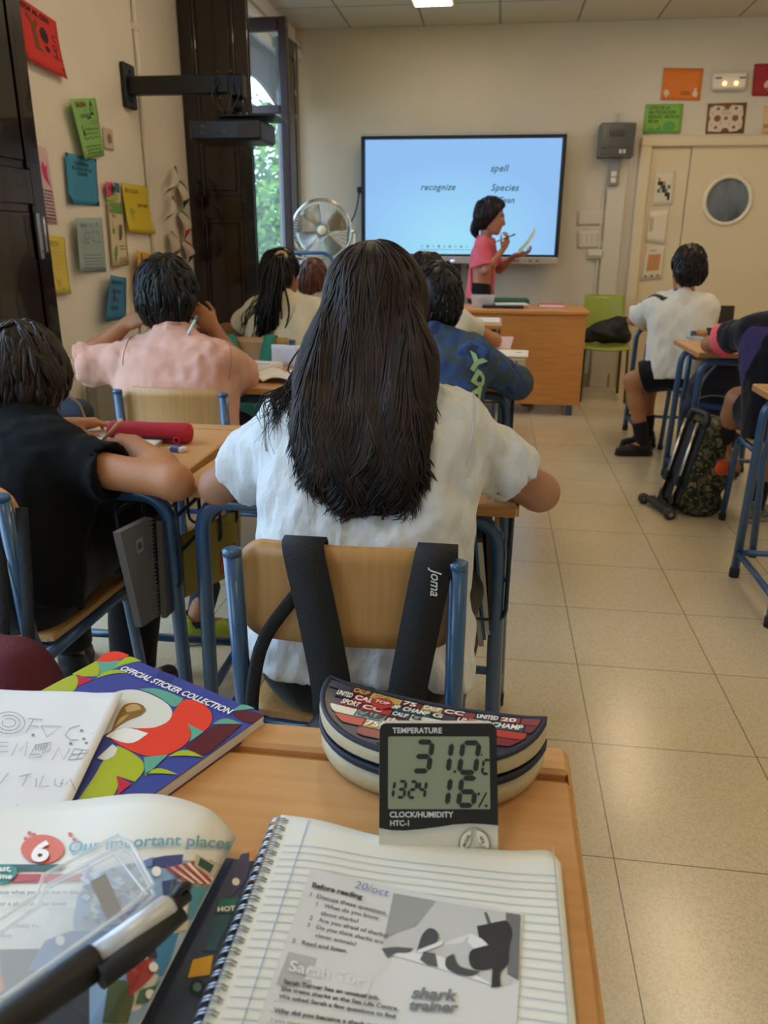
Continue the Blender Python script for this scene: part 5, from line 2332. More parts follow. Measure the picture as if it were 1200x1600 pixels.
girl.shirt(white_tee, sleeve=.70, ease=.020, wide=.010, hem=-.03, sleeve_r=.052, flare=.014, h=.0055, folds=.0075, seed=3, extra=girl_folds, trim=mat('white_rib', '#c3c7cb', .9))
girl.trousers(cloth('olive_dark_cotton', '#23241f', '#181916'), ease=.006, h=.007)
girl.shoes(mat('white_shoe', '#c9c7c2', .6), mat('white_sole', '#d7d5d0', .6))
# long hair: a mass over skull and back, then locks that flow over it
H, R = girl.J['head'], girl.R
r_, f_, u_ = R.T
F = Field(.006)
cen = H + .0 * f_ - .012 * f_ + .016 * u_
F.ell(cen, V3(.090, .108, .104), R, k=.02)
zs_ = np.linspace(1.05, .805, 11)
for z in zs_:
    ys_ = np.linspace(1.02, 1.36, 60)
    dd = girl.shirtF.sample(np.stack([np.full(60, -.205), ys_, np.full(60, z)], 1))
    hit = ys_[np.argmax(dd < .0)] if (dd < 0).any() else 1.33
    w = np.interp(z, [.80, .84, .90, .96, 1.05], [.022, .050, .076, .076, .058])
    d = np.interp(z, [.80, .84, .95, 1.05], [.010, .020, .026, .036])
    xc = np.interp(z, [.80, .85, .92, 1.05], [-.186, -.194, -.208, -.207])
    y = min(np.interp(z, [.735, .85, .98, 1.05], [1.19, 1.235, 1.285, 1.335]), hit - d * .1)
    F.cap((xc - w, y, z), (xc + w, y, z), d, k=.045, flat=((0, 1, 0), .8))
F.ell(H + .105 * f_ - .03 * u_, V3(.072, .075, .085), R, k=.02, op='s')
F.half(H + .055 * f_, f_ - .35 * u_, H - .2, H + .2)
F.rough(.004, (40, 20, 6), 4)
F.run()
hairF = F
V, Q = F.mesh()
hb = MB()
hb.add(V, Q.tolist(), 0, True)
g = np.random.default_rng(21)


def lock_path(p, n, step, wave_amp, wave_freq, phase, lift, spread):
    """one loose lock: down from p, kept just outside shirt and hair mass"""
    pts = [p.copy()]
    v = p.copy()
    for j in range(n):
        below = np.clip((1.02 - v[2]) / .25, 0, 1)
        v = v + unit(V3(spread * .35 * below, -.10 * below, -1.0)) * step
        q = v.copy()
        am = wave_amp * np.clip((.98 - v[2]) / .22, 0, 1) ** 1.2
        q[0] += am * sin(wave_freq * v[2] + phase)
        q[1] += am * .5 * cos(wave_freq * v[2] * .9 + phase * 1.7)
        for _ in range(2):
            for FF, off in ((hairF, .0012), (girl.shirtF, .006)):
                dd = FF.sample(q[None])[0]
                if dd < off:
                    q = q + FF.grad(q[None])[0] * (off - dd)
        v[1] = min(v[1], q[1] + .012)
        pts.append(q)
    return np.array(pts)


crown_ = unit(u_ * .9 - f_ * .25)
vis = lambda P: (P[:, 1] < H[1] + .05)
top = lambda P: vis(P) & (P[:, 2] > .97)
flow_locks(hb, hairF, V, cen, crown_, g, 1150, .265, .0016, .035, 28, .4, girl.shirtF, top, 1.5, 3, .55, 44, 1.0)
flow_locks(hb, hairF, V, cen, crown_, g, 800, .125, .0018, .06, 24, .6, girl.shirtF, lambda P: vis(P) & (P[:, 2] < .97) & (P[:, 2] > .87), 1.5, 6, .95, 46, 1.02)
flow_locks(hb, hairF, V, cen, crown_, g, 260, .055, .0017, .12, 16, .9, girl.shirtF, lambda P: vis(P) & (P[:, 2] < .88), 1.5, 9, 1.1, 52, 1.1)
# loose curls that lie over the shoulders to the left and stray single hairs
for k in range(150):
    left = k % 4 != 3
    p = cen + R @ V3((-.09 if left else .092) * g.uniform(.85, 1.0), g.uniform(-.06, .02), g.uniform(-.06, .0))
    sx = g.uniform(-1.3, -.3) if left else g.uniform(.05, .4)
    L = g.uniform(.20, .30)
    n = 30
    pts = lock_path(p, n, L / n, g.uniform(.010, .022), g.uniform(30, 48), g.uniform(0, 6.28), .0, sx)
    for _ in range(4):
        pts[1:-1] = .5 * pts[1:-1] + .25 * (pts[:-2] + pts[2:])
    sg = np.diff(pts, axis=0)
    sg /= np.linalg.norm(sg, axis=1)[:, None] + 1e-9
    if (sg[1:] * sg[:-1]).sum(1).min() < .80 or np.linalg.norm(np.diff(pts, axis=0), axis=1).max() > .03 or (sg[:, 2] > .15).any():
        continue
    w = g.uniform(.0008, .0024)
    hb.tube(pts, np.interp(np.linspace(0, 1, n + 1), [0, .1, .7, 1], [.5, 1, .9, .2]) * w, 4, 0, side=(0, -1, 0))
# the lock that swings out over her left shoulder
base_p = cen + R @ V3(-.088, -.03, -.05)
for k in range(58):
    s0 = base_p + V3(g.normal(0, .006), g.normal(0, .008), g.normal(-.05, .02))
    P0 = [s0, s0 + V3(-.05, -.02, -.075), on_y(500 + g.normal(0, 6), 592 + g.normal(0, 4), 1.30), on_y(455 + g.normal(0, 8), 606 + g.normal(0, 4), 1.285),
          on_y(432 + g.normal(0, 14), 632 + g.normal(0, 9), 1.275), on_y(428 + g.normal(0, 20), 672 + g.normal(0, 24), 1.265)]
    pts = bez(P0, 26)
    for i in range(len(pts)):
        dd = girl.shirtF.sample(pts[i][None])[0]
        if dd < .004:
            pts[i] = pts[i] + girl.shirtF.grad(pts[i][None])[0] * (.004 - dd)
    hb.tube(pts, np.interp(np.linspace(0, 1, len(pts)), [0, .3, .75, 1], [1, 1, .5, .1]) * g.uniform(.0012, .0028), 4, 0)
link_mesh('hair', np.concatenate(hb.v), hb.f, [hair_mat('long_hair', '#2a1910', '#110907', .5)], girl.t, smooth=True, world=True)

# --- boy in black, lower left, bent over his notebook
J = dict(pelvis=(-1.03, 1.43, .515), chest=(-1.02, 1.545, .755), neck=(-1.035, 1.605, .83), head=(-1.075, 1.675, .895),
         SL=(-1.17, 1.57, .755), SR=(-.905, 1.52, .752), EL=(-1.25, 1.64, .755), ER=(-.625, 1.452, .742),
         WL=(-1.05, 1.80, .765), WR=(-.79, 1.625, .772), KL=(-1.15, 1.83, .53), KR=(-.90, 1.83, .53),
         AL=(-1.15, 1.85, .085), AR=(-.92, 1.75, .085), base=(-1.03, 1.5, 0))
boy = Person('child in a black t-shirt at the left edge, bent over a notebook and writing', J, (-.30, .62, -.62), '#b67a52', .98, .0065, 1.0, up=(-.1, .3, 1))
boy.body(hands={'R': dict(d=(-.55, .75, -.12), n=(.45, .1, .9), t=(-.75, -.35, .3), curl=.95, thumb=.8), 'L': dict(n=(0, .1, 1))})
boy.shirt(cloth('black_cotton', '#07080a', '#050507', sheen=.02), sleeve=.46, ease=.014, wide=.010, hem=-.05, sleeve_r=.050, flare=.016, h=.0065, folds=.004, seed=8)
boy.trousers(cloth('black_trouser', '#0b0b0c', '#111113'), ease=.018)
boy.shoes(mat('black_shoe', '#111214', .6), mat('dark_sole', '#1c1c1e', .7))
boy.hair_short(hair_mat('dark_wavy_hair', '#2a1b13', '#120b08', .42), thick=.030, nape=-.11, locks=560, lock_len=.10, lock_r=.0048, seed=14, messy=.36, volume=1.15)

# --- boy in peach, left, hands at his ears
J = dict(pelvis=(-1.02, 2.44, .515), chest=(-1.045, 2.53, .80), neck=(-1.068, 2.558, .912), head=(-1.095, 2.615, 1.036),
         SL=(-1.19, 2.53, .822), SR=(-.905, 2.54, .822), EL=on_y(126, 570, 2.50), ER=(-.868, 2.655, .765),
         WL=on_y(198, 506, 2.575), WR=(-.965, 2.67, .925), KL=(-1.12, 2.84, .53), KR=(-.90, 2.80, .53),
         AL=(-1.0, 2.68, .085), AR=(-.88, 2.13, .085), TR=(-.77, 2.17, .085), TL=(-.92, 2.75, .085), base=(-1.03, 2.5, 0))
peach = Person('child in a loose peach t-shirt on the left with both hands raised to the ears', J, (-.18, .97, -.10), '#a46c49', 1.0, .0075, 1.0)
peach.body(hands={'L': dict(d=(.75, .1, .35), n=(-.3, -.7, .5), t=(.2, .1, 1), curl=.9, thumb=.6), 'R': dict(d=(-.55, -.15, .6), n=(.5, -.6, .2), t=(0, .3, 1), curl=.9)})
peach_m = cloth('peach_cotton', '#d8a896', '#cd9b88')


def peach_x(F):
    F.cap((-1.27, 2.53, .82), (-1.15, 2.50, .68), .030, .06, k=.08)
    F.cap((-.88, 2.60, .81), (-.93, 2.50, .68), .030, .06, k=.06)
    for a, b in (((-1.19, 2.47, .86), (-1.10, 2.44, .70)), ((-1.27, 2.52, .85), (-1.12, 2.43, .66)), ((-.94, 2.45, .85), (-1.02, 2.42, .68)),
                 ((-.90, 2.50, .84), (-.95, 2.43, .74)), ((-1.30, 2.56, .80), (-1.2, 2.50, .72)), ((-.98, 2.46, .88), (-1.04, 2.43, .72))):
        F.cap(a, b, .012, .006, k=.012)


peach.shirt(peach_m, sleeve=1.02, ease=.022, wide=.012, hem=-.05, sleeve_r=.058, flare=.018, h=.0065, folds=.006, seed=12, extra=peach_x, trim=mat('peach_rib', '#b9836f', .9))
peach.trousers(cloth('grey_blue_shorts', '#2b3644', '#222b37'), to='short', ease=.02, knee_t=.8)
peach.shoes(mat('lime_trainer', '#a8b532', .5, hex2='#8f9a2a', vscale=14), mat('pale_sole', '#b9b8a4', .6), mat('navy_sock', '#1a2433', .9), sock_h=.13)
peach.hair_short(black_hair, thick=.027, nape=-.082, locks=520, lock_len=.085, lock_r=.0045, seed=4, messy=.26, volume=1.0, fringe=.02)
b = MB()
b.tube([(-1.205, 2.598, .872), (-1.198, 2.598, .935)], .004, 8)
b.lathe([(.004, 0), (.001, .012)], (-1.198, 2.598, .935), (0, 0, 1), 8)
tag(b.build('pencil', mat('pale_pencil', '#c9c4b8', .5), origin=(-1.2, 2.598, .87), world=True), 'short pale pencil in the raised left hand of the peach t-shirt child', 'pencil')
b = MB()
b.tube([on_y(294, 522, 2.50), on_y(305, 500, 2.53)], .0045, 8, 0)
b.tube([on_y(305, 500, 2.53), on_y(308, 494, 2.54)], .0048, 8, 1)
tag(b.build('pen', [mat('pale_blue_pen', '#b9d6dc', .35), flat('#3b7c93')], origin=on_y(300, 510, 2.52), world=True), 'light blue pen beside the neck of the peach t-shirt child', 'pen')

# --- girl with a ponytail
J = dict(pelvis=(-1.06, 3.80, .515), chest=(-1.035, 3.92, .845), neck=(-1.03, 3.945, .935), head=(-1.07, 4.00, 1.062),
         SL=(-1.17, 3.93, .885), SR=(-.885, 3.94, .875), EL=(-1.325, 4.02, .765), ER=(-.80, 4.04, .76),
         WL=(-1.50, 4.10, .762), WR=(-.93, 4.18, .765), KL=(-1.14, 4.18, .53), KR=(-.97, 4.18, .53), AL=(-1.14, 4.24, .085), AR=(-.97, 4.24, .085), base=(-1.06, 3.9, 0))
pony = Person('girl with a long black ponytail in a cream t-shirt near the window', J, (.30, .93, -.12), '#99684a', 1.0, .009, 1.0)
pony.body(hands={'L': dict(n=(0, .1, 1)), 'R': dict(n=(0, .1, 1))})
pony.shirt(cloth('cream_cotton', '#ddd3b8', '#d4c9ac'), sleeve=.72, ease=.018, wide=.012, hem=-.05, sleeve_r=.060, flare=.016, h=.008, folds=.004, seed=22)
pony.trousers(cloth('dark_blue_trouser', '#1b2230', '#151b27'))
pony.shoes(mat('grey_shoe', '#55565a', .6), mat('pale_sole', '#b9b8a4', .6))
pony.hair_short(black_hair, thick=.017, nape=-.075, locks=240, lock_len=.10, lock_r=.004, seed=6, messy=.08, ear_cut=True)
tie = on_y(440, 402, 3.905)
g = np.random.default_rng(31)
pb_ = MB()
for k in range(150):
    o = V3(g.normal(0, .012), g.normal(0, .010), g.normal(0, .012))
    e = V3(g.normal(0, .034), g.normal(0, .016), g.uniform(-.03, .06))
    pts = bez([tie + V3(0, .02, 0) + o * .4, on_y(430, 412, 3.845) + o, on_y(424, 450, 3.80) + o * 1.6, on_y(420, 495, 3.79) + o * 1.8 + e * .5, on_y(408, 545, 3.80) + o + e], 18)
    pts[:, 0] += .006 * np.sin(np.linspace(0, 9, len(pts)) + k)
    pb_.tube(pts, np.interp(np.linspace(0, 1, len(pts)), [0, .1, .7, 1], [.6, 1, .9, .15]) * g.uniform(.005, .009), 5, 0)
for k in range(14):
    s0 = on_y(420, 455, 3.82)
    pts = bez([s0, on_y(402, 470 + g.normal(0, 6), 3.83), on_y(388 + g.normal(0, 5), 492 + g.normal(0, 5), 3.84), on_y(384 + g.normal(0, 6), 510 + g.normal(0, 6), 3.84)], 12)
    pb_.tube(pts, .0018, 4, 0)
pb_.build('ponytail', [black_hair], pony.t, world=True)
b = MB()
ang = np.linspace(0, 2 * pi, 14, endpoint=False)
b.tube([tie + V3(.026 * cos(a), -.012 + .014 * sin(a), .020 * sin(a) + .004) for a in ang], .008, 6, closed=True)
b.build('hair_tie', mat('blond_tie', '#c79a6a', .6), pony.t, world=True)

# --- brown-haired child by the fan
J = dict(pelvis=(-1.12, 4.98, .515), chest=(-1.14, 5.06, .79), neck=(-1.145, 5.08, .875), head=(-1.165, 5.11, .992),
         SL=(-1.27, 5.06, .82), SR=(-1.0, 5.06, .82), EL=(-1.33, 5.20, .765), ER=(-.95, 5.20, .765), WL=(-1.2, 5.33, .765), WR=(-1.02, 5.33, .765),
         KL=(-1.2, 5.36, .53), KR=(-1.03, 5.36, .53), AL=(-1.2, 5.4, .085), AR=(-1.03, 5.4, .085), base=(-1.12, 5.0, 0))
bro = Person('child with reddish-brown hair in front of the ponytail girl, below the fan', J, (.1, .98, -.1), '#b07c5f', .95, .011, .95)
bro.body(hands={'L': dict(n=(0, .1, 1)), 'R': dict(n=(0, .1, 1))})
bro.shirt(cloth('dim_white_cotton', '#c4beb2', '#bab4a6'), h=.011)
bro.trousers(cloth('dark_blue_trouser', '#1b2230'), h=.012)
bro.shoes(mat('grey_shoe', '#55565a', .6), None)
bro.hair_short(mat('auburn_hair', '#6b3620', .4, hex2='#43200f', vscale=40, stretch=(1, 1, .1)), thick=.026, nape=-.12, locks=260, lock_len=.10, lock_r=.0045, seed=9, messy=.12, ear_cut=False)

# --- boy in the blue camouflage sweatshirt
J = dict(pelvis=(-.235, 2.54, .515), chest=(-.205, 2.63, .825), neck=(-.20, 2.655, .915), head=(-.192, 2.715, 1.035),
         SL=(-.345, 2.64, .855), SR=(-.06, 2.63, .85), EL=(-.44, 2.76, .765), ER=(.085, 2.775, .745), WL=(-.30, 2.95, .765), WR=(.0, 2.97, .768),
         KL=(-.32, 2.92, .53), KR=(-.14, 2.92, .53), AL=(-.34, 2.86, .085), AR=(-.14, 2.95, .085), base=(-.23, 2.6, 0))
camo = Person('boy with short black hair in a blue camouflage sweatshirt, right of the long hair', J, (-.12, .97, -.12), '#b07a58', .98, .0075, 1.0)
camo.body(hands={'L': dict(n=(0, .1, 1)), 'R': dict(n=(0, .1, 1))})


def camo_mat(name, cols, scale):
    m = bpy.data.materials.new(name)
    m.use_nodes = True
    nt = m.node_tree
    tc = nt.nodes.new('ShaderNodeTexCoord')
    n = nt.nodes.new('ShaderNodeTexNoise')
    n.inputs['Scale'].default_value = scale
    n.inputs['Detail'].default_value = 2.5
    nt.links.new(tc.outputs['Object'], n.inputs['Vector'])
    r = nt.nodes.new('ShaderNodeValToRGB')
    el = r.color_ramp.elements
    for i, c in enumerate(cols):
        pos = .34 + .34 * i / max(1, len(cols))
        if i < 2:
            e = el[i]
            e.position = pos
        else:
            e = el.new(pos)
        e.color = lin(c)
    r.color_ramp.interpolation = 'CONSTANT' if len(cols) > 4 else 'EASE'
    nt.links.new(n.outputs['Fac'], r.inputs['Fac'])
    b_ = nt.nodes['Principled BSDF']
    nt.links.new(r.outputs['Color'], b_.inputs['Base Color'])
    b_.inputs['Roughness'].default_value = .9
    return m


camo.shirt(camo_mat('blue_camouflage', ['#24324f', '#2f4f8c', '#3a4a44', '#2c4470'], 14), ease=.020, wide=.012, hem=-.05, sleeve_r=.062, flare=0, h=.0065, folds=.004, seed=33, long_to=.45, name='sweatshirt')
camo.trousers(cloth('dark_blue_trouser', '#1b2230'))
camo.shoes(mat('grey_shoe', '#55565a', .6), mat('pale_sole', '#b9b8a4', .6))
camo.hair_short(black_hair, thick=.013, nape=-.085, locks=320, lock_len=.030, lock_r=.0035, seed=17, messy=.15)
# the pale green letters printed down the back of the sleeve
b = MB()
for s_, (px, py), sz in (('Y', (737, 571), .066), ('D', (740, 592), .058), ('A', (735, 612), .050)):
    o0 = on_y(px, py, 2.56)
    v, f = glyphs(s_, sz, .004)
    ca, sa = cos(-.62), sin(-.62)
    e1 = unit(V3(.80, .10, -.45))
    e2 = unit(V3(.42, -.15, .86))
    n0 = camo.shirtF.grad(camo.shirtF.snap(o0[None], .003, 8))[0]
    e1 = unit(e1 - n0 * np.dot(e1, n0))
    e2 = np.cross(n0, e1)
    c_ = camo.shirtF.snap(o0[None], .003, 8)[0]
    P3 = np.array([c_ + e1 * (q[0] - .02) * 1.25 + e2 * (q[1] - .02) + n0 * .05 for q in v])
    for _ in range(40):
        P3 = P3 - n0 * np.clip(camo.shirtF.sample(P3) - .004, 0, .01)[:, None] * .8
    b.add(P3, f, 0)
b.build('printed_letters', mat('mint_print', '#9ec295', .8), camo.t, world=True)

# --- child beyond him with a white cuff
J = dict(pelvis=(-.30, 3.60, .515), chest=(-.285, 3.70, .83), neck=(-.30, 3.745, .925), head=(-.328, 3.82, 1.045),
         SL=(-.42, 3.72, .865), SR=(-.165, 3.68, .862), EL=(-.50, 3.86, .77), ER=(.005, 3.875, .762), WL=(-.36, 4.0, .765), WR=(-.15, 4.03, .765),
         KL=(-.38, 3.95, .53), KR=(-.2, 3.95, .53), AL=(-.38, 4.0, .085), AR=(-.2, 4.0, .085), base=(-.3, 3.65, 0))
cuff = Person('dark-haired child hidden behind the camouflage boy, bare arm resting by a pink sheet', J, (-.1, .97, -.2), '#bc835c', .98, .009, 1.0)
cuff.body(hands={'L': dict(n=(0, .1, 1)), 'R': dict(n=(0, .1, 1), curl=.8)})
cuff.shirt(cloth('white_jersey', '#d8d4ca', '#cdc8bc'), sleeve=.48, ease=.016, sleeve_r=.056, flare=.010, h=.0085, seed=41)
cuff.trousers(cloth('dark_blue_trouser', '#1b2230'), h=.01)
cuff.shoes(mat('grey_shoe', '#55565a', .6), None)
cuff.hair_short(hair_mat('plum_black_hair', '#231217', '#130a0c', .4), thick=.022, nape=-.11, locks=300, lock_len=.10, lock_r=.0045, seed=29, messy=.08)

# --- teacher / speaker in front of the screen
J = dict(pelvis=(-.125, 6.665, .80), chest=(-.105, 6.66, 1.145), neck=(-.098, 6.66, 1.235), head=(-.062, 6.655, 1.415),
         SL=(-.085, 6.80, 1.19), SR=(-.112, 6.53, 1.185), EL=(.02, 6.82, 1.0), ER=(-.085, 6.505, 1.005),
         WL=(.145, 6.68, 1.115), WR=(.045, 6.53, 1.165), KL=(-.11, 6.74, .43), KR=(-.11, 6.58, .43), AL=(-.13, 6.74, .085), AR=(-.13, 6.58, .085), base=(-.12, 6.66, 0))
tea = Person('standing woman in a coral top reading from a sheet before the screen', J, (.97, -.04, -.22), '#b57a62', 1.12, .0075, .86)
tea.body(hands={'R': dict(d=(.35, .1, .85), n=(.8, -.5, -.3), t=(-.5, .3, .6), curl=.9, thumb=.8), 'L': dict(d=(.8, -.15, .15), n=(.1, .2, -.95), t=(.1, -.9, .2), curl=.6, thumb=.7)})
tea.shirt(cloth('coral_cotton', '#e0697a', '#d65c6c'), sleeve=.80, ease=.018, wide=.006, hem=-.02, sleeve_r=.054, flare=.018, h=.007, folds=.004, seed=51, name='top', neck=.066)
tea.trousers(cloth('black_jeans', '#16161a', '#101013'), ease=.012, h=.008)
tea.shoes(mat('black_shoe', '#111214', .6), None)
tea.hair_short(hair_mat('teacher_hair', '#20131a', '#120b10', .4), thick=.022, nape=-.10, locks=320, lock_len=.10, lock_r=.0045, seed=35, messy=.06, ear_cut=False, fringe=.075, front=.07)
g = np.random.default_rng(8)
b = MB()
for k in range(70):
    o = V3(g.normal(0, .012), g.normal(0, .016), g.normal(0, .01))
    pts = bez([on_y(748, 338, 6.655) + o, on_y(745, 350, 6.655) + o * 1.3, on_y(742, 361, 6.65) + o, on_y(745, 371, 6.645) + o * .5], 14)
    b.tube(pts, np.interp(np.linspace(0, 1, len(pts)), [0, .2, .7, 1], [.6, 1, .9, .2]) * g.uniform(.006, .010), 5, 0)
b.build('tied_hair', _MATS['teacher_hair'], tea.t, world=True)
b = MB()
c0 = on_y(812, 392, 6.62)
e1 = unit(V3(.115, -.02, .165))
e2 = unit(V3(.1, -1, .0))
e2 = unit(e2 - e1 * np.dot(e1, e2))
b.surf(lambda u, v: c0 + e1 * (.205 * u - .01) + e2 * (v - .5) * .20 + np.cross(e1, e2) * (.012 * sin(pi * u)), 8, 6, 0, .003)
tag(b.build('sheet_pad', mat('yellow_paper', '#d9d08e', .8), origin=c0, world=True), 'pale yellow sheet held up by the woman in coral', 'paper')
b = MB()
pa, pe = on_y(772, 379, 6.50), on_y(800, 368, 6.50)
b.tube([pa, pe], [.0035, .005], 8)
b.lathe([(.005, 0), (.006, .004), (.006, .02), (.003, .03)], pe, unit(pe - pa), 10)
tag(b.build('stylus', M['black_plastic'], origin=pa, world=True), 'dark stylus in the raised hand of the woman in coral', 'pen')

# --- boy in the white t-shirt by the door
J = dict(pelvis=(1.075, 4.72, .515), chest=(1.05, 4.74, .835), neck=(1.048, 4.735, .945), head=(1.056, 4.755, 1.088),
         SL=(.915, 4.80, .875), SR=(1.17, 4.68, .875), EL=(.835, 5.02, .775), ER=(1.22, 4.90, .78), WL=(1.02, 5.10, .768), WR=(1.12, 5.12, .768),
         KL=(.835, 4.80, .44), KR=(.95, 4.98, .50), AL=(.925, 4.76, .085), AR=(.985, 4.98, .085), TL=(.78, 4.73, .085), TR=(.86, 4.95, .085), base=(1.07, 4.75, 0))
wb = Person('boy in a white t-shirt and black shorts at the far desk by the door', J, (-.10, .98, -.14), '#b47b54', 1.0, .009, .96)
wb.body(hands={'L': dict(n=(0, .1, 1)), 'R': dict(n=(0, .1, 1))})


def wb_mi(C):
    S, E = V3(.915, 4.80, .875), V3(.835, 5.02, .775)
    N_ = V3(1.048, 4.735, .945)
    d = unit(E - S)
    up = unit(V3(-.5, -.25, 1.0) - d * np.dot(d, V3(-.5, -.25, 1.0)))
    q = C - S
    t = q @ d
    w = q @ np.cross(d, up)
    h_ = q @ up
    return ((np.abs(w) < .014) & (h_ > .0) & (t > -.12)).astype(int)


wb.shirt(None, sleeve=.70, ease=.020, wide=.012, hem=-.03, sleeve_r=.056, flare=.020, h=.0075, folds=.005, seed=61,
         mats=[cloth('warm_white_cotton', '#e0dacb', '#d8d2c2'), flat('#20262f')], mifn=wb_mi)
wb.trousers(cloth('black_shorts', '#0d0e10', '#131417'), to='short', ease=.022, h=.009, knee_t=.72)
wb.shoes(mat('black_shoe', '#111214', .6), mat('dark_sole', '#1c1c1e', .7), mat('black_sock', '#141416', .9), sock_h=.12)
wb.hair_short(dark_hair, thick=.016, nape=-.088, locks=420, lock_len=.05, lock_r=.0042, seed=44, messy=.38)

# --- person in navy at the right edge
J = dict(pelvis=(1.26, 3.42, .515), chest=(1.215, 3.50, .83), neck=(1.25, 3.52, .925), head=(1.285, 3.56, 1.06),
         SL=(1.085, 3.55, .865), SR=(1.37, 3.50, .865), EL=(.985, 3.82, .775), ER=(1.45, 3.75, .77), WL=(1.15, 3.96, .768), WR=(1.30, 3.98, .768),
         KL=(1.105, 3.66, .55), KR=(1.33, 3.80, .53), AL=(1.085, 3.72, .34), AR=(1.235, 3.62, .085), TL=(1.16, 3.66, .26), TR=(1.30, 3.66, .085), base=(1.26, 3.45, 0))
nav = Person('person in a navy shirt with a pink sleeve cuff at the right edge', J, (-.05, .98, -.15), '#a8734f', 1.0, .0085, 1.0)
nav.body(hands={'L': dict(n=(0, .1, 1)), 'R': dict(n=(0, .1, 1))})


def nav_mi(C):
    S, E = nav.J['SL'], nav.J['EL']
    d = unit(E - S)
    L = np.linalg.norm(E - S)
    q = C - S
    t = q @ d
    rad = np.linalg.norm(q - t[:, None] * d, axis=1)
    mi = ((t > L * .66 - .048) & (rad < .11) & (t < L * .75)).astype(int)
    p = C - V3(1.10, 3.47, .76)
    side = (np.abs(p[:, 1] + .12 * p[:, 2]) < .030 + .02 * np.cos(p[:, 2] * 14)) & (np.abs(p[:, 2]) < .13) & (C[:, 0] < 1.17) & (mi == 0)
    mi[side] = 2
    return mi


nav.shirt(None, sleeve=.66, ease=.020, wide=.012, hem=-.05, sleeve_r=.060, flare=.018, h=.0075, folds=.004, seed=71,
          mats=[cloth('navy_jersey', '#12141f', '#0e1019'), mat('pink_cuff', '#ef5f6e', .8), mat('violet_panel', '#33285c', .85)], mifn=nav_mi)
nav.trousers(cloth('navy_shorts', '#14161f', '#101219'), to='short', ease=.020, h=.009, knee_t=.62)
nav.shoes(mat('black_white_trainer', '#26272a', .55, hex2='#8c8a86', vscale=30), mat('dim_sole', '#8f8c86', .6), mat('black_sock', '#141416', .9), sock_h=.10)
nav.hair_short(dark_hair, thick=.022, nape=-.085, locks=200, lock_len=.06, lock_r=.0045, seed=49, messy=.25)
# ------------------------------------------------------------------ things on the desk nearest the camera
def on_h(px, py, h, z0=.75, it=5):
    """where the line of sight meets the height field z = h(x, y)"""
    z = z0
    for _ in range(it):
        p = on_z(px, py, z)
        z = h(p[0], p[1])
    return on_z(px, py, z)


def pxmap(h, eps):
    def fn(px, py):
        p = on_h(px, py, h)
        return p + V3(0, 0, eps)
    return fn


def px_poly(b, pts, fn, mi):
    return b.poly2(pts, fn, mi)


def px_text(b, body, fn, x, y, size, mi, ang=0.0, bold=0.0, shear=0.0, sx=1.0, sy=.8, width=None):
    v, f = glyphs(body, 1.0, bold / size if size else 0, shear)
    if len(v) == 0:
        return
    if width:
        sx = width / (v[:, 0].max() * size)
    a = radians(ang)
    X = v[:, 0] * size * sx
    Y = -v[:, 1] * size * sy
    b.add([fn(x + p * cos(a) - q * sin(a), y + p * sin(a) + q * cos(a)) for p, q in zip(X, Y)], f, mi)


# --- sticker album
ALB = .744
A_, B_ = on_z(185, 1020, ALB), on_z(415, 1115, ALB)
e1 = unit(B_ - A_)
e2 = unit(np.cross(V3(0, 0, 1), e1)) * -1
aw, ah = np.linalg.norm(B_ - A_), .272
t = thing('sticker_album', 'blue, lime and coral sticker album cover lying slanted over the far edge of the desk', 'album', tuple((A_ + B_) / 2 + e2 * ah / 2 - V3(0, 0, .0138)))
ob = V3(*t.location)
b = MB()
Rm = np.stack([e1, -e2, V3(0, 0, 1)], 1)
for k in range(3):
    b.box(V3(0, 0, .0017 + .0040 * k), (aw - .003 - .002 * (k % 2), ah - .003, .0032), 0, R=Rm)
b.build('page_block', M['paper'], t)
b = MB()
COLS = ['#3f4a9a', '#e9432f', '#aeb92b', '#63a895', '#c22b45', '#dfdfd8', '#5c1f2c', '#9fb6d6', '#8a6a34', '#c7a468', '#f1f1ee', '#2f3a80']
b.box(V3(0, 0, .0128), (aw, ah, .0012), 0, R=Rm)
b.box(V3(0, 0, .0002), (aw, ah, .0008), 6, R=Rm)
hA = lambda x, y: ALB
cA = lambda x, y: (x * .375, 1000 + y * .375)


def art(pts, mi, lev):
    fn = pxmap(hA, -.0004 + .00025 * lev)
    pts = soften(pts)
    b.add([fn(*cA(*q)) - ob for q in pts], [list(range(len(pts)))[::-1]], mi)


art([(400, 86), (440, 52), (490, 44), (538, 62), (500, 84), (440, 92)], 1, 1)
art([(300, 141), (400, 87), (420, 112), (410, 150), (330, 152)], 2, 1)
art([(150, 222), (300, 141), (322, 150), (328, 175), (318, 200), (295, 222)], 2, 1)
art([(400, 87), (440, 92), (500, 84), (570, 90), (480, 115), (405, 155), (420, 112)], 3, 1)
art([(505, 84), (538, 64), (590, 88), (545, 92), (480, 112)], 2, 2)
art([(318, 143), (388, 165), (318, 196), (328, 172)], 4, 2)
art([(400, 160), (440, 128), (500, 122), (535, 138), (470, 138)], 2, 2)
art([(665, 125), (735, 150), (702, 192), (640, 166)], 11, 1)
art([(445, 233), (500, 209), (570, 205), (640, 230), (700, 265), (722, 300), (705, 340), (650, 365), (590, 372), (545, 364), (470, 372), (400, 420), (360, 300)], 5, 2)
art([(540, 364), (618, 390), (545, 442), (440, 402), (480, 374)], 10, 3)
art([(580, 205), (640, 200), (700, 215), (765, 245), (735, 281), (715, 278), (690, 257), (640, 226)], 3, 3)
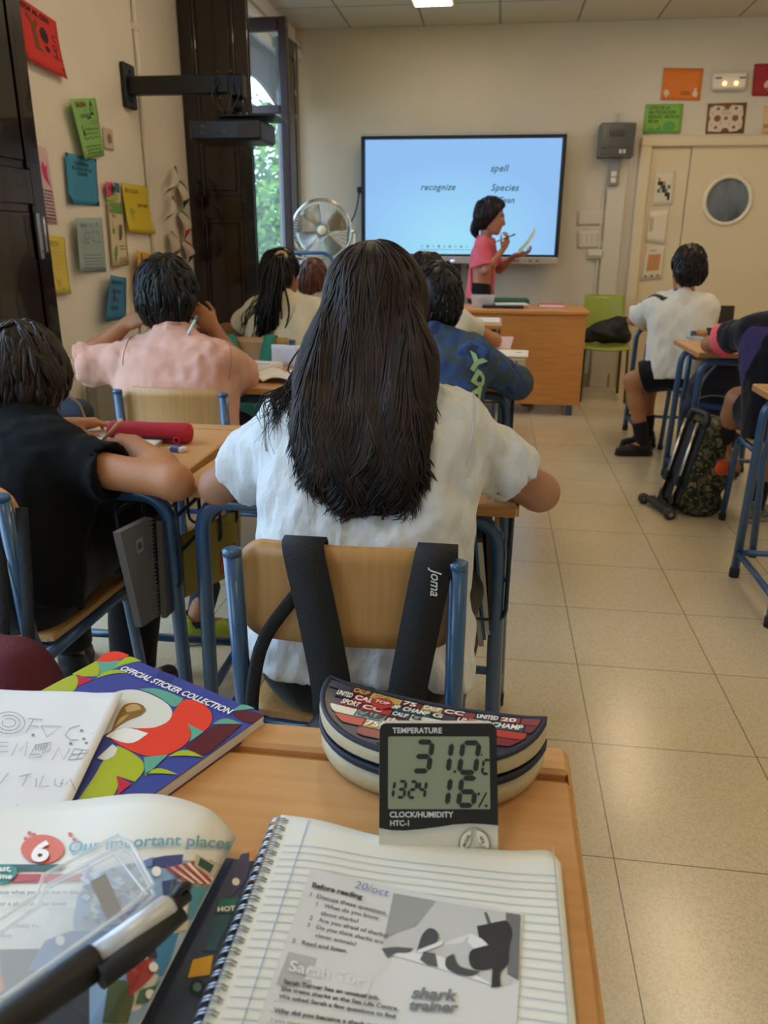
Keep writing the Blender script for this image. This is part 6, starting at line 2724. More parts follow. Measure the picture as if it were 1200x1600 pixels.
art([(765, 245), (830, 255), (875, 290), (887, 330), (870, 365), (850, 382), (782, 352), (800, 400), (770, 442), (700, 480), (630, 490), (560, 470), (500, 440), (450, 404), (545, 443), (620, 391), (560, 369), (650, 368), (705, 341), (723, 300), (737, 281)], 1, 3)
art([(781, 350), (850, 384), (790, 427), (800, 390)], 3, 4)
art([(770, 446), (850, 388), (900, 352), (1008, 352), (940, 415), (850, 488), (800, 468)], 6, 3)
art([(885, 352), (935, 322), (1010, 351)], 3, 4)
art([(965, 298), (1010, 264), (1062, 286)], 3, 3)
art([(968, 306), (1020, 290), (1105, 312), (1050, 352), (990, 330)], 6, 3)
art([(490, 440), (560, 474), (600, 510), (602, 548), (562, 592), (488, 568), (497, 602), (470, 660), (400, 715), (330, 737), (282, 737), (330, 660), (400, 560), (430, 500)], 2, 3)
art([(405, 494), (440, 506), (482, 482), (490, 452), (468, 436)], 5, 4)
art([(485, 567), (550, 600), (480, 656), (496, 620)], 4, 4)
art([(600, 490), (700, 480), (605, 571)], 3, 4)
art([(700, 487), (770, 451), (850, 490), (770, 482)], 2, 4)
art([(600, 562), (660, 528), (742, 562), (650, 556)], 2, 4)
art([(375, 737), (460, 694), (545, 752), (470, 722), (400, 737)], 6, 4)
art([(255, 770), (286, 737), (372, 737), (325, 775)], 4, 3)
art([(340, 770), (400, 737), (470, 722), (545, 752), (525, 775)], 7, 3)
art([(505, 285), (525, 268), (565, 262), (600, 275), (607, 296), (585, 318), (545, 330), (505, 352), (462, 384), (482, 330)], 8, 5)
art([(520, 285), (545, 270), (580, 272), (590, 292), (560, 300), (530, 305)], 9, 6)
art([(500, 325), (540, 312), (515, 340), (480, 365)], 9, 6)
fn = pxmap(hA, .0012)
tb = MB()
v, f = glyphs('OFFICIAL STICKER COLLECTION', 1.0, .028)
v[:, 0] *= 1 / v[:, 0].max()
x0, y0, x1, y1 = 186, 1047, 357, 1117
p0, p1 = fn(x0, y0), fn(x1, y1)
d1 = p1 - p0
d2 = unit(np.cross(V3(0, 0, 1), d1))
b.add([p0 + d1 * q[0] + d2 * (q[1] * .0125) - ob for q in v], f, 10)
b.build('cover', [mat('print_' + h[1:], h, .28, spec=.5) for h in COLS], t)

# --- drawn white paper over the album
b = MB()
q0, q1, q2 = on_z(193, 1087, .748), on_z(96, 1287, .748), on_z(-60, 1072, .748)


def paper_fn(u, v):
    p = q0 + (q1 - q0) * v * 1.2 + (q2 - q0) * u * 1.35
    z = .7475 + .004 * max(0, .12 - u) / .12 * (1 - v) + .0015 * sin(u * 9) * (1 - v) - .004 * max(0, u - .6)
    return V3(p[0], p[1], z)


b.surf(paper_fn, 24, 14, 0, -.0006)
h2 = lambda x, y: .7494
f2 = pxmap(h2, .0008)
S = lambda *pts, w=1.0: b.stroke([cA(*p) for p in pts], f2, w, 1)
for rx, ry in ((66, 46), (46, 32), (28, 18)):
    S(*[(38 + rx * cos(a), 348 + ry * sin(a)) for a in np.linspace(-2.2, 3.6, 22)])
S((118, 330), (178, 334))
S((142, 331), (108, 390))
S((122, 360), (160, 364))
S((172, 360), (256, 362), (196, 406), (172, 360))
S((332, 358), (292, 370), (272, 398), (296, 420), (326, 418))
for x, y in ((138, 398), (340, 380), (390, 392), (350, 415), (396, 406), (295, 434), (360, 432)):
    b.poly2([cA(x + 7 * cos(a), y + 6 * sin(a)) for a in np.linspace(0, 5.6, 7)], f2, 1)
for y in (430, 448, 470):
    S((-20, y), (34, y - 2))
S((50, 486), (72, 434), (82, 466), (116, 424), (104, 486))
S((150, 440), (216, 428), (206, 464), (182, 470), (170, 490), (120, 496), (150, 440))
for k in range(5):
    S((150 + k * 13, 438 - k * 2), (150 + k * 9, 462))
S((128, 480), (168, 478))
S((218, 502), (246, 450), (264, 502), (292, 454))
S((286, 502), (312, 455), (370, 464), (344, 496), (286, 502))
S((300, 480), (366, 474))
S((318, 500), (345, 460))
S((2, 600), (36, 556))
S((94, 612), (116, 565))
S((80, 572), (132, 560))
S((150, 616), (152, 578))
S((182, 568), (164, 615), (204, 612))
S((230, 580), (230, 608), (252, 616), (264, 580))
S((274, 606), (292, 580), (316, 630))
S((250, 600), (262, 602))
S((76, 690), (42, 708), (36, 728), (52, 738), (66, 728), (58, 714), (38, 722))
S((0, 700), (14, 712))
for x in (100, 120):
    S((x, 700), (x + 6, 698))
S((140, 702), (124, 712), (142, 722), (160, 712), (146, 702))
S((128, 745), (150, 730), (160, 748))
tag(b.build('drawn_paper', [mat('white_paper', '#e4e4e6', .8), flat('#84848c')], origin=q1, world=True), 'white sheet with pencilled letters and shapes lying over the sticker album', 'paper')

# --- textbook, open at "Our important places"
t = thing('textbook', 'open textbook at the unit 6 page about important places, front left', 'book', (-.36, .40, DZ))
tz = lambda x, y: .752 + .018 * math.exp(-((x + .245) / .075) ** 2) * np.clip((y - .30) / .18, .15, 1.1) - .022 * np.clip((x + .212) / .03, 0, 1.0) ** 1.6 if x < -.17 else .735


def page_edge(y):
    return -.186 + .055 * (y - .505)


b = MB()


def tp(u, v):
    y = .275 + .215 * v
    xr = page_edge(y)
    x = -.62 + (xr + .62) * u
    yy = y + .020 * math.sin(pi * np.clip((x + .42) / .26, 0, 1)) * v
    return V3(x, yy, tz(x, yy))


b.surf(tp, 60, 16, 0, .0012)
b.build('curled_page', [mat('page_paper', '#e6e4dc', .55)], t, world=True)
b = MB()


def tp3(u, v):
    y = .275 + .213 * v
    x = -.62 + (page_edge(y) - .004 + .62) * u
    yy = y + .019 * math.sin(pi * np.clip((x + .42) / .26, 0, 1)) * v
    return V3(x, yy, tz(x, yy) - .0025)


b.surf(tp3, 50, 12, 0, .004)
b.build('page_block', [mat('page_edges', '#cfcabd', .7)], t, world=True)
b = MB()
b.prism([(-.62, .27), (-.155, .27), (-.168, .485), (-.62, .49)], (0, 0, DZ + .0003), (1, 0, 0), (0, 1, 0), .005)
b.build('lower_page', [mat('print_353f55', '#353f55', .4)], t, world=True)
pr = MB()
TC = ['#d9571a', '#f2f0ea', '#6fa3b3', '#1e4738', '#b6372b', '#2f8272', '#7a7c80', '#8fb0d4', '#6f86bd', '#39477c', '#c8bfa8', '#b23a3a', '#24493d', '#b79b68', '#4a8fa2', '#363b44', '#3d70b0', '#c2322c', '#7a4a31', '#3a2230', '#5a6068', '#a5302b', '#4c5831', '#2e6a45', '#2c80b8', '#d8a02c', '#93a9a6', '#a795b8', '#c9dcea', '#17191d', '#50667a']
ci = {h: i for i, h in enumerate(TC)}
cT = lambda x, y: (x / 3.0, 1270 + y / 3.0)


def refine(pts, step=40):
    out = []
    for i in range(len(pts)):
        a, c = np.array(pts[i], float), np.array(pts[(i + 1) % len(pts)], float)
        n = max(1, int(np.linalg.norm(c - a) / step))
        out += [tuple(a + (c - a) * k / n) for k in range(n)]
    return out


def pt(pts, h, lev, fine=True):
    fn = pxmap(tz, .0008 + .0004 * lev)
    P = [fn(*cT(*q)) for q in refine(soften(pts, 1, 75) if len(pts) > 4 else pts)]
    P = [q if q[0] < page_edge(q[1]) - .0005 else V3(page_edge(q[1]) - .0005, q[1], tz(page_edge(q[1]) - .0005, q[1]) + .0008 + .0004 * lev) for q in P]
    c = np.mean(P, 0)
    c[2] = tz(c[0], c[1]) + .0008 + .0004 * lev
    n = len(P)
    pr.add(P + [c], [[(i + 1) % n, i, n] for i in range(n)], ci[h])


# picture
pt([(380, 330), (560, 245), (760, 225), (1000, 230), (1085, 290), (1050, 480), (960, 760), (880, 1000), (420, 1000), (420, 720), (330, 560)], '#8fb0d4', 0)
pt([(0, 645), (240, 640), (420, 720), (420, 1000), (0, 1000)], '#363b44', 0)
pt([(240, 560), (600, 560), (470, 680), (300, 740), (130, 745)], '#3d70b0', 1)
pt([(0, 770), (15, 780), (22, 840), (0, 850)], '#d9571a', 2)
g = np.random.default_rng(5)
for _ in range(70):
    x, y = g.uniform(400, 690), g.uniform(260, 520)
    s = g.uniform(14, 34)
    pt([(x - s, y + s * g.uniform(-.4, .4)), (x, y - s * .7), (x + s, y), (x + s * .2, y + s * .8)], ('#6f86bd', '#a795b8', '#c9dcea', '#3d70b0', '#93a9a6', '#50667a')[g.integers(6)], 1 + g.integers(3))
pt([(620, 250), (740, 212), (860, 202), (850, 262), (640, 262)], '#39477c', 2)
pt([(650, 245), (720, 215), (712, 262), (652, 262)], '#6f86bd', 3)
pt([(985, 225), (1075, 285), (1010, 540), (940, 480), (950, 330)], '#b79b68', 2)
pt([(760, 330), (830, 315), (800, 440), (770, 420)], '#39477c', 2)
pt([(900, 350), (1012, 372), (960, 530), (880, 510)], '#4a8fa2', 3)
pt([(800, 320), (910, 350), (880, 420), (790, 400)], '#50667a', 3)
pt([(775, 272), (930, 235), (1035, 357), (900, 340)], '#f2f0ea', 4)
for k in range(4):
    a = k / 4
    L = lambda t: (775 + 155 * t, 272 - 37 * t)
    Rr = lambda t: (880 + 155 * t, 338 + 19 * t)
    pt([L(a), L(a + .13), Rr(a + .13), Rr(a)], '#b23a3a', 5)
pt([(920, 205), (1028, 262), (995, 322), (912, 262)], '#c8bfa8', 5)
pt([(940, 225), (1005, 262), (985, 298), (930, 260)], '#24493d', 6)
pt([(740, 590), (842, 568), (800, 700), (770, 770), (716, 750)], '#2c80b8', 2)
pt([(835, 520), (890, 510), (880, 560), (830, 570)], '#c8bfa8', 2)
pt([(885, 572), (945, 540), (968, 600), (920, 655)], '#c2322c', 4)
pt([(950, 525), (968, 510), (980, 535), (962, 560)], '#7a4a31', 5)
pt([(850, 620), (890, 590), (930, 660), (900, 720), (845, 690)], '#50667a', 3)
pt([(815, 700), (845, 685), (868, 710), (850, 760), (815, 750)], '#7a4a31', 4)
pt([(785, 790), (860, 765), (880, 800), (850, 890), (790, 890)], '#3a2230', 4)
pt([(745, 890), (850, 885), (830, 1000), (720, 1000)], '#5a6068', 3)
pt([(590, 740), (705, 690), (740, 740), (700, 800), (610, 870)], '#a5302b', 3)
pt([(510, 800), (600, 790), (640, 850), (600, 1000), (480, 1000)], '#4c5831', 3)
pt([(660, 840), (780, 805), (770, 900), (640, 905)], '#2e6a45', 3)
pt([(680, 650), (730, 640), (740, 690), (700, 700)], '#17191d', 3)
for x, y in ((722, 740), (285, 615), (706, 868), (735, 290)):
    pt([(x + 22 * cos(a), y + 24 * sin(a)) for a in np.linspace(0, 5.9, 14)], '#f2f0ea', 6)
# headings
pt([(200 + 102 * cos(a), 176 + 68 * sin(a)) for a in np.linspace(0, 6.1, 26)], '#d9571a', 1)
for x, y in ((140, 100), (122, 126), (160, 108), (330, 105), (350, 130)):
    pt([(x + 12 * cos(a), y + 10 * sin(a)) for a in np.linspace(0, 5, 6)], '#d9571a', 1)
fn = pxmap(tz, .0026)
px_text(pr, '6', fn, 47, 1349, 55, ci['#f2f0ea'], 0, bold=2.2, shear=.2, sx=1.0, sy=.78)
v, f = glyphs('Our important places', 1.0, .016, .12)
w_ = v[:, 0].max()
P = []
for q in v:
    tt_ = q[0] / w_
    x = 106 + 256 * tt_
    yb = 1337 - 13 * sin(tt_ * pi * .62) + 6 * max(0, tt_ - .62) / .38
    P.append(fn(x, yb - q[1] * 25))
pr.add(P, f, ci['#6fa3b3'])
pt([(0, 247), (310, 247), (285, 277), (0, 277)], '#1e4738', 1)
pt([(55, 292), (392, 292), (376, 326), (55, 332)], '#b6372b', 1)
pt([(-10, 250), (70, 258), (86, 285), (70, 315), (30, 340), (-10, 340)], '#5f7' if False else '#2f8272', 3)
fn = pxmap(tz, .0030)
px_text(pr, 'Past,', fn, -10, 1366, 15, ci['#f2f0ea'], 0, .4, .2)
px_text(pr, 'time', fn, -8, 1378, 15, ci['#f2f0ea'], 0, .4, .2)
for s_, x, y in (('out what you can see in the places', 0, 1402), ('or a place in your town', 0, 1420), ('- (Alibi) Pu', 14, 1455), ('dine', 0, 1470)):
    px_text(pr, s_, fn, x, y, 11, ci['#7a7c80'], 0, .2)
pr.build('printed_picture', [mat('print_' + h[1:], h, .42) for h in TC], t, world=True)
lp = MB()
hl = lambda x, y: DZ + .0056
fn = pxmap(hl, .0003)
q = lambda pts, mi: lp.add([fn(*cT(*p)) for p in pts], [list(range(len(pts)))[::-1]], mi)
q([(1130, 195), (1196, 180), (1150, 320), (1080, 400), (1100, 260)], 0)
q([(1035, 405), (1120, 400), (1095, 470), (1010, 470)], 1)
q([(1000, 480), (1090, 476), (1010, 650), (950, 650)], 2)
q([(905, 690), (1000, 668), (985, 760), (880, 775)], 3)
q([(925 + 38 * cos(a), 820 + 40 * sin(a)) for a in np.linspace(0, 5.9, 14)], 4)
fn = pxmap(hl, .0007)
q([(1106 + 18 * cos(a), 326 + 18 * sin(a)) for a in np.linspace(0, 5.9, 12)], 5)
q([(1170, 180), (1200, 178), (1185, 230), (1168, 230)], 7)
q([(925 + 20 * cos(a), 820 + 22 * sin(a)) for a in np.linspace(0, 5.9, 12)], 6)
px_text(lp, 'HOT', pxmap(hl, .0010), 340, 1426, 13, 5, -4, .5)
lp.build('lower_picture', [flat(h) for h in ('#4d4763', '#2c6a5c', '#33505c', '#d8a02c', '#23272c', '#e6ded0', '#5d7a72', '#d88a4a')], t, world=True)

# --- clear plastic case with a sticker, on the textbook
CZ = .7795
t = thing('clear_case', 'clear plastic case with a grey sticker lying on the open textbook', 'case', tuple(on_z(150, 1450, CZ) * V3(1, 1, 0) + V3(0, 0, CZ - .006)))
clear = mat('clear_acrylic', '#eef3f6', .06, alpha=.16, spec=.9)
out = [cT(*p) for p in ((-140, 640), (180, 420), (210, 330), (560, 138), (620, 180), (722, 372), (560, 520), (0, 925), (-160, 1010))]
P = [on_z(x, y, CZ) for x, y in out]
b = MB()
poly = [(p[0], p[1]) for p in P]
b.prism(poly, (0, 0, CZ - .004), (1, 0, 0), (0, 1, 0), .0012)
b.prism(poly, (0, 0, CZ + .006), (1, 0, 0), (0, 1, 0), .0012)
b.build('shell', clear, t, world=True)
b = MB()
for dz in (-.003, .0068):
    b.tube([p + V3(0, 0, dz) for p in P], .0016, 6, closed=True)
inn = [on_z(*cT(*p), CZ + .007) for p in ((230, 350), (540, 195), (690, 385), (560, 480), (20, 870))]
b.tube(inn, .0011, 6)
b.build('rim', mat('clear_rim', '#f2f6f8', .08, alpha=.38, spec=1.0), t, world=True)
b = MB()
b.add([on_z(*cT(*p), CZ + .0076) for p in ((422, 322), (495, 284), (572, 458), (504, 500))], [[0, 3, 2, 1]], 0)
b.add([on_z(*cT(*p), CZ + .0072) for p in ((422, 322), (495, 284), (572, 458), (504, 500))], [[0, 1, 2, 3]], 0)
b.build('sticker', mat('grey_sticker', '#8c877c', .5), t, world=True)

# --- black and silver marker lying on the case
m0, m1 = on_z(14, 1598, CZ + .018), on_z(296, 1396, CZ + .016)
ax = unit(m1 - m0)
t = thing('marker_pen', 'thick black and silver marker lying across the clear case', 'pen', tuple(m0))
L = np.linalg.norm(m1 - m0)
b = MB()
b.lathe([(.0085, -.05), (.0105, -.045), (.0108, L * .43), (.0098, L * .44)], (0, 0, 0), ax, 20)
b.build('cap', mat('matte_black', '#0e0e0f', .55), t)
b = MB()
b.lathe([(.0092, L * .44), (.0092, L * .86), (.0072, L * .885)], (0, 0, 0), ax, 20)
b.build('barrel', mat('silver_barrel', '#c4c6c8', .35, metal=.2), t)
b = MB()
s_ = unit(np.cross(ax, V3(0, 0, 1)))
b.tube([ax * L * .40 + s_ * .010 - V3(0, 0, .002), ax * L * .62 + s_ * .0105 - V3(0, 0, .002), ax * L * .90 + s_ * .009 - V3(0, 0, .002)], [.008, .0075, .005], 10)
b.lathe([(.0075, L * .885), (.0075, L * .90), (.005, L * .93), (.0045, L * .99), (.002, L)], (0, 0, 0), ax, 16)
b.build('grip', mat('matte_black', '#121213'), t)
b = MB()
b.tube(bez([ax * L * .905 + V3(0, 0, .005), ax * L * .96 + V3(0, 0, .009), ax * L * 1.0 + V3(0, 0, .006)], 8), .003, 8)
b.build('clip', M['black_plastic'], t)

# --- spiral notebook
t = thing('spiral_notebook', 'open lined spiral notebook with a pasted sheet about a shark trainer', 'notebook', (-.045, .38, DZ))
NX0, NX1, NY0, NY1 = -.158, .0735, .25, .5205


def nh(x, y):
    u = np.clip((x - NX0) / (NX1 - NX0), 0, 1)
    z = DZ + .0125 + .0035 * math.exp(-((u - .98) / .10) ** 2) * np.clip((y - .40) / .10, 0, 1)
    z += .006 * math.exp(-((u - .14) / .18) ** 2)
    return z


def n_sheet(dz, shrink):
    def fn(u, v):
        x = NX0 + shrink + (NX1 - NX0 - 2 * shrink) * u
        top = NY1 + .008 * (1 - u) ** 2 - .006 * math.sin(pi * u)
        r = .014
        ex = max(0, x - (NX1 - shrink - r))
        top -= r - math.sqrt(max(0, r * r - ex * ex)) if ex > 0 else 0
        y = NY0 + (top - NY0) * v
        return V3(x, y, nh(x, y) + dz)
    return fn


b = MB()
b.surf(n_sheet(0, 0), 40, 24, 0, .0008)
b.build('page', [mat('notebook_paper', '#e3e4de', .8)], t, world=True)
b = MB()
for k in range(4):
    b.surf(n_sheet(-.0012 - .0016 * k, .0006 + .0007 * (k % 2)), 24, 10, 0, .0011)
b.build('page_stack', [mat('page_edges', '#cfcabd')], t, world=True)
b = MB()
b.prism([(NX0 - .004, NY0), (NX1 + .002, NY0), (NX1 + .002, NY1 - .006), (NX0 - .004, NY1 + .004)], (0, 0, DZ + .0003), (1, 0, 0), (0, 1, 0), .0022)
b.build('back_cover', [mat('grey_card', '#8d8f94', .6)], t, world=True)
b = MB()
n = int((NY1 - NY0 - .004) / .0092)
for k in range(n):
    y = NY1 - .001 - k * .0092
    for dy in (0, .0026):
        ang = np.linspace(0, 2 * pi, 15)
        b.tube([V3(NX0 + .002 + .0095 * cos(a), y - dy + .002 * sin(a), DZ + .0105 + .0082 * sin(a)) for a in ang[:-1]], .00075, 5, closed=True)
b.build('spiral_binding', M['steel'], t, world=True)
pr = MB()
NC = ['#a9b8c8', '#8fa9c6', '#d5d7d8', '#3c3d40', '#5a5b5e', '#b2b3b3', '#c2c4c4', '#8a8b8c', '#2f3032', '#7d86b8', '#77787b', '#9d9e9e', '#e0e1e2', '#6e6f70', '#4a4b4d']
cN = lambda x, y: (300 + x / 2, 1270 + y / 2)
for k in range(30):
    y = .492 - k * .0075
    pts = [(NX0 + .012 + (NX1 - NX0 - .016) * q / 30, y + .0015 * sin(q / 30 * pi)) for q in range(31)]
    pr.stroke(pts, lambda x, y_: V3(x, y_, nh(x, y_) + .0007), .0006, 0)
for xx, hh in ((.026, 1), (NX1 - NX0 - .005, 0)):
    pts = [(NX0 + xx, .522 - q * .01) for q in range(27)]
    pr.stroke(pts, lambda x, y_: V3(x, y_, nh(x, y_) + .0008), .0008, hh)


def npoly(pts, mi, lev):
    fn = pxmap(nh, .0009 + .0003 * lev)
    P = [fn(*cN(*q)) for q in refine(soften(pts, 2, 80) if len(pts) > 5 else pts, 30)]
    c = np.mean(P, 0)
    c[2] = nh(c[0], c[1]) + .0009 + .0003 * lev
    n_ = len(P)
    pr.add(P + [c], [[(i + 1) % n_, i, n_] for i in range(n_)], mi)


npoly([(372, 175), (640, 238), (1035, 318), (1012, 700), (190, 700)], 2, 0)
npoly([(630, 256), (1026, 323), (1020, 528), (960, 552), (800, 500), (590, 440)], 6, 1)
npoly([(630, 256), (760, 280), (700, 360), (640, 380), (600, 400)], 11, 2)
npoly([(980, 316), (1026, 323), (1020, 528), (985, 510)], 13, 2)
npoly([(590, 440), (700, 430), (800, 460), (900, 520), (960, 552), (800, 500)], 12, 2)
npoly([(708, 420), (718, 385), (742, 362), (768, 376), (772, 402), (748, 425), (700, 442)], 14, 3)
npoly([(725, 440), (760, 445), (768, 488), (735, 482), (712, 465)], 4, 3)
npoly([(592, 430), (640, 424), (692, 430), (682, 444), (628, 442), (612, 460)], 4, 3)
npoly([(700, 438), (785, 405), (780, 420), (715, 445)], 12, 4)
npoly([(890, 360), (960, 345), (985, 340), (1005, 380), (990, 420), (990, 480), (960, 505), (965, 548), (935, 552), (945, 490), (905, 500), (868, 490), (862, 440), (900, 420)], 8, 3)
npoly([(868, 384), (905, 400), (925, 420), (880, 432), (860, 410)], 12, 4)
npoly([(912, 318), (920, 316), (934, 352), (924, 354)], 4, 3)
npoly([(790, 458), (818, 446), (830, 488), (900, 502), (868, 522), (792, 498)], 14, 3)
npoly([(302, 438), (570, 500), (548, 575), (262, 542)], 5, 1)
npoly([(420, 470), (570, 500), (548, 575), (400, 556)], 2, 2)
fn = pxmap(nh, .0022)
T = lambda s_, x, y, size, mi, ang=13, bold=0, shear=0, width=None: px_text(pr, s_, fn, *cN(x, y), size, mi, ang, bold, shear, 1.0, .8, width)
T('Before reading', 374, 238, 13.5, 3, 14, .45)
T('1  Discuss these questions.', 365, 266, 11.5, 4, 14, .15)
T('1   What do you know', 384, 296, 11, 4, 13, .12)
T('about sharks?', 402, 325, 11, 4, 13, .12)
T('2   Are you afraid of sharks?', 366, 340, 11, 4, 13, .12)
T('3   Do you think sharks are', 358, 362, 11, 4, 13, .12)
T('clever animals?', 384, 394, 11, 4, 13, .12)
T('2   Read and listen.', 312, 412, 11.5, 4, 11, .25)
T('Sarah Tur', 300, 500, 30, 12, 12, .5)
T('Sarah Turner has an unusual job.', 286, 540, 11.5, 3, 10, .35)
T('She trains sharks at the Sea Life Centre.', 278, 562, 11.5, 3, 10, .3)
T('We asked Sarah a few questions to find', 272, 586, 11.5, 3, 10, .3)
T('Why did you become a shark trainer?', 256, 630, 12, 3, 9, .4)
T('I was always interested in the sea', 246, 660, 11, 7, 9, .1)
T('shark', 684, 585, 31, 10, 4, 1.0, .2)
T('trainer', 676, 622, 27, 10, 3, 1.0, .2)
T('20/oct', 505, 240, 21, 9, 15, -.1, .15)
pr.build('printed_sheet', [flat(h) for h in NC], t, world=True)

# --- thermometer / clock
BL, BR, TL = on_z(592, 1347, DZ + .002), on_z(779, 1347, DZ + .002), on_y(603, 1130, .551)
Uv = unit(BR - BL)
TLn = TL - BL
Wv = unit(TLn - Uv * np.dot(TLn, Uv))
Nv = np.cross(Uv, Wv)
tw, thh = np.linalg.norm(BR - BL), np.linalg.norm(TLn - Uv * np.dot(TLn, Uv))
t = thing('thermometer_clock', 'black and cream digital thermometer clock standing behind the spiral notebook', 'thermometer', tuple(BL + Uv * tw / 2))
c0 = BL - V3(*t.location)
LM = lambda d=0.0: (lambda u, v: c0 + Uv * (u * tw) + Wv * (v * thh) + Nv * d)
b = MB()
b.prism([(x * tw, y * thh) for x, y in rrect(0, 0, 1, 1, .05)], c0 - Nv * .016, Uv, Wv, .015)
b.build('case', [mat('cream_plastic', '#d3cfbd', .4)], t)
b = MB()
wave = [(0, .245), (.10, .228), (.22, .226), (.36, .236), (.50, .252), (.62, .268), (.75, .276), (.88, .272), (1, .262)]
top = [(1, .95), (.985, .985), (.95, 1), (.05, 1), (.015, .985), (0, .95)]
b.prism([(x * tw, y * thh) for x, y in wave + top], c0 - Nv * .001, Uv, Wv, .0022)
b.build('black_panel', mat('gloss_black_panel', '#1b1c1f', .3), t)
b = MB()
b.prism([(x * tw, y * thh) for x, y in rrect(.075, .38, .935, .905, .012)], c0 + Nv * .0011, Uv, Wv, .0008)
fd = LM(.0023)
SEG = {'0': 'abcdef', '1': 'bc', '2': 'abged', '3': 'abgcd', '4': 'fgbc', '6': 'afgedc', 'C': 'adef', 'c': 'adef'}


def seg(d, x, y, w, h, th):
    sl = .035 * h / .2

    def bar(p, q):
        (x0, y0), (x1, y1) = p, q
        dx, dy = x1 - x0, y1 - y0
        L_ = math.hypot(dx * tw, dy * thh)
        ux, uy = dx * tw / L_, dy * thh / L_
        nx, ny = -uy * th / 2, ux * th / 2
        g_ = th * .1
        pts = [(0 + g_, 0), (th * .5 + g_, 1), (L_ - th * .5 - g_, 1), (L_ - g_, 0), (L_ - th * .5 - g_, -1), (th * .5 + g_, -1)]
        out = []
        for a, s in pts:
            X = x0 * tw + ux * a + nx * s
            Y = y0 * thh + uy * a + ny * s
            out.append((X / tw, Y / thh))
        b.poly2(out, fd, 1)
    k = lambda a, c: (x + a * w + sl * c, y + c * h)
    S_ = dict(a=(k(0, 1), k(1, 1)), b=(k(1, .5), k(1, 1)), c=(k(1, 0), k(1, .5)), d=(k(0, 0), k(1, 0)), e=(k(0, 0), k(0, .5)), f=(k(0, .5), k(0, 1)), g=(k(0, .5), k(1, .5)))
    for q_ in SEG[d]:
        bar(*S_[q_])


seg('3', .285, .655, .13, .21, .0042)
seg('1', .45, .650, .13, .21, .0042)
b.poly2(rrect(.628, .640, .650, .660, .003), fd, 1)
seg('0', .675, .645, .135, .215, .0042)
seg('C', .868, .635, .055, .10, .0022)
b.poly2(rrect(.862, .765, .876, .778, .003), fd, 1)
for k_, d_ in enumerate('13'):
    seg(d_, (.055, .150)[k_], .465, .058, .115, .0024)
for k_, d_ in enumerate('24'):
    seg(d_, (.245, .325)[k_], .463, .054, .115, .0024)
seg('1', .43, .410, .14, .195, .0042)
seg('6', .665, .408, .125, .195, .0042)
b.stroke([(.835, .395), (.905, .50)], fd, .014, 1)
b.poly2(circ(.838, .49, .013, .011, 10), fd, 1)
b.poly2(circ(.900, .405, .013, .011, 10), fd, 1)
b.build('display', [mat('lcd_grey_green', '#8a9077', .25), flat('#20241d')], t)
b = MB()
ft = lambda u, v: c0 + Uv * u + Wv * v + Nv * .0018
b.text('TEMPERATURE', ft, .112 * tw, .930 * thh, .0062, 0, bold=.00012)
b.build('lettering', [flat('#d2d3cf')], t)
b = MB()
b.text('CLOCK/HUMIDITY', ft, .088 * tw, .322 * thh, .0062, 0, bold=.00014)
b.build('lettering', [flat('#d2d3cf')], t)
b = MB()
b.text('HTC-1', ft, .090 * tw, .262 * thh, .0058, 0, bold=.00012)
b.build('lettering', [flat('#d2d3cf')], t)
bc = (.80, .125)
for k_, (a0, s_) in enumerate(((95, 'MODE'), (-25, 'ADJ'), (215, 'MEMORY'))):
    b = MB()
    aa = np.radians(np.linspace(a0 + 5, a0 + 115, 12))
    r0, r1 = .0022, .0118
    mid = radians(a0 + 60)
    off = (.0014 * cos(mid), .0014 * sin(mid))
    poly = [(bc[0] * tw + off[0] + r0 * cos(mid), bc[1] * thh + off[1] + r0 * sin(mid))] + [(bc[0] * tw + off[0] + (r1 - .0014) * cos(a), bc[1] * thh + off[1] + (r1 - .0014) * sin(a)) for a in aa]
    b.prism(poly, c0 - Nv * .0002, Uv, Wv, .0018)
    fb = lambda u, v: c0 + Uv * u + Wv * v + Nv * .0019
    cx_, cy_ = bc[0] * tw + .0075 * cos(mid), bc[1] * thh + .0075 * sin(mid)
    ra = {'MODE': radians(62), 'ADJ': radians(-62), 'MEMORY': 0}[s_]
    v_, f_q = glyphs(s_, .0036, .00006, 0, 'CENTER')
    v_[:, 1] -= .0013
    b.add([fb(cx_ + p[0] * cos(ra) - p[1] * sin(ra), cy_ + p[0] * sin(ra) + p[1] * cos(ra)) for p in v_], f_q, 1)
    b.build('button', [mat('cream_button', '#dedac9', .4), flat('#4c4a42')], t)
b = MB()
ang = np.linspace(0, 2 * pi, 36, endpoint=False)
b.tube([c0 + Uv * (bc[0] * tw + .0128 * cos(a)) + Wv * (bc[1] * thh + .0128 * sin(a)) for a in ang], .0005, 5, closed=True)
b.build('button_ring', [mat('dark_cream', '#b3ae9c', .5)], t)  # ring round the three buttons, a darker cream than their plastic
b = MB()
b.prism([(.35 * tw, 0), (.65 * tw, 0), (.60 * tw, .6 * thh), (.40 * tw, .6 * thh)], c0 - Nv * .018, Uv, Wv, .002)
b.build('stand', mat('cream_plastic', '#d3cfbd'), t)

# --- pencil case
PA, PB = on_z(521, 1062, .786), on_z(846, 1124, .786)
PA[2] = PB[2] = DZ
e1 = unit(PB - PA)
e2 = unit(np.cross(e1, V3(0, 0, 1)))          # towards the camera
plen = np.linalg.norm(PB - PA) + .012
t = thing('pencil_case', 'half-moon pencil case with a lettered patchwork top and cream sides, behind the thermometer', 'pencil case', tuple((PA + PB) / 2))


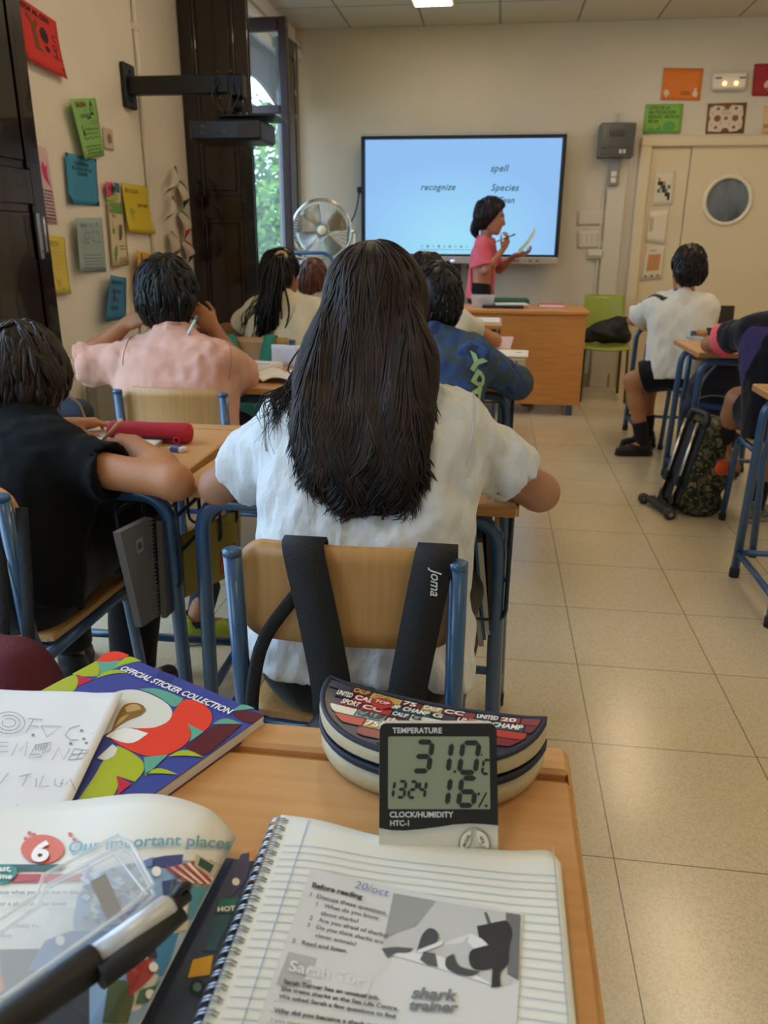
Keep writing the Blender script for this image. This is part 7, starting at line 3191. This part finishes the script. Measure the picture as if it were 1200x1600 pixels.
def dring(inset, z, sag=0.0):
    hw_, hd = plen / 2 - inset, .094 - inset
    pts = []
    for a in np.linspace(pi, 2 * pi, 30):
        x, y_ = hw_ * cos(a), -hd * sin(a) * .98
        x = hw_ * np.sign(cos(a)) * abs(cos(a)) ** .8
        pts.append((x, y_))
    for q_ in np.linspace(1, -1, 14)[1:-1]:
        pts.append((hw_ * q_, inset - .004 * (1 - q_ * q_)))
    return [e1 * x + e2 * y_ + V3(0, 0, z - sag * max(0, 1 - (x / hw_) ** 2) * (1 - .5 * y_ / hd)) for x, y_ in pts]


cream = mat('cream_leatherette', '#c5b795', .45, bump=.1, bscale=200)
navy = mat('navy_trim', '#1a2237', .6)
b = MB()
b.loft([dring(.012, .0005), dring(.003, .004), dring(0, .012), dring(.001, .026)], 0, cap=True)
b.build('lower_side', cream, t)
b = MB()
b.loft([dring(.001, .026), dring(.003, .028), dring(.003, .037), dring(.0, .039)], 0, cap=False)
b.tube(dring(.0005, .0325), .0028, 6, closed=True)
b.build('zipper', navy, t)
b = MB()
b.loft([dring(.0, .039), dring(-.001, .047), dring(.002, .056, .010)], 0, cap=False)
b.build('upper_side', cream, t)
b = MB()
b.tube(dring(.002, .0575, .010), .0026, 8, closed=True)
b.tube(dring(.011, .0022), .0022, 6, closed=True)
b.build('piping', navy, t)
b = MB()


def ctop(x, y_):
    hw_, hd = plen / 2 - .003, .091
    q_ = min(1, (x / hw_) ** 2 + (max(0, y_) / hd) ** 2)
    sag = .010 * max(0, 1 - (x / hw_) ** 2) * (1 - .5 * y_ / hd)
    return .0575 - sag + .010 * (1 - q_) * (y_ / hd)


rings = []
for s_ in np.linspace(1, 0.0, 12):
    R0 = dring(.003, 0)
    ctr = e2 * .045
    rr = []
    for p in R0:
        q_ = ctr + (p - ctr) * max(s_, .002)
        x, y_ = q_ @ e1, q_ @ e2
        rr.append(e1 * x + e2 * y_ + V3(0, 0, ctop(x, y_)))
    rings.append(rr)
b.loft(rings, 0, cap=False)
ft = lambda d: (lambda x, y_: e1 * x - e2 * 0 + e2 * (-y_) + V3(0, 0, ctop(x, -y_) + d))
g = np.random.default_rng(12)
pc = ['#26304a', '#7c2430', '#8fa6a6', '#c2a45a', '#d9d5c8', '#3f5a6a', '#b0342f', '#6b2734', '#1d2740', '#e6e2d6']
inside = lambda x, y_: (x / (plen / 2 - .006)) ** 2 + (y_ / .086) ** 2 < 1 and y_ > .002
words = ['ATHLETIC', 'LEAGUE', 'TEAM', 'CC', '75', 'SPORT', 'CALIF', 'the', 'G', 'UNITED', '20', 'CHAMP']
rowh = .0125
y_ = .003
row = 0
while y_ < .086:
    x = -plen / 2 - g.uniform(0, .01)
    while x < plen / 2:
        w_ = g.uniform(.016, .034)
        pts = [(x + .0006, y_ + .0006), (x + w_ - .0006, y_ + .0006), (x + w_ - .0006, y_ + rowh - .0006), (x + .0006, y_ + rowh - .0006)]
        if inside(x + w_ / 2, y_ + rowh / 2):
            k_ = int(g.integers(0, 9))
            sub = []
            for i in range(4):
                a, c = np.array(pts[i]), np.array(pts[(i + 1) % 4])
                sub += [a + (c - a) * q_ / 3 for q_ in range(3)]
            sub = [p if inside(*p) or p[1] < .004 else np.array(p) / math.sqrt((p[0] / (plen / 2 - .006)) ** 2 + (p[1] / .086) ** 2) for p in sub]
            b.poly2([(p[0], -p[1]) for p in sub], ft(.0011), 1 + k_)
            if not all(inside(*p) for p in pts):
                x += w_
                continue
            wd = words[int(g.integers(len(words)))]
            v_, f_q = glyphs(wd, 1.0, .03, .1 if g.random() < .4 else 0)
            sc_ = min((w_ - .003) / v_[:, 0].max(), .014)
            hh = min(.0115, .0095 + .004 * g.random())
            ink_ = 10 if k_ not in (2, 4) else 9
            if g.random() < .18 and ink_ == 10:
                ink_ = 4
            ff = ft(.0022)
            b.add([ff(x + .0015 + p[0] * sc_, -(y_ + rowh - .0022) + p[1] * hh) for p in v_], f_q, ink_)
        x += w_
    y_ += rowh
    row += 1
for (x, y_) in ((-.045, .022), (.045, .030)):
    b.poly2([(x + .011 * cos(a), -y_ + .011 * sin(a)) for a in np.linspace(0, 5.9, 16)], ft(.0026), 7)
    v_, f_q = glyphs('TOP', .0075, .0002, 0, 'CENTER')
    b.add([ft(.0034)(x + p[0], -y_ - .002 + p[1]) for p in v_], f_q, 10)
b.build('printed_top', [mat('navy_print', '#222b42', .3)] + [mat('print_' + h[1:], h, .3) for h in pc], t)
# ------------------------------------------------------------------ bags, books and small things around the desks
def ribbon(b, pts, w, side, th=.003, mi=0):
    P = bez(pts, 22)
    sd = unit(side)
    k = len(P)
    b.surf(lambda u, v: P[min(k - 1, int(round(u * (k - 1))))] + sd * (v - .5) * w, k - 1, 2, mi, th)


# black bag straps over the girl's chair and the bag hanging from them
t = thing('backpack', 'black bag hanging by two wide straps from the backrest of the middle chair', 'bag', (-.165, 1.0, .22))
for (xa, xb, w, txt) in ((-.268, -.218, .064, False), (-.066, -.104, .060, True)):
    b = MB()
    ribbon(b, [(xa, 1.125, .70), (xa, 1.105, .771), (xa, 1.078, .782), (xa + (xb - xa) * .1, 1.055, .765), (xa + (xb - xa) * .55, 1.045, .66), (xb, 1.030, .54), (xb, 1.02, .44)], w, (1, 0, 0), .004)
    if txt:
        v, f = glyphs('Joma', .022, .0002, .3)
        b.add([V3(xa - .006 + q[1], 1.0500 - .13 * q[0], .757 - q[0] * .9) for q in v], f, 1)
    b.build('strap', [M['strap'], flat('#c9c9c6')], t, world=True)
F = Field(.009)
for z, r in ((.26, .055), (.36, .062), (.44, .055), (.50, .035)):
    F.cap((-.215, .995, z), (-.115, .995, z), r, k=.05)
F.rough(.006, (14, 14, 14), 3)
F.build('bag_body', mat('black_nylon', '#0c0c0e', .6, bump=.2, bscale=90), t)
b = MB()
b.tube(bez([(-.395, 1.10, .50), (-.36, 1.08, .55), (-.345, 1.07, .60)], 8), .006, 6)
b.tube(bez([(-.275, 1.07, .70), (-.33, 1.06, .62), (-.35, 1.05, .54), (-.355, 1.04, .45)], 14), .011, 6, flat=.3)
b.build('side_strap', M['strap'], t, world=True)

# maroon bag and loose strap on the chair at the left edge
t = thing('shoulder_bag', 'maroon bag hanging on the chair at the left edge above the white paper', 'bag', (-.86, 1.13, .2))
F = Field(.009)
for z, w, r in ((.24, .075, .055), (.34, .080, .062), (.44, .075, .058), (.50, .06, .045)):
    F.cap((-.87 - w, 1.13, z), (-.87 + w, 1.13, z), r, k=.06)
F.rough(.006, (9, 9, 9), 6)
F.build('bag_body', mat('maroon_fabric', '#5a1622', .8, bump=.2, bscale=140), t)
b = MB()
b.tube(bez([(-.955, 1.085, .46), (-.87, 1.07, .475), (-.79, 1.085, .46)], 14), .003, 5)
b.build('seam', mat('maroon_piping', '#7c2a35', .6), t, world=True)
for dx in (0, .055):
    b = MB()
    ribbon(b, [(-.90 + dx, 1.262, .74), (-.895 + dx, 1.235, .60), (-.885 + dx, 1.20, .50), (-.872 + dx, 1.155, .42)], .032 - .18 * dx, (1, .2, 0), .003)
    b.build('strap', M['strap'], t, world=True)

# notebooks in the wire baskets
def slab_x(name, label, px, X, th, hexc, cat='notebook', spiral=False, extra=None, group=None):
    P = [on_x(a, c, X) for a, c in px]
    poly = [(p[1], p[2]) for p in P]
    c0 = sum(P) / 4
    t = thing(name, label, cat, tuple(c0), 0, group)
    b = MB()
    b.prism(poly, V3(X, 0, 0) - c0, (0, 1, 0), (0, 0, 1), -th, 0)
    b.build('cover', mat('cover_' + hexc.lstrip('#'), hexc, .7), t)
    b = MB()
    cy, cz = np.mean([p[0] for p in poly]), np.mean([p[1] for p in poly])
    poly2 = [(cy + (p[0] - cy) * .985, cz + (p[1] - cz) * .985) for p in poly]
    b.prism([(p[0] + .0, p[1]) for p in poly2], V3(X - th * .15, 0, 0) - c0, (0, 1, 0), (0, 0, 1), -th * .7, 0)
    b.build('page_block', mat('page_edges', '#cfcabd'), t)
    if spiral:
        b = MB()
        a, c = (P[1] - c0), (P[2] - c0)
        for k in range(26):
            p = a + (c - a) * (k + .5) / 26
            ang = np.linspace(0, 2 * pi, 9)[:-1]
            b.tube([p + V3(-th / 2 + (th * .75) * cos(q), .007 * sin(q), 0) for q in ang], .0011, 4, closed=True)
        b.build('spiral_binding', M['steel'], t)
    if extra:
        extra(t, c0)
    return t


def nb_label(t, c0):
    b = MB()
    P = [on_x(a, c, -.7095) - c0 for a, c in ((212, 846), (223, 838), (224, 860), (215, 866))]
    b.add(P, [[0, 3, 2, 1]], 0)
    P = [on_x(a, c, -.7090) - c0 for a, c in ((215, 850), (221, 846), (222, 856), (216, 860))]
    b.add(P, [[0, 3, 2, 1]], 1)
    b.build('cover_label', [flat('#9a9790'), flat('#4c4a47')], t)


slab_x('notebook', 'grey notebook with a small pale label hanging beside the desk of the child in black', [(188, 832), (236, 808), (246, 964), (222, 980)], -.71, .016, '#6d6966', spiral=True, extra=nb_label)
slab_x('notebook', 'second grey spiral notebook squeezed between the labelled one and the blue desk leg', [(252, 815), (270, 806), (276, 950), (260, 966)], -.690, .012, '#5f5c59', spiral=True)
slab_x('folder', 'olive yellow folder seen through the wire basket under the middle desk', [(286, 838), (376, 796), (376, 892), (290, 934)], -.674, .012, '#8d8230', 'folder')
slab_x('booklet', 'orange-red booklet low in the far end of the wire basket under the middle desk', [(346, 862), (370, 848), (370, 880), (346, 898)], -.671, .004, '#b5532c', 'book')


def slab_y(name, label, top, bot, w, hexc, Y, hd=.20, cat='notebook', group=None):
    """book standing in the right basket of the middle desk, spine to the camera; top/bot image points of its spine"""
    a, c = on_y(*top, Y), on_y(*bot, Y)
    up = a - c
    L = np.linalg.norm(up)
    u = unit(up)
    r = unit(np.cross(V3(0, 1, 0), u))
    R = np.stack([r, V3(0, 1, 0), u], 1)
    t = thing(name, label, cat, tuple(c), 0, group)
    b = MB()
    for s_ in (-1, 1):
        b.box(u * L / 2 + V3(0, hd / 2, 0) + r * s_ * (w / 2 - .0008), (.0016, hd, L), 0, R=R)
    b.box(u * L / 2 + V3(0, .0008, 0), (w - .0032, .0016, L), 0, R=R)
    b.build('cover', mat('cover_' + hexc.lstrip('#'), hexc, .65), t)
    b = MB()
    b.box(u * L / 2 + V3(0, hd / 2, 0), (w - .0034, hd - .006, L - .006), 0, R=R)
    b.build('page_block', mat('page_edges', '#cfcabd'), t)
    return t


for top, bot, w, hx, lb in (
        ((724, 822), (742, 992), .009, '#4e4d4c', 'dark grey notebook nearest the chair in the basket right of the middle chair'),
        ((733, 862), (752, 1010), .010, '#9b9994', 'pale grey notebook hanging lowest in the basket right of the middle chair'),
        ((742, 830), (757, 1000), .006, '#2d5f86', 'thin blue notebook in the basket right of the middle chair'),
        ((750, 848), (762, 992), .010, '#b4b2ab', 'whitish notebook beside the thin blue one in the basket'),
        ((763, 826), (768, 985), .010, '#2c211d', 'dark brown book in the basket right of the middle chair'),
        ((779, 832), (776, 968), .014, '#45454b', 'thick charcoal notebook at the blue leg in the basket right of the middle chair')):
    slab_y('notebook', lb, top, bot, w, hx, 1.475)

# things on the desk of the child in black
rc_ = on_z(170, 672, .756), on_z(300, 677, .756)
t = thing('pencil_case', 'red zipped tube pencil case at the far edge of the left desk', 'pencil case', tuple((rc_[0] + rc_[1]) / 2 - V3(0, 0, .0255)))
ax = unit(rc_[1] - rc_[0])
L = np.linalg.norm(rc_[1] - rc_[0])
b = MB()
b.lathe([(.008, -L / 2), (.022, -L / 2 + .004), (.0255, -L / 2 + .012), (.024, 0), (.0255, L / 2 - .012), (.022, L / 2 - .004), (.008, L / 2)], (0, 0, .0255), ax, 22)
b.build('body', mat('red_canvas', '#b51f35', .75, bump=.15, bscale=200), t)
b = MB()
s_ = unit(np.cross(ax, V3(0, 0, 1)))
b.tube([ax * q + V3(0, 0, .0255) + s_ * .0235 * 1.0 - V3(0, 0, .009) for q in np.linspace(-L / 2 + .02, L / 2 - .02, 8)], .0032, 6)
b.build('zipper', mat('dark_red_zip', '#4a0f1c', .5), t)
b = MB()
ang = np.linspace(0, 2 * pi, 14, endpoint=False)
b.tube([ax * (L / 2 - .03 + .008 * cos(a)) + s_ * .027 + V3(0, 0, .012 + .008 * sin(a)) for a in ang], .0022, 6, closed=True)
b.build('zip_pull', mat('red_plastic', '#c2263c', .4), t)
t = thing('open_notebook', 'open notebook with written pages under the hand of the child in black', 'notebook', (-.88, 1.77, DZ))
Qn = [on_z(112, 672, .742), on_z(266, 677, .742), on_z(214, 716, .742), on_z(60, 708, .742)]
b = MB()
b.surf(lambda u, v: (Qn[3] * (1 - u) + Qn[2] * u) * (1 - v) + (Qn[0] * (1 - u) + Qn[1] * u) * v + V3(0, 0, .004 * sin(pi * min(1, u * 2.2))), 20, 8, 0, .0008)
fnn = lambda u, v: (Qn[3] * (1 - u) + Qn[2] * u) * (1 - v) + (Qn[0] * (1 - u) + Qn[1] * u) * v + V3(0, 0, .004 * sin(pi * min(1, u * 2.2)) + .0008)
scribble_lines(b, fnn, .12, .8, .2, .92, 9, .008, 1, 3, .25)
b.poly2([(.62, .25), (.9, .25), (.9, .5), (.62, .5)], fnn, 2)
b.build('page', [M['paper'], flat('#7a7c86'), flat('#a9abb0')], t, world=True)
b = MB()
for k in range(4):
    b.prism([(q[0], q[1]) for q in Qn], (0, 0, .7305 + .0026 * k), (1, 0, 0), (0, 1, 0), .0022)
b.build('page_block', mat('page_edges', '#cfcabd'), t, world=True)
ec = on_z(278, 706, DZ)
t = thing('eraser', 'small white eraser in a blue sleeve on the left desk', 'eraser', tuple(ec), radians(-12))
b = MB()
b.box((0, 0, .0065), (.042, .020, .013), bev=.003)
b.build('rubber', mat('white_rubber', '#cfd0d4', .6), t)
b = MB()
b.box((-.004, 0, .0066), (.026, .0212, .0142), bev=.002)
b.build('sleeve', mat('blue_sleeve', '#4a5f9a', .5), t)
p0, p1 = on_y(157, 692, 1.645), on_y(190, 655, 1.655)
b = MB()
b.tube([p0, p0 + (p1 - p0) * .12, p1], [.0012, .0040, .0040], 8, 0)
b.lathe([(.0041, 0), (.0041, .012)], p1 - unit(p1 - p0) * .012, unit(p1 - p0), 8, 1)
tag(b.build('pencil', [mat('gold_pencil', '#b5935c', .35, metal=.3), flat('#e8d9b0')], origin=p0, world=True), 'gold pencil in the writing hand of the child in black', 'pencil')
pc_ = on_z(104, 664, DZ)
t = thing('pouch', 'dark navy pouch with a brown cord behind the head of the child in black', 'pouch', tuple(pc_))
F = Field(.006)
F.cap(pc_ + V3(-.05, .02, .028), pc_ + V3(.04, .03, .026), .027, .026, k=.02)
F.cap(pc_ + V3(-.02, .02, .055), pc_ + V3(.03, .03, .045), .020, .018, k=.03)
F.rough(.003, (20, 20, 20), 2)
F.build('body', mat('navy_pouch', '#1c2638', .7), t)
b = MB()
b.tube(bez([(-.02, 0, .075), (.015, -.002, .082), (.045, .0, .06), (.055, .0, .03), (.07, -.01, .006)], 16), .0032, 6)
b.build('cord', mat('brown_cord', '#7d5f3c', .7), t)

# blue crinkled bag beside the child in black
bb = on_y(135, 800, 1.78)
t = thing('crinkled_bag', 'bright blue crinkled bag under the arm of the child in black', 'bag', tuple(bb - V3(0, 0, .1)))
F = Field(.008)
F.ell(bb, (.11, .07, .085), k=.03)
F.ell(bb + V3(-.07, .02, .02), (.07, .06, .07), k=.03)
F.rough(.012, (22, 22, 22), 8)
F.rough(.006, (45, 45, 45), 9)
F.build('body', mat('blue_foil', '#2f7fc4', .28, hex2='#d6e6f2', vscale=26, spec=.7), t)

# open books on the window-side desk
t = thing('writing_pad', 'thick white pad by the elbow of the peach t-shirt child', 'notebook', tuple(on_z(360, 588, DZ)), radians(-8))
b = MB()
b.box((.02, .10, .014), (.21, .23, .028), 0, bev=.006)
b.build('page_block', M['paper'], t)
b = MB()
b.box((.02, .10, .0295), (.205, .225, .002), 0)
b.stroke([(-.05, .10), (.10, .14)], lambda u, v: V3(u, v, .0309), .012, 1)
b.build('top_page', [mat('lilac_page', '#dfdfe6', .8), flat('#7a5a78')], t)
t = thing('open_book', 'open picture book with printed pages on the window-side desk', 'book', tuple(on_z(430, 592, DZ)), radians(-10))
bw, bd = .15, .20
for s_, nm in ((-1, 'left'), (1, 'right')):
    b = MB()
    fn = lambda u, v, s_=s_: V3(s_ * bw * u, (v - .5) * bd, .004 + .022 * sin(pi * min(1, u * 1.15)) ** .8 * (1 - .35 * u))
    fo = lambda u, v, fn=fn: fn(u, v) + V3(0, 0, .0012)
    b.surf(fn, 16, 6, 0, .003 * -s_)
    if s_ > 0:
        b.poly2([(.06, .08), (.9, .08), (.9, .24), (.06, .24)], fo, 1)
        scribble_lines(b, fo, .06, .94, .3, .92, 9, .008, 2, 6, .1)
    else:
        g = np.random.default_rng(3)
        for k in range(14):
            u, v = g.uniform(.1, .8), g.uniform(.1, .8)
            b.poly2([(u, v), (u + .16, v + .02), (u + .14, v + .16), (u + .02, v + .14)], fo, 3 + k % 3)
    b.build('page', [M['paper'], flat('#d9a878'), flat('#b5a493'), flat('#5a6f86'), flat('#7b3f45'), flat('#c4b9a8')], t)
t = thing('folded_card', 'folded white paper card standing up at the back of the window-side desk', 'paper', tuple(on_z(445, 573, DZ)), radians(-12))
b = MB()
b.surf(lambda u, v: V3((u - .5) * .115, .012 * sin(u * 4), .001 + .085 * v), 8, 4, 0, .0012)
b.build('front_leaf', mat('bluish_paper', '#dfe4f2', .8), t)
b = MB()
b.surf(lambda u, v: V3(.025 + .045 * u, .012 + .05 * u, .001 + .083 * v), 6, 4, 0, .0012)
b.build('back_leaf', mat('bluish_paper', '#dfe4f2'), t)

# teal bag on the chair of the ponytail girl
t = thing('backpack', 'teal bag hanging by two straps from the chair behind the ponytail girl', 'bag', (-1.14, 3.60, .2))
for xa, xb in ((-1.255, -1.20), (-1.055, -1.085)):
    b = MB()
    ribbon(b, [(xa, 3.755, .70), (xa, 3.735, .773), (xa, 3.705, .782), (xa + .1 * (xb - xa), 3.685, .765), (xb, 3.66, .62), (xb, 3.64, .5)], .055, (1, 0, 0), .004)
    b.build('strap', mat('teal_strap', '#2f8a76', .8), t, world=True)
F = Field(.012)
for z, r in ((.24, .06), (.36, .072), (.48, .062)):
    F.cap((-1.23, 3.59, z), (-1.05, 3.59, z), r, k=.06)
F.rough(.008, (10, 10, 10), 5)
F.build('bag_body', mat('teal_nylon', '#1f6a60', .65, hex2='#2b5a3a', vscale=7), t)
b = MB()
b.tube([(-1.21, 3.517, .36), (-1.06, 3.517, .37)], .005, 6)
b.build('zipper', mat('olive_zip', '#8a8a3a', .5), t, world=True)

# papers and books on the aisle desks
sk = on_z(772, 588, DZ)
t = thing('book_stack', 'cream block of papers at the aisle end of the desk of the camouflage boy', 'paper block', (.062, 3.09, DZ))
b = MB()
b.box((0, 0, .034), (.125, .19, .068), bev=.003)
b.build('block', mat('cream_block', '#cdbf9e', .7), t)
b = MB()
for x, z in ((-.02, .05), (.045, .035), (.03, .056)):
    b.lathe([(.004, 0), (.004, .002)], (x, -.096, z), (0, -1, 0), 8)
b.build('binding_hole', flat('#4c4438'), t)
t = thing('spiral_notebook', 'pale spiral notebook on top of the cream block', 'notebook', (.055, 3.10, DZ + .0685), radians(-3))
b = MB()
b.box((0, 0, .004), (.165, .19, .008), bev=.002)
b.poly2([(.03, .02), (.06, .03), (.05, -.01)], lambda u, v: V3(u, v, .0083), 1)
b.build('page_block', [M['paper'], flat('#9fa3a8')], t)
b = MB()
for k in range(20):
    x = -.078 + k * .0082
    b.tube([V3(x, -.095 + .005 * cos(a), .004 + .006 * sin(a)) for a in np.linspace(0, 2 * pi, 9)[:-1]], .001, 4, closed=True)
b.build('spiral_binding', M['steel'], t)
P = [on_z(755, 526, DZ + .002), on_z(803, 526, DZ + .002), on_z(797, 546, DZ + .002), on_z(725, 541, DZ + .002)]
b = MB()
b.prism([(q[0], q[1]) for q in P], (0, 0, DZ + .0012), (1, 0, 0), (0, 1, 0), .0016)
tag(b.build('paper_sheet', mat('pink_paper', '#d6b7b8', .8), origin=P[0], world=True), 'pale pink sheet under the bare forearm on an aisle desk', 'paper')
b = MB()
P = [on_z(745, 492, DZ + .002), on_z(796, 492, DZ + .002), on_z(780, 504, DZ + .002), on_z(728, 501, DZ + .002)]
P = [V3(min(.04, q[0]), min(5.46, q[1]), q[2]) for q in P]
b.prism([(q[0], q[1]) for q in P], (0, 0, DZ + .0012), (1, 0, 0), (0, 1, 0), .002)
pf = lambda u, v: (P[3] * (1 - u) + P[2] * u) * (1 - v) + (P[0] * (1 - u) + P[1] * u) * v + V3(0, 0, .0016)
scribble_lines(b, pf, .4, .9, .3, .8, 3, .02, 1, 5, .1)
tag(b.build('paper_sheet', [M['paper'], flat('#8a8d94')], origin=P[0], world=True), 'white printed sheet on the front row desk before the teacher desk', 'paper')

# trolley school bag in the aisle
W0, W1 = V3(.773, 3.80, .026), V3(.85, 3.575, .026)
dw = unit(W1 - W0)
Tn = unit(np.cross(V3(0, 0, 1), dw))           # thickness direction, away from the rods
if Tn[0] < 0:
    Tn = -Tn
up_ = unit(V3(0, 0, 1) + Tn * .30 - dw * .10)
Tn = unit(Tn - up_ * np.dot(Tn, up_))
bc_ = (W0 + W1) / 2 + Tn * .07 + V3(0, 0, .03)
t = thing('trolley_bag', 'black camouflage school trolley bag with chrome rods leaning in the aisle', 'trolley bag', tuple((W0 + W1) / 2 * V3(1, 1, 0)))
F = Field(.009)
Hh = .40
for a in (-.085, .085):
    for c in (.03, .11):
        F.cap(bc_ + dw * a + Tn * c + up_ * .03, bc_ + dw * a * .92 + Tn * c + up_ * (Hh - .03), .040, .036, k=.09)
F.cap(bc_ - dw * .08 + Tn * .15 + up_ * .06, bc_ + dw * .08 + Tn * .15 + up_ * .06, .055, k=.04)
F.cap(bc_ - dw * .08 + Tn * .15 + up_ * .17, bc_ + dw * .08 + Tn * .15 + up_ * .17, .045, k=.04)
F.rough(.004, (18, 18, 18), 4)
F.build('bag_body', camo_mat('dark_camouflage', ['#15160f', '#5f5a44', '#23301a', '#1a1512', '#7a6f58'], 24), t)
b = MB()
Rm = np.stack([dw, Tn, up_], 1)
b.box(bc_ - Tn * .008 + up_ * (Hh * .5), (.185, .018, Hh * .93), bev=.008, R=Rm)
b.build('back_panel', mat('black_nylon', '#0c0c0e'), t, world=True)
for a in (-.055, .045):
    b = MB()
    p = bc_ - Tn * .026 + dw * a
    b.tube([p - up_ * .0, p + up_ * .40], .0085, 10)
    b.build('rod', M['chrome'], t, world=True)
    b = MB()
    b.box(p + up_ * .12, (.035, .03, .05), R=Rm, bev=.006)
    b.build('rod_clamp', M['black_plastic'], t, world=True)
b = MB()
p = bc_ + up_ * (Hh + .015) + Tn * .0
b.tube(bend([p - dw * .075 - up_ * .04, p - dw * .075 + up_ * .035, p + dw * .065 + up_ * .035, p + dw * .065 - up_ * .04], .03, 5), .014, 8)
b.build('handle', mat('grey_handle', '#2b2b2c', .5), t, world=True)
F = Field(.008)
q_ = bc_ + up_ * (Hh + .022) + Tn * .045
F.cap(q_ - dw * .09, q_ + dw * .09, .034, k=.02)
F.rough(.005, (20, 20, 20), 9)
F.build('rolled_cover', camo_mat('tan_camouflage', ['#2b2a1c', '#7a6a50', '#4a4a33', '#8f7f66'], 30), t)
b = MB()
b.box((W0 + W1) / 2 + V3(0, 0, .012) + Tn * .02, (np.linalg.norm(W1 - W0) * .86, .05, .03), bev=.006, R=np.stack([dw, unit(np.cross(V3(0, 0, 1), dw)), V3(0, 0, 1)], 1))
b.build('axle', M['black_plastic'], t, world=True)
for p in (W0, W1):
    b = MB()
    b.lathe([(.012, -.016), (.0255, -.012), (.0255, .012), (.012, .016)], p, dw, 20, 0)
    b.lathe([(.011, -.018), (.011, .018)], p, dw, 12, 1)
    b.build('wheel', [mat('dark_grey_wheel', '#3c3a36', .6), mat('wheel_hub', '#8c877a', .5)], t, world=True)
F = Field(.007)
q_ = bc_ + up_ * .235 + Tn * .115 + dw * .108
F.ell(q_, (.032, .045, .048), np.stack([dw, Tn, up_], 1), k=.01)
F.ell(q_ - up_ * .055 - Tn * .05, (.02, .028, .022), np.stack([dw, Tn, up_], 1), k=.012)
F.build('orange_patch', mat('orange_patch', '#e0562c', .5), t)

# navy bag on the chair of the boy in the white t-shirt
t = thing('backpack', 'dark navy backpack with a pale curved strap behind the boy in the white t-shirt', 'bag', (1.19, 4.36, .2))
F = Field(.011)
for z, r, w in ((.22, .075, .09), (.36, .085, .085), (.50, .075, .07), (.60, .04, .05)):
    F.cap((1.19 - w, 4.37, z), (1.19 + w, 4.37, z), r, k=.07)
F.rough(.008, (10, 10, 10), 15)
F.build('bag_body', mat('navy_nylon', '#151a29', .65, bump=.2, bscale=80), t)
b = MB()
b.tube(bez([(1.16, 4.30, .62), (1.09, 4.25, .54), (1.065, 4.24, .42), (1.07, 4.25, .33)], 14), .007, 6)
b.tube(bez([(1.07, 4.265, .44), (1.15, 4.27, .46), (1.27, 4.27, .45)], 10), .004, 6)
b.build('piping', mat('grey_piping', '#7f8288', .6), t, world=True)
b = MB()
ribbon(b, [(1.09, 4.275, .405), (1.18, 4.262, .40), (1.29, 4.275, .405)], .03, (0, 0, 1), .004)
b.lathe([(.014, 0), (.014, .006)], (1.075, 4.27, .39), (-.3, -1, 0), 12)
b.build('side_band', mat('blue_band', '#2b4a7c', .7), t, world=True)
for xa in (1.17, 1.335):
    b = MB()
    ribbon(b, [(xa, 4.555, .70), (xa, 4.535, .772), (xa, 4.505, .782), (xa, 4.485, .76), (xa, 4.45, .62)], .055, (1, 0, 0), .004)
    b.build('strap', mat('mesh_strap', '#1a1b1f', .8), t, world=True)

# black coat-like bag on the lime chair
t = thing('sports_bag', 'black soft bag heaped on the seat of the lime green chair', 'bag', (.90, 6.56, .455))
F = Field(.010)
F.cap((.76, 6.54, .505), (1.05, 6.56, .505), .048, k=.04)
F.ell((.84, 6.55, .55), (.10, .085, .07), k=.05)
F.ell((.96, 6.57, .57), (.10, .08, .085), k=.04)
F.cap((1.0, 6.57, .60), (1.05, 6.57, .655), .035, .016, k=.03)
F.cap((.80, 6.54, .56), (.86, 6.55, .61), .03, .018, k=.03)
F.cap((.77, 6.47, .56), (.93, 6.475, .515), .012, .01, k=.03)
F.rough(.016, (18, 18, 18), 28)
F.rough(.010, (14, 14, 14), 18)
F.build('body', mat('black_nylon', '#0c0c0e'), t)

# door-side desks
t = thing('tablet_case', 'dark brown case standing open on the far desk behind the boy in the white t-shirt', 'case', (1.37, 5.22, DZ), radians(4))
b = MB()
b.box((0, 0, .062), (.20, .015, .12), bev=.004, R=rot_axis((1, 0, 0), -.15))
b.build('lid', mat('dark_brown_leather', '#2c211c', .5), t)
b = MB()
b.box((0, -.07, .006), (.20, .13, .012), bev=.004)
b.build('base', mat('dark_brown_leather', '#2c211c'), t)
P = [on_z(985, 500, DZ + .002), on_z(1036, 497, DZ + .002), on_z(1040, 506, DZ + .002), on_z(1010, 508, DZ + .002)]
b = MB()
b.prism([(max(.93, q[0]), q[1]) for q in P], (0, 0, DZ + .0012), (1, 0, 0), (0, 1, 0), .004)
tag(b.build('paper_sheet', M['paper'], origin=P[1], world=True), 'white sheet under the left arm of the boy in the white t-shirt', 'paper')
P = on_z(1085, 531, DZ)
b = MB()
b.box((0, 0, .006), (.07, .13, .012), 0, R=rotz(.5), bev=.002)
o = tag(b.build('booklet', mat('grey_booklet', '#a9aaa8', .6)), 'small grey booklet by the bare arm on the desk with the pink cuff', 'book')
o.location = (P[0] + .03, P[1] + .02, DZ)
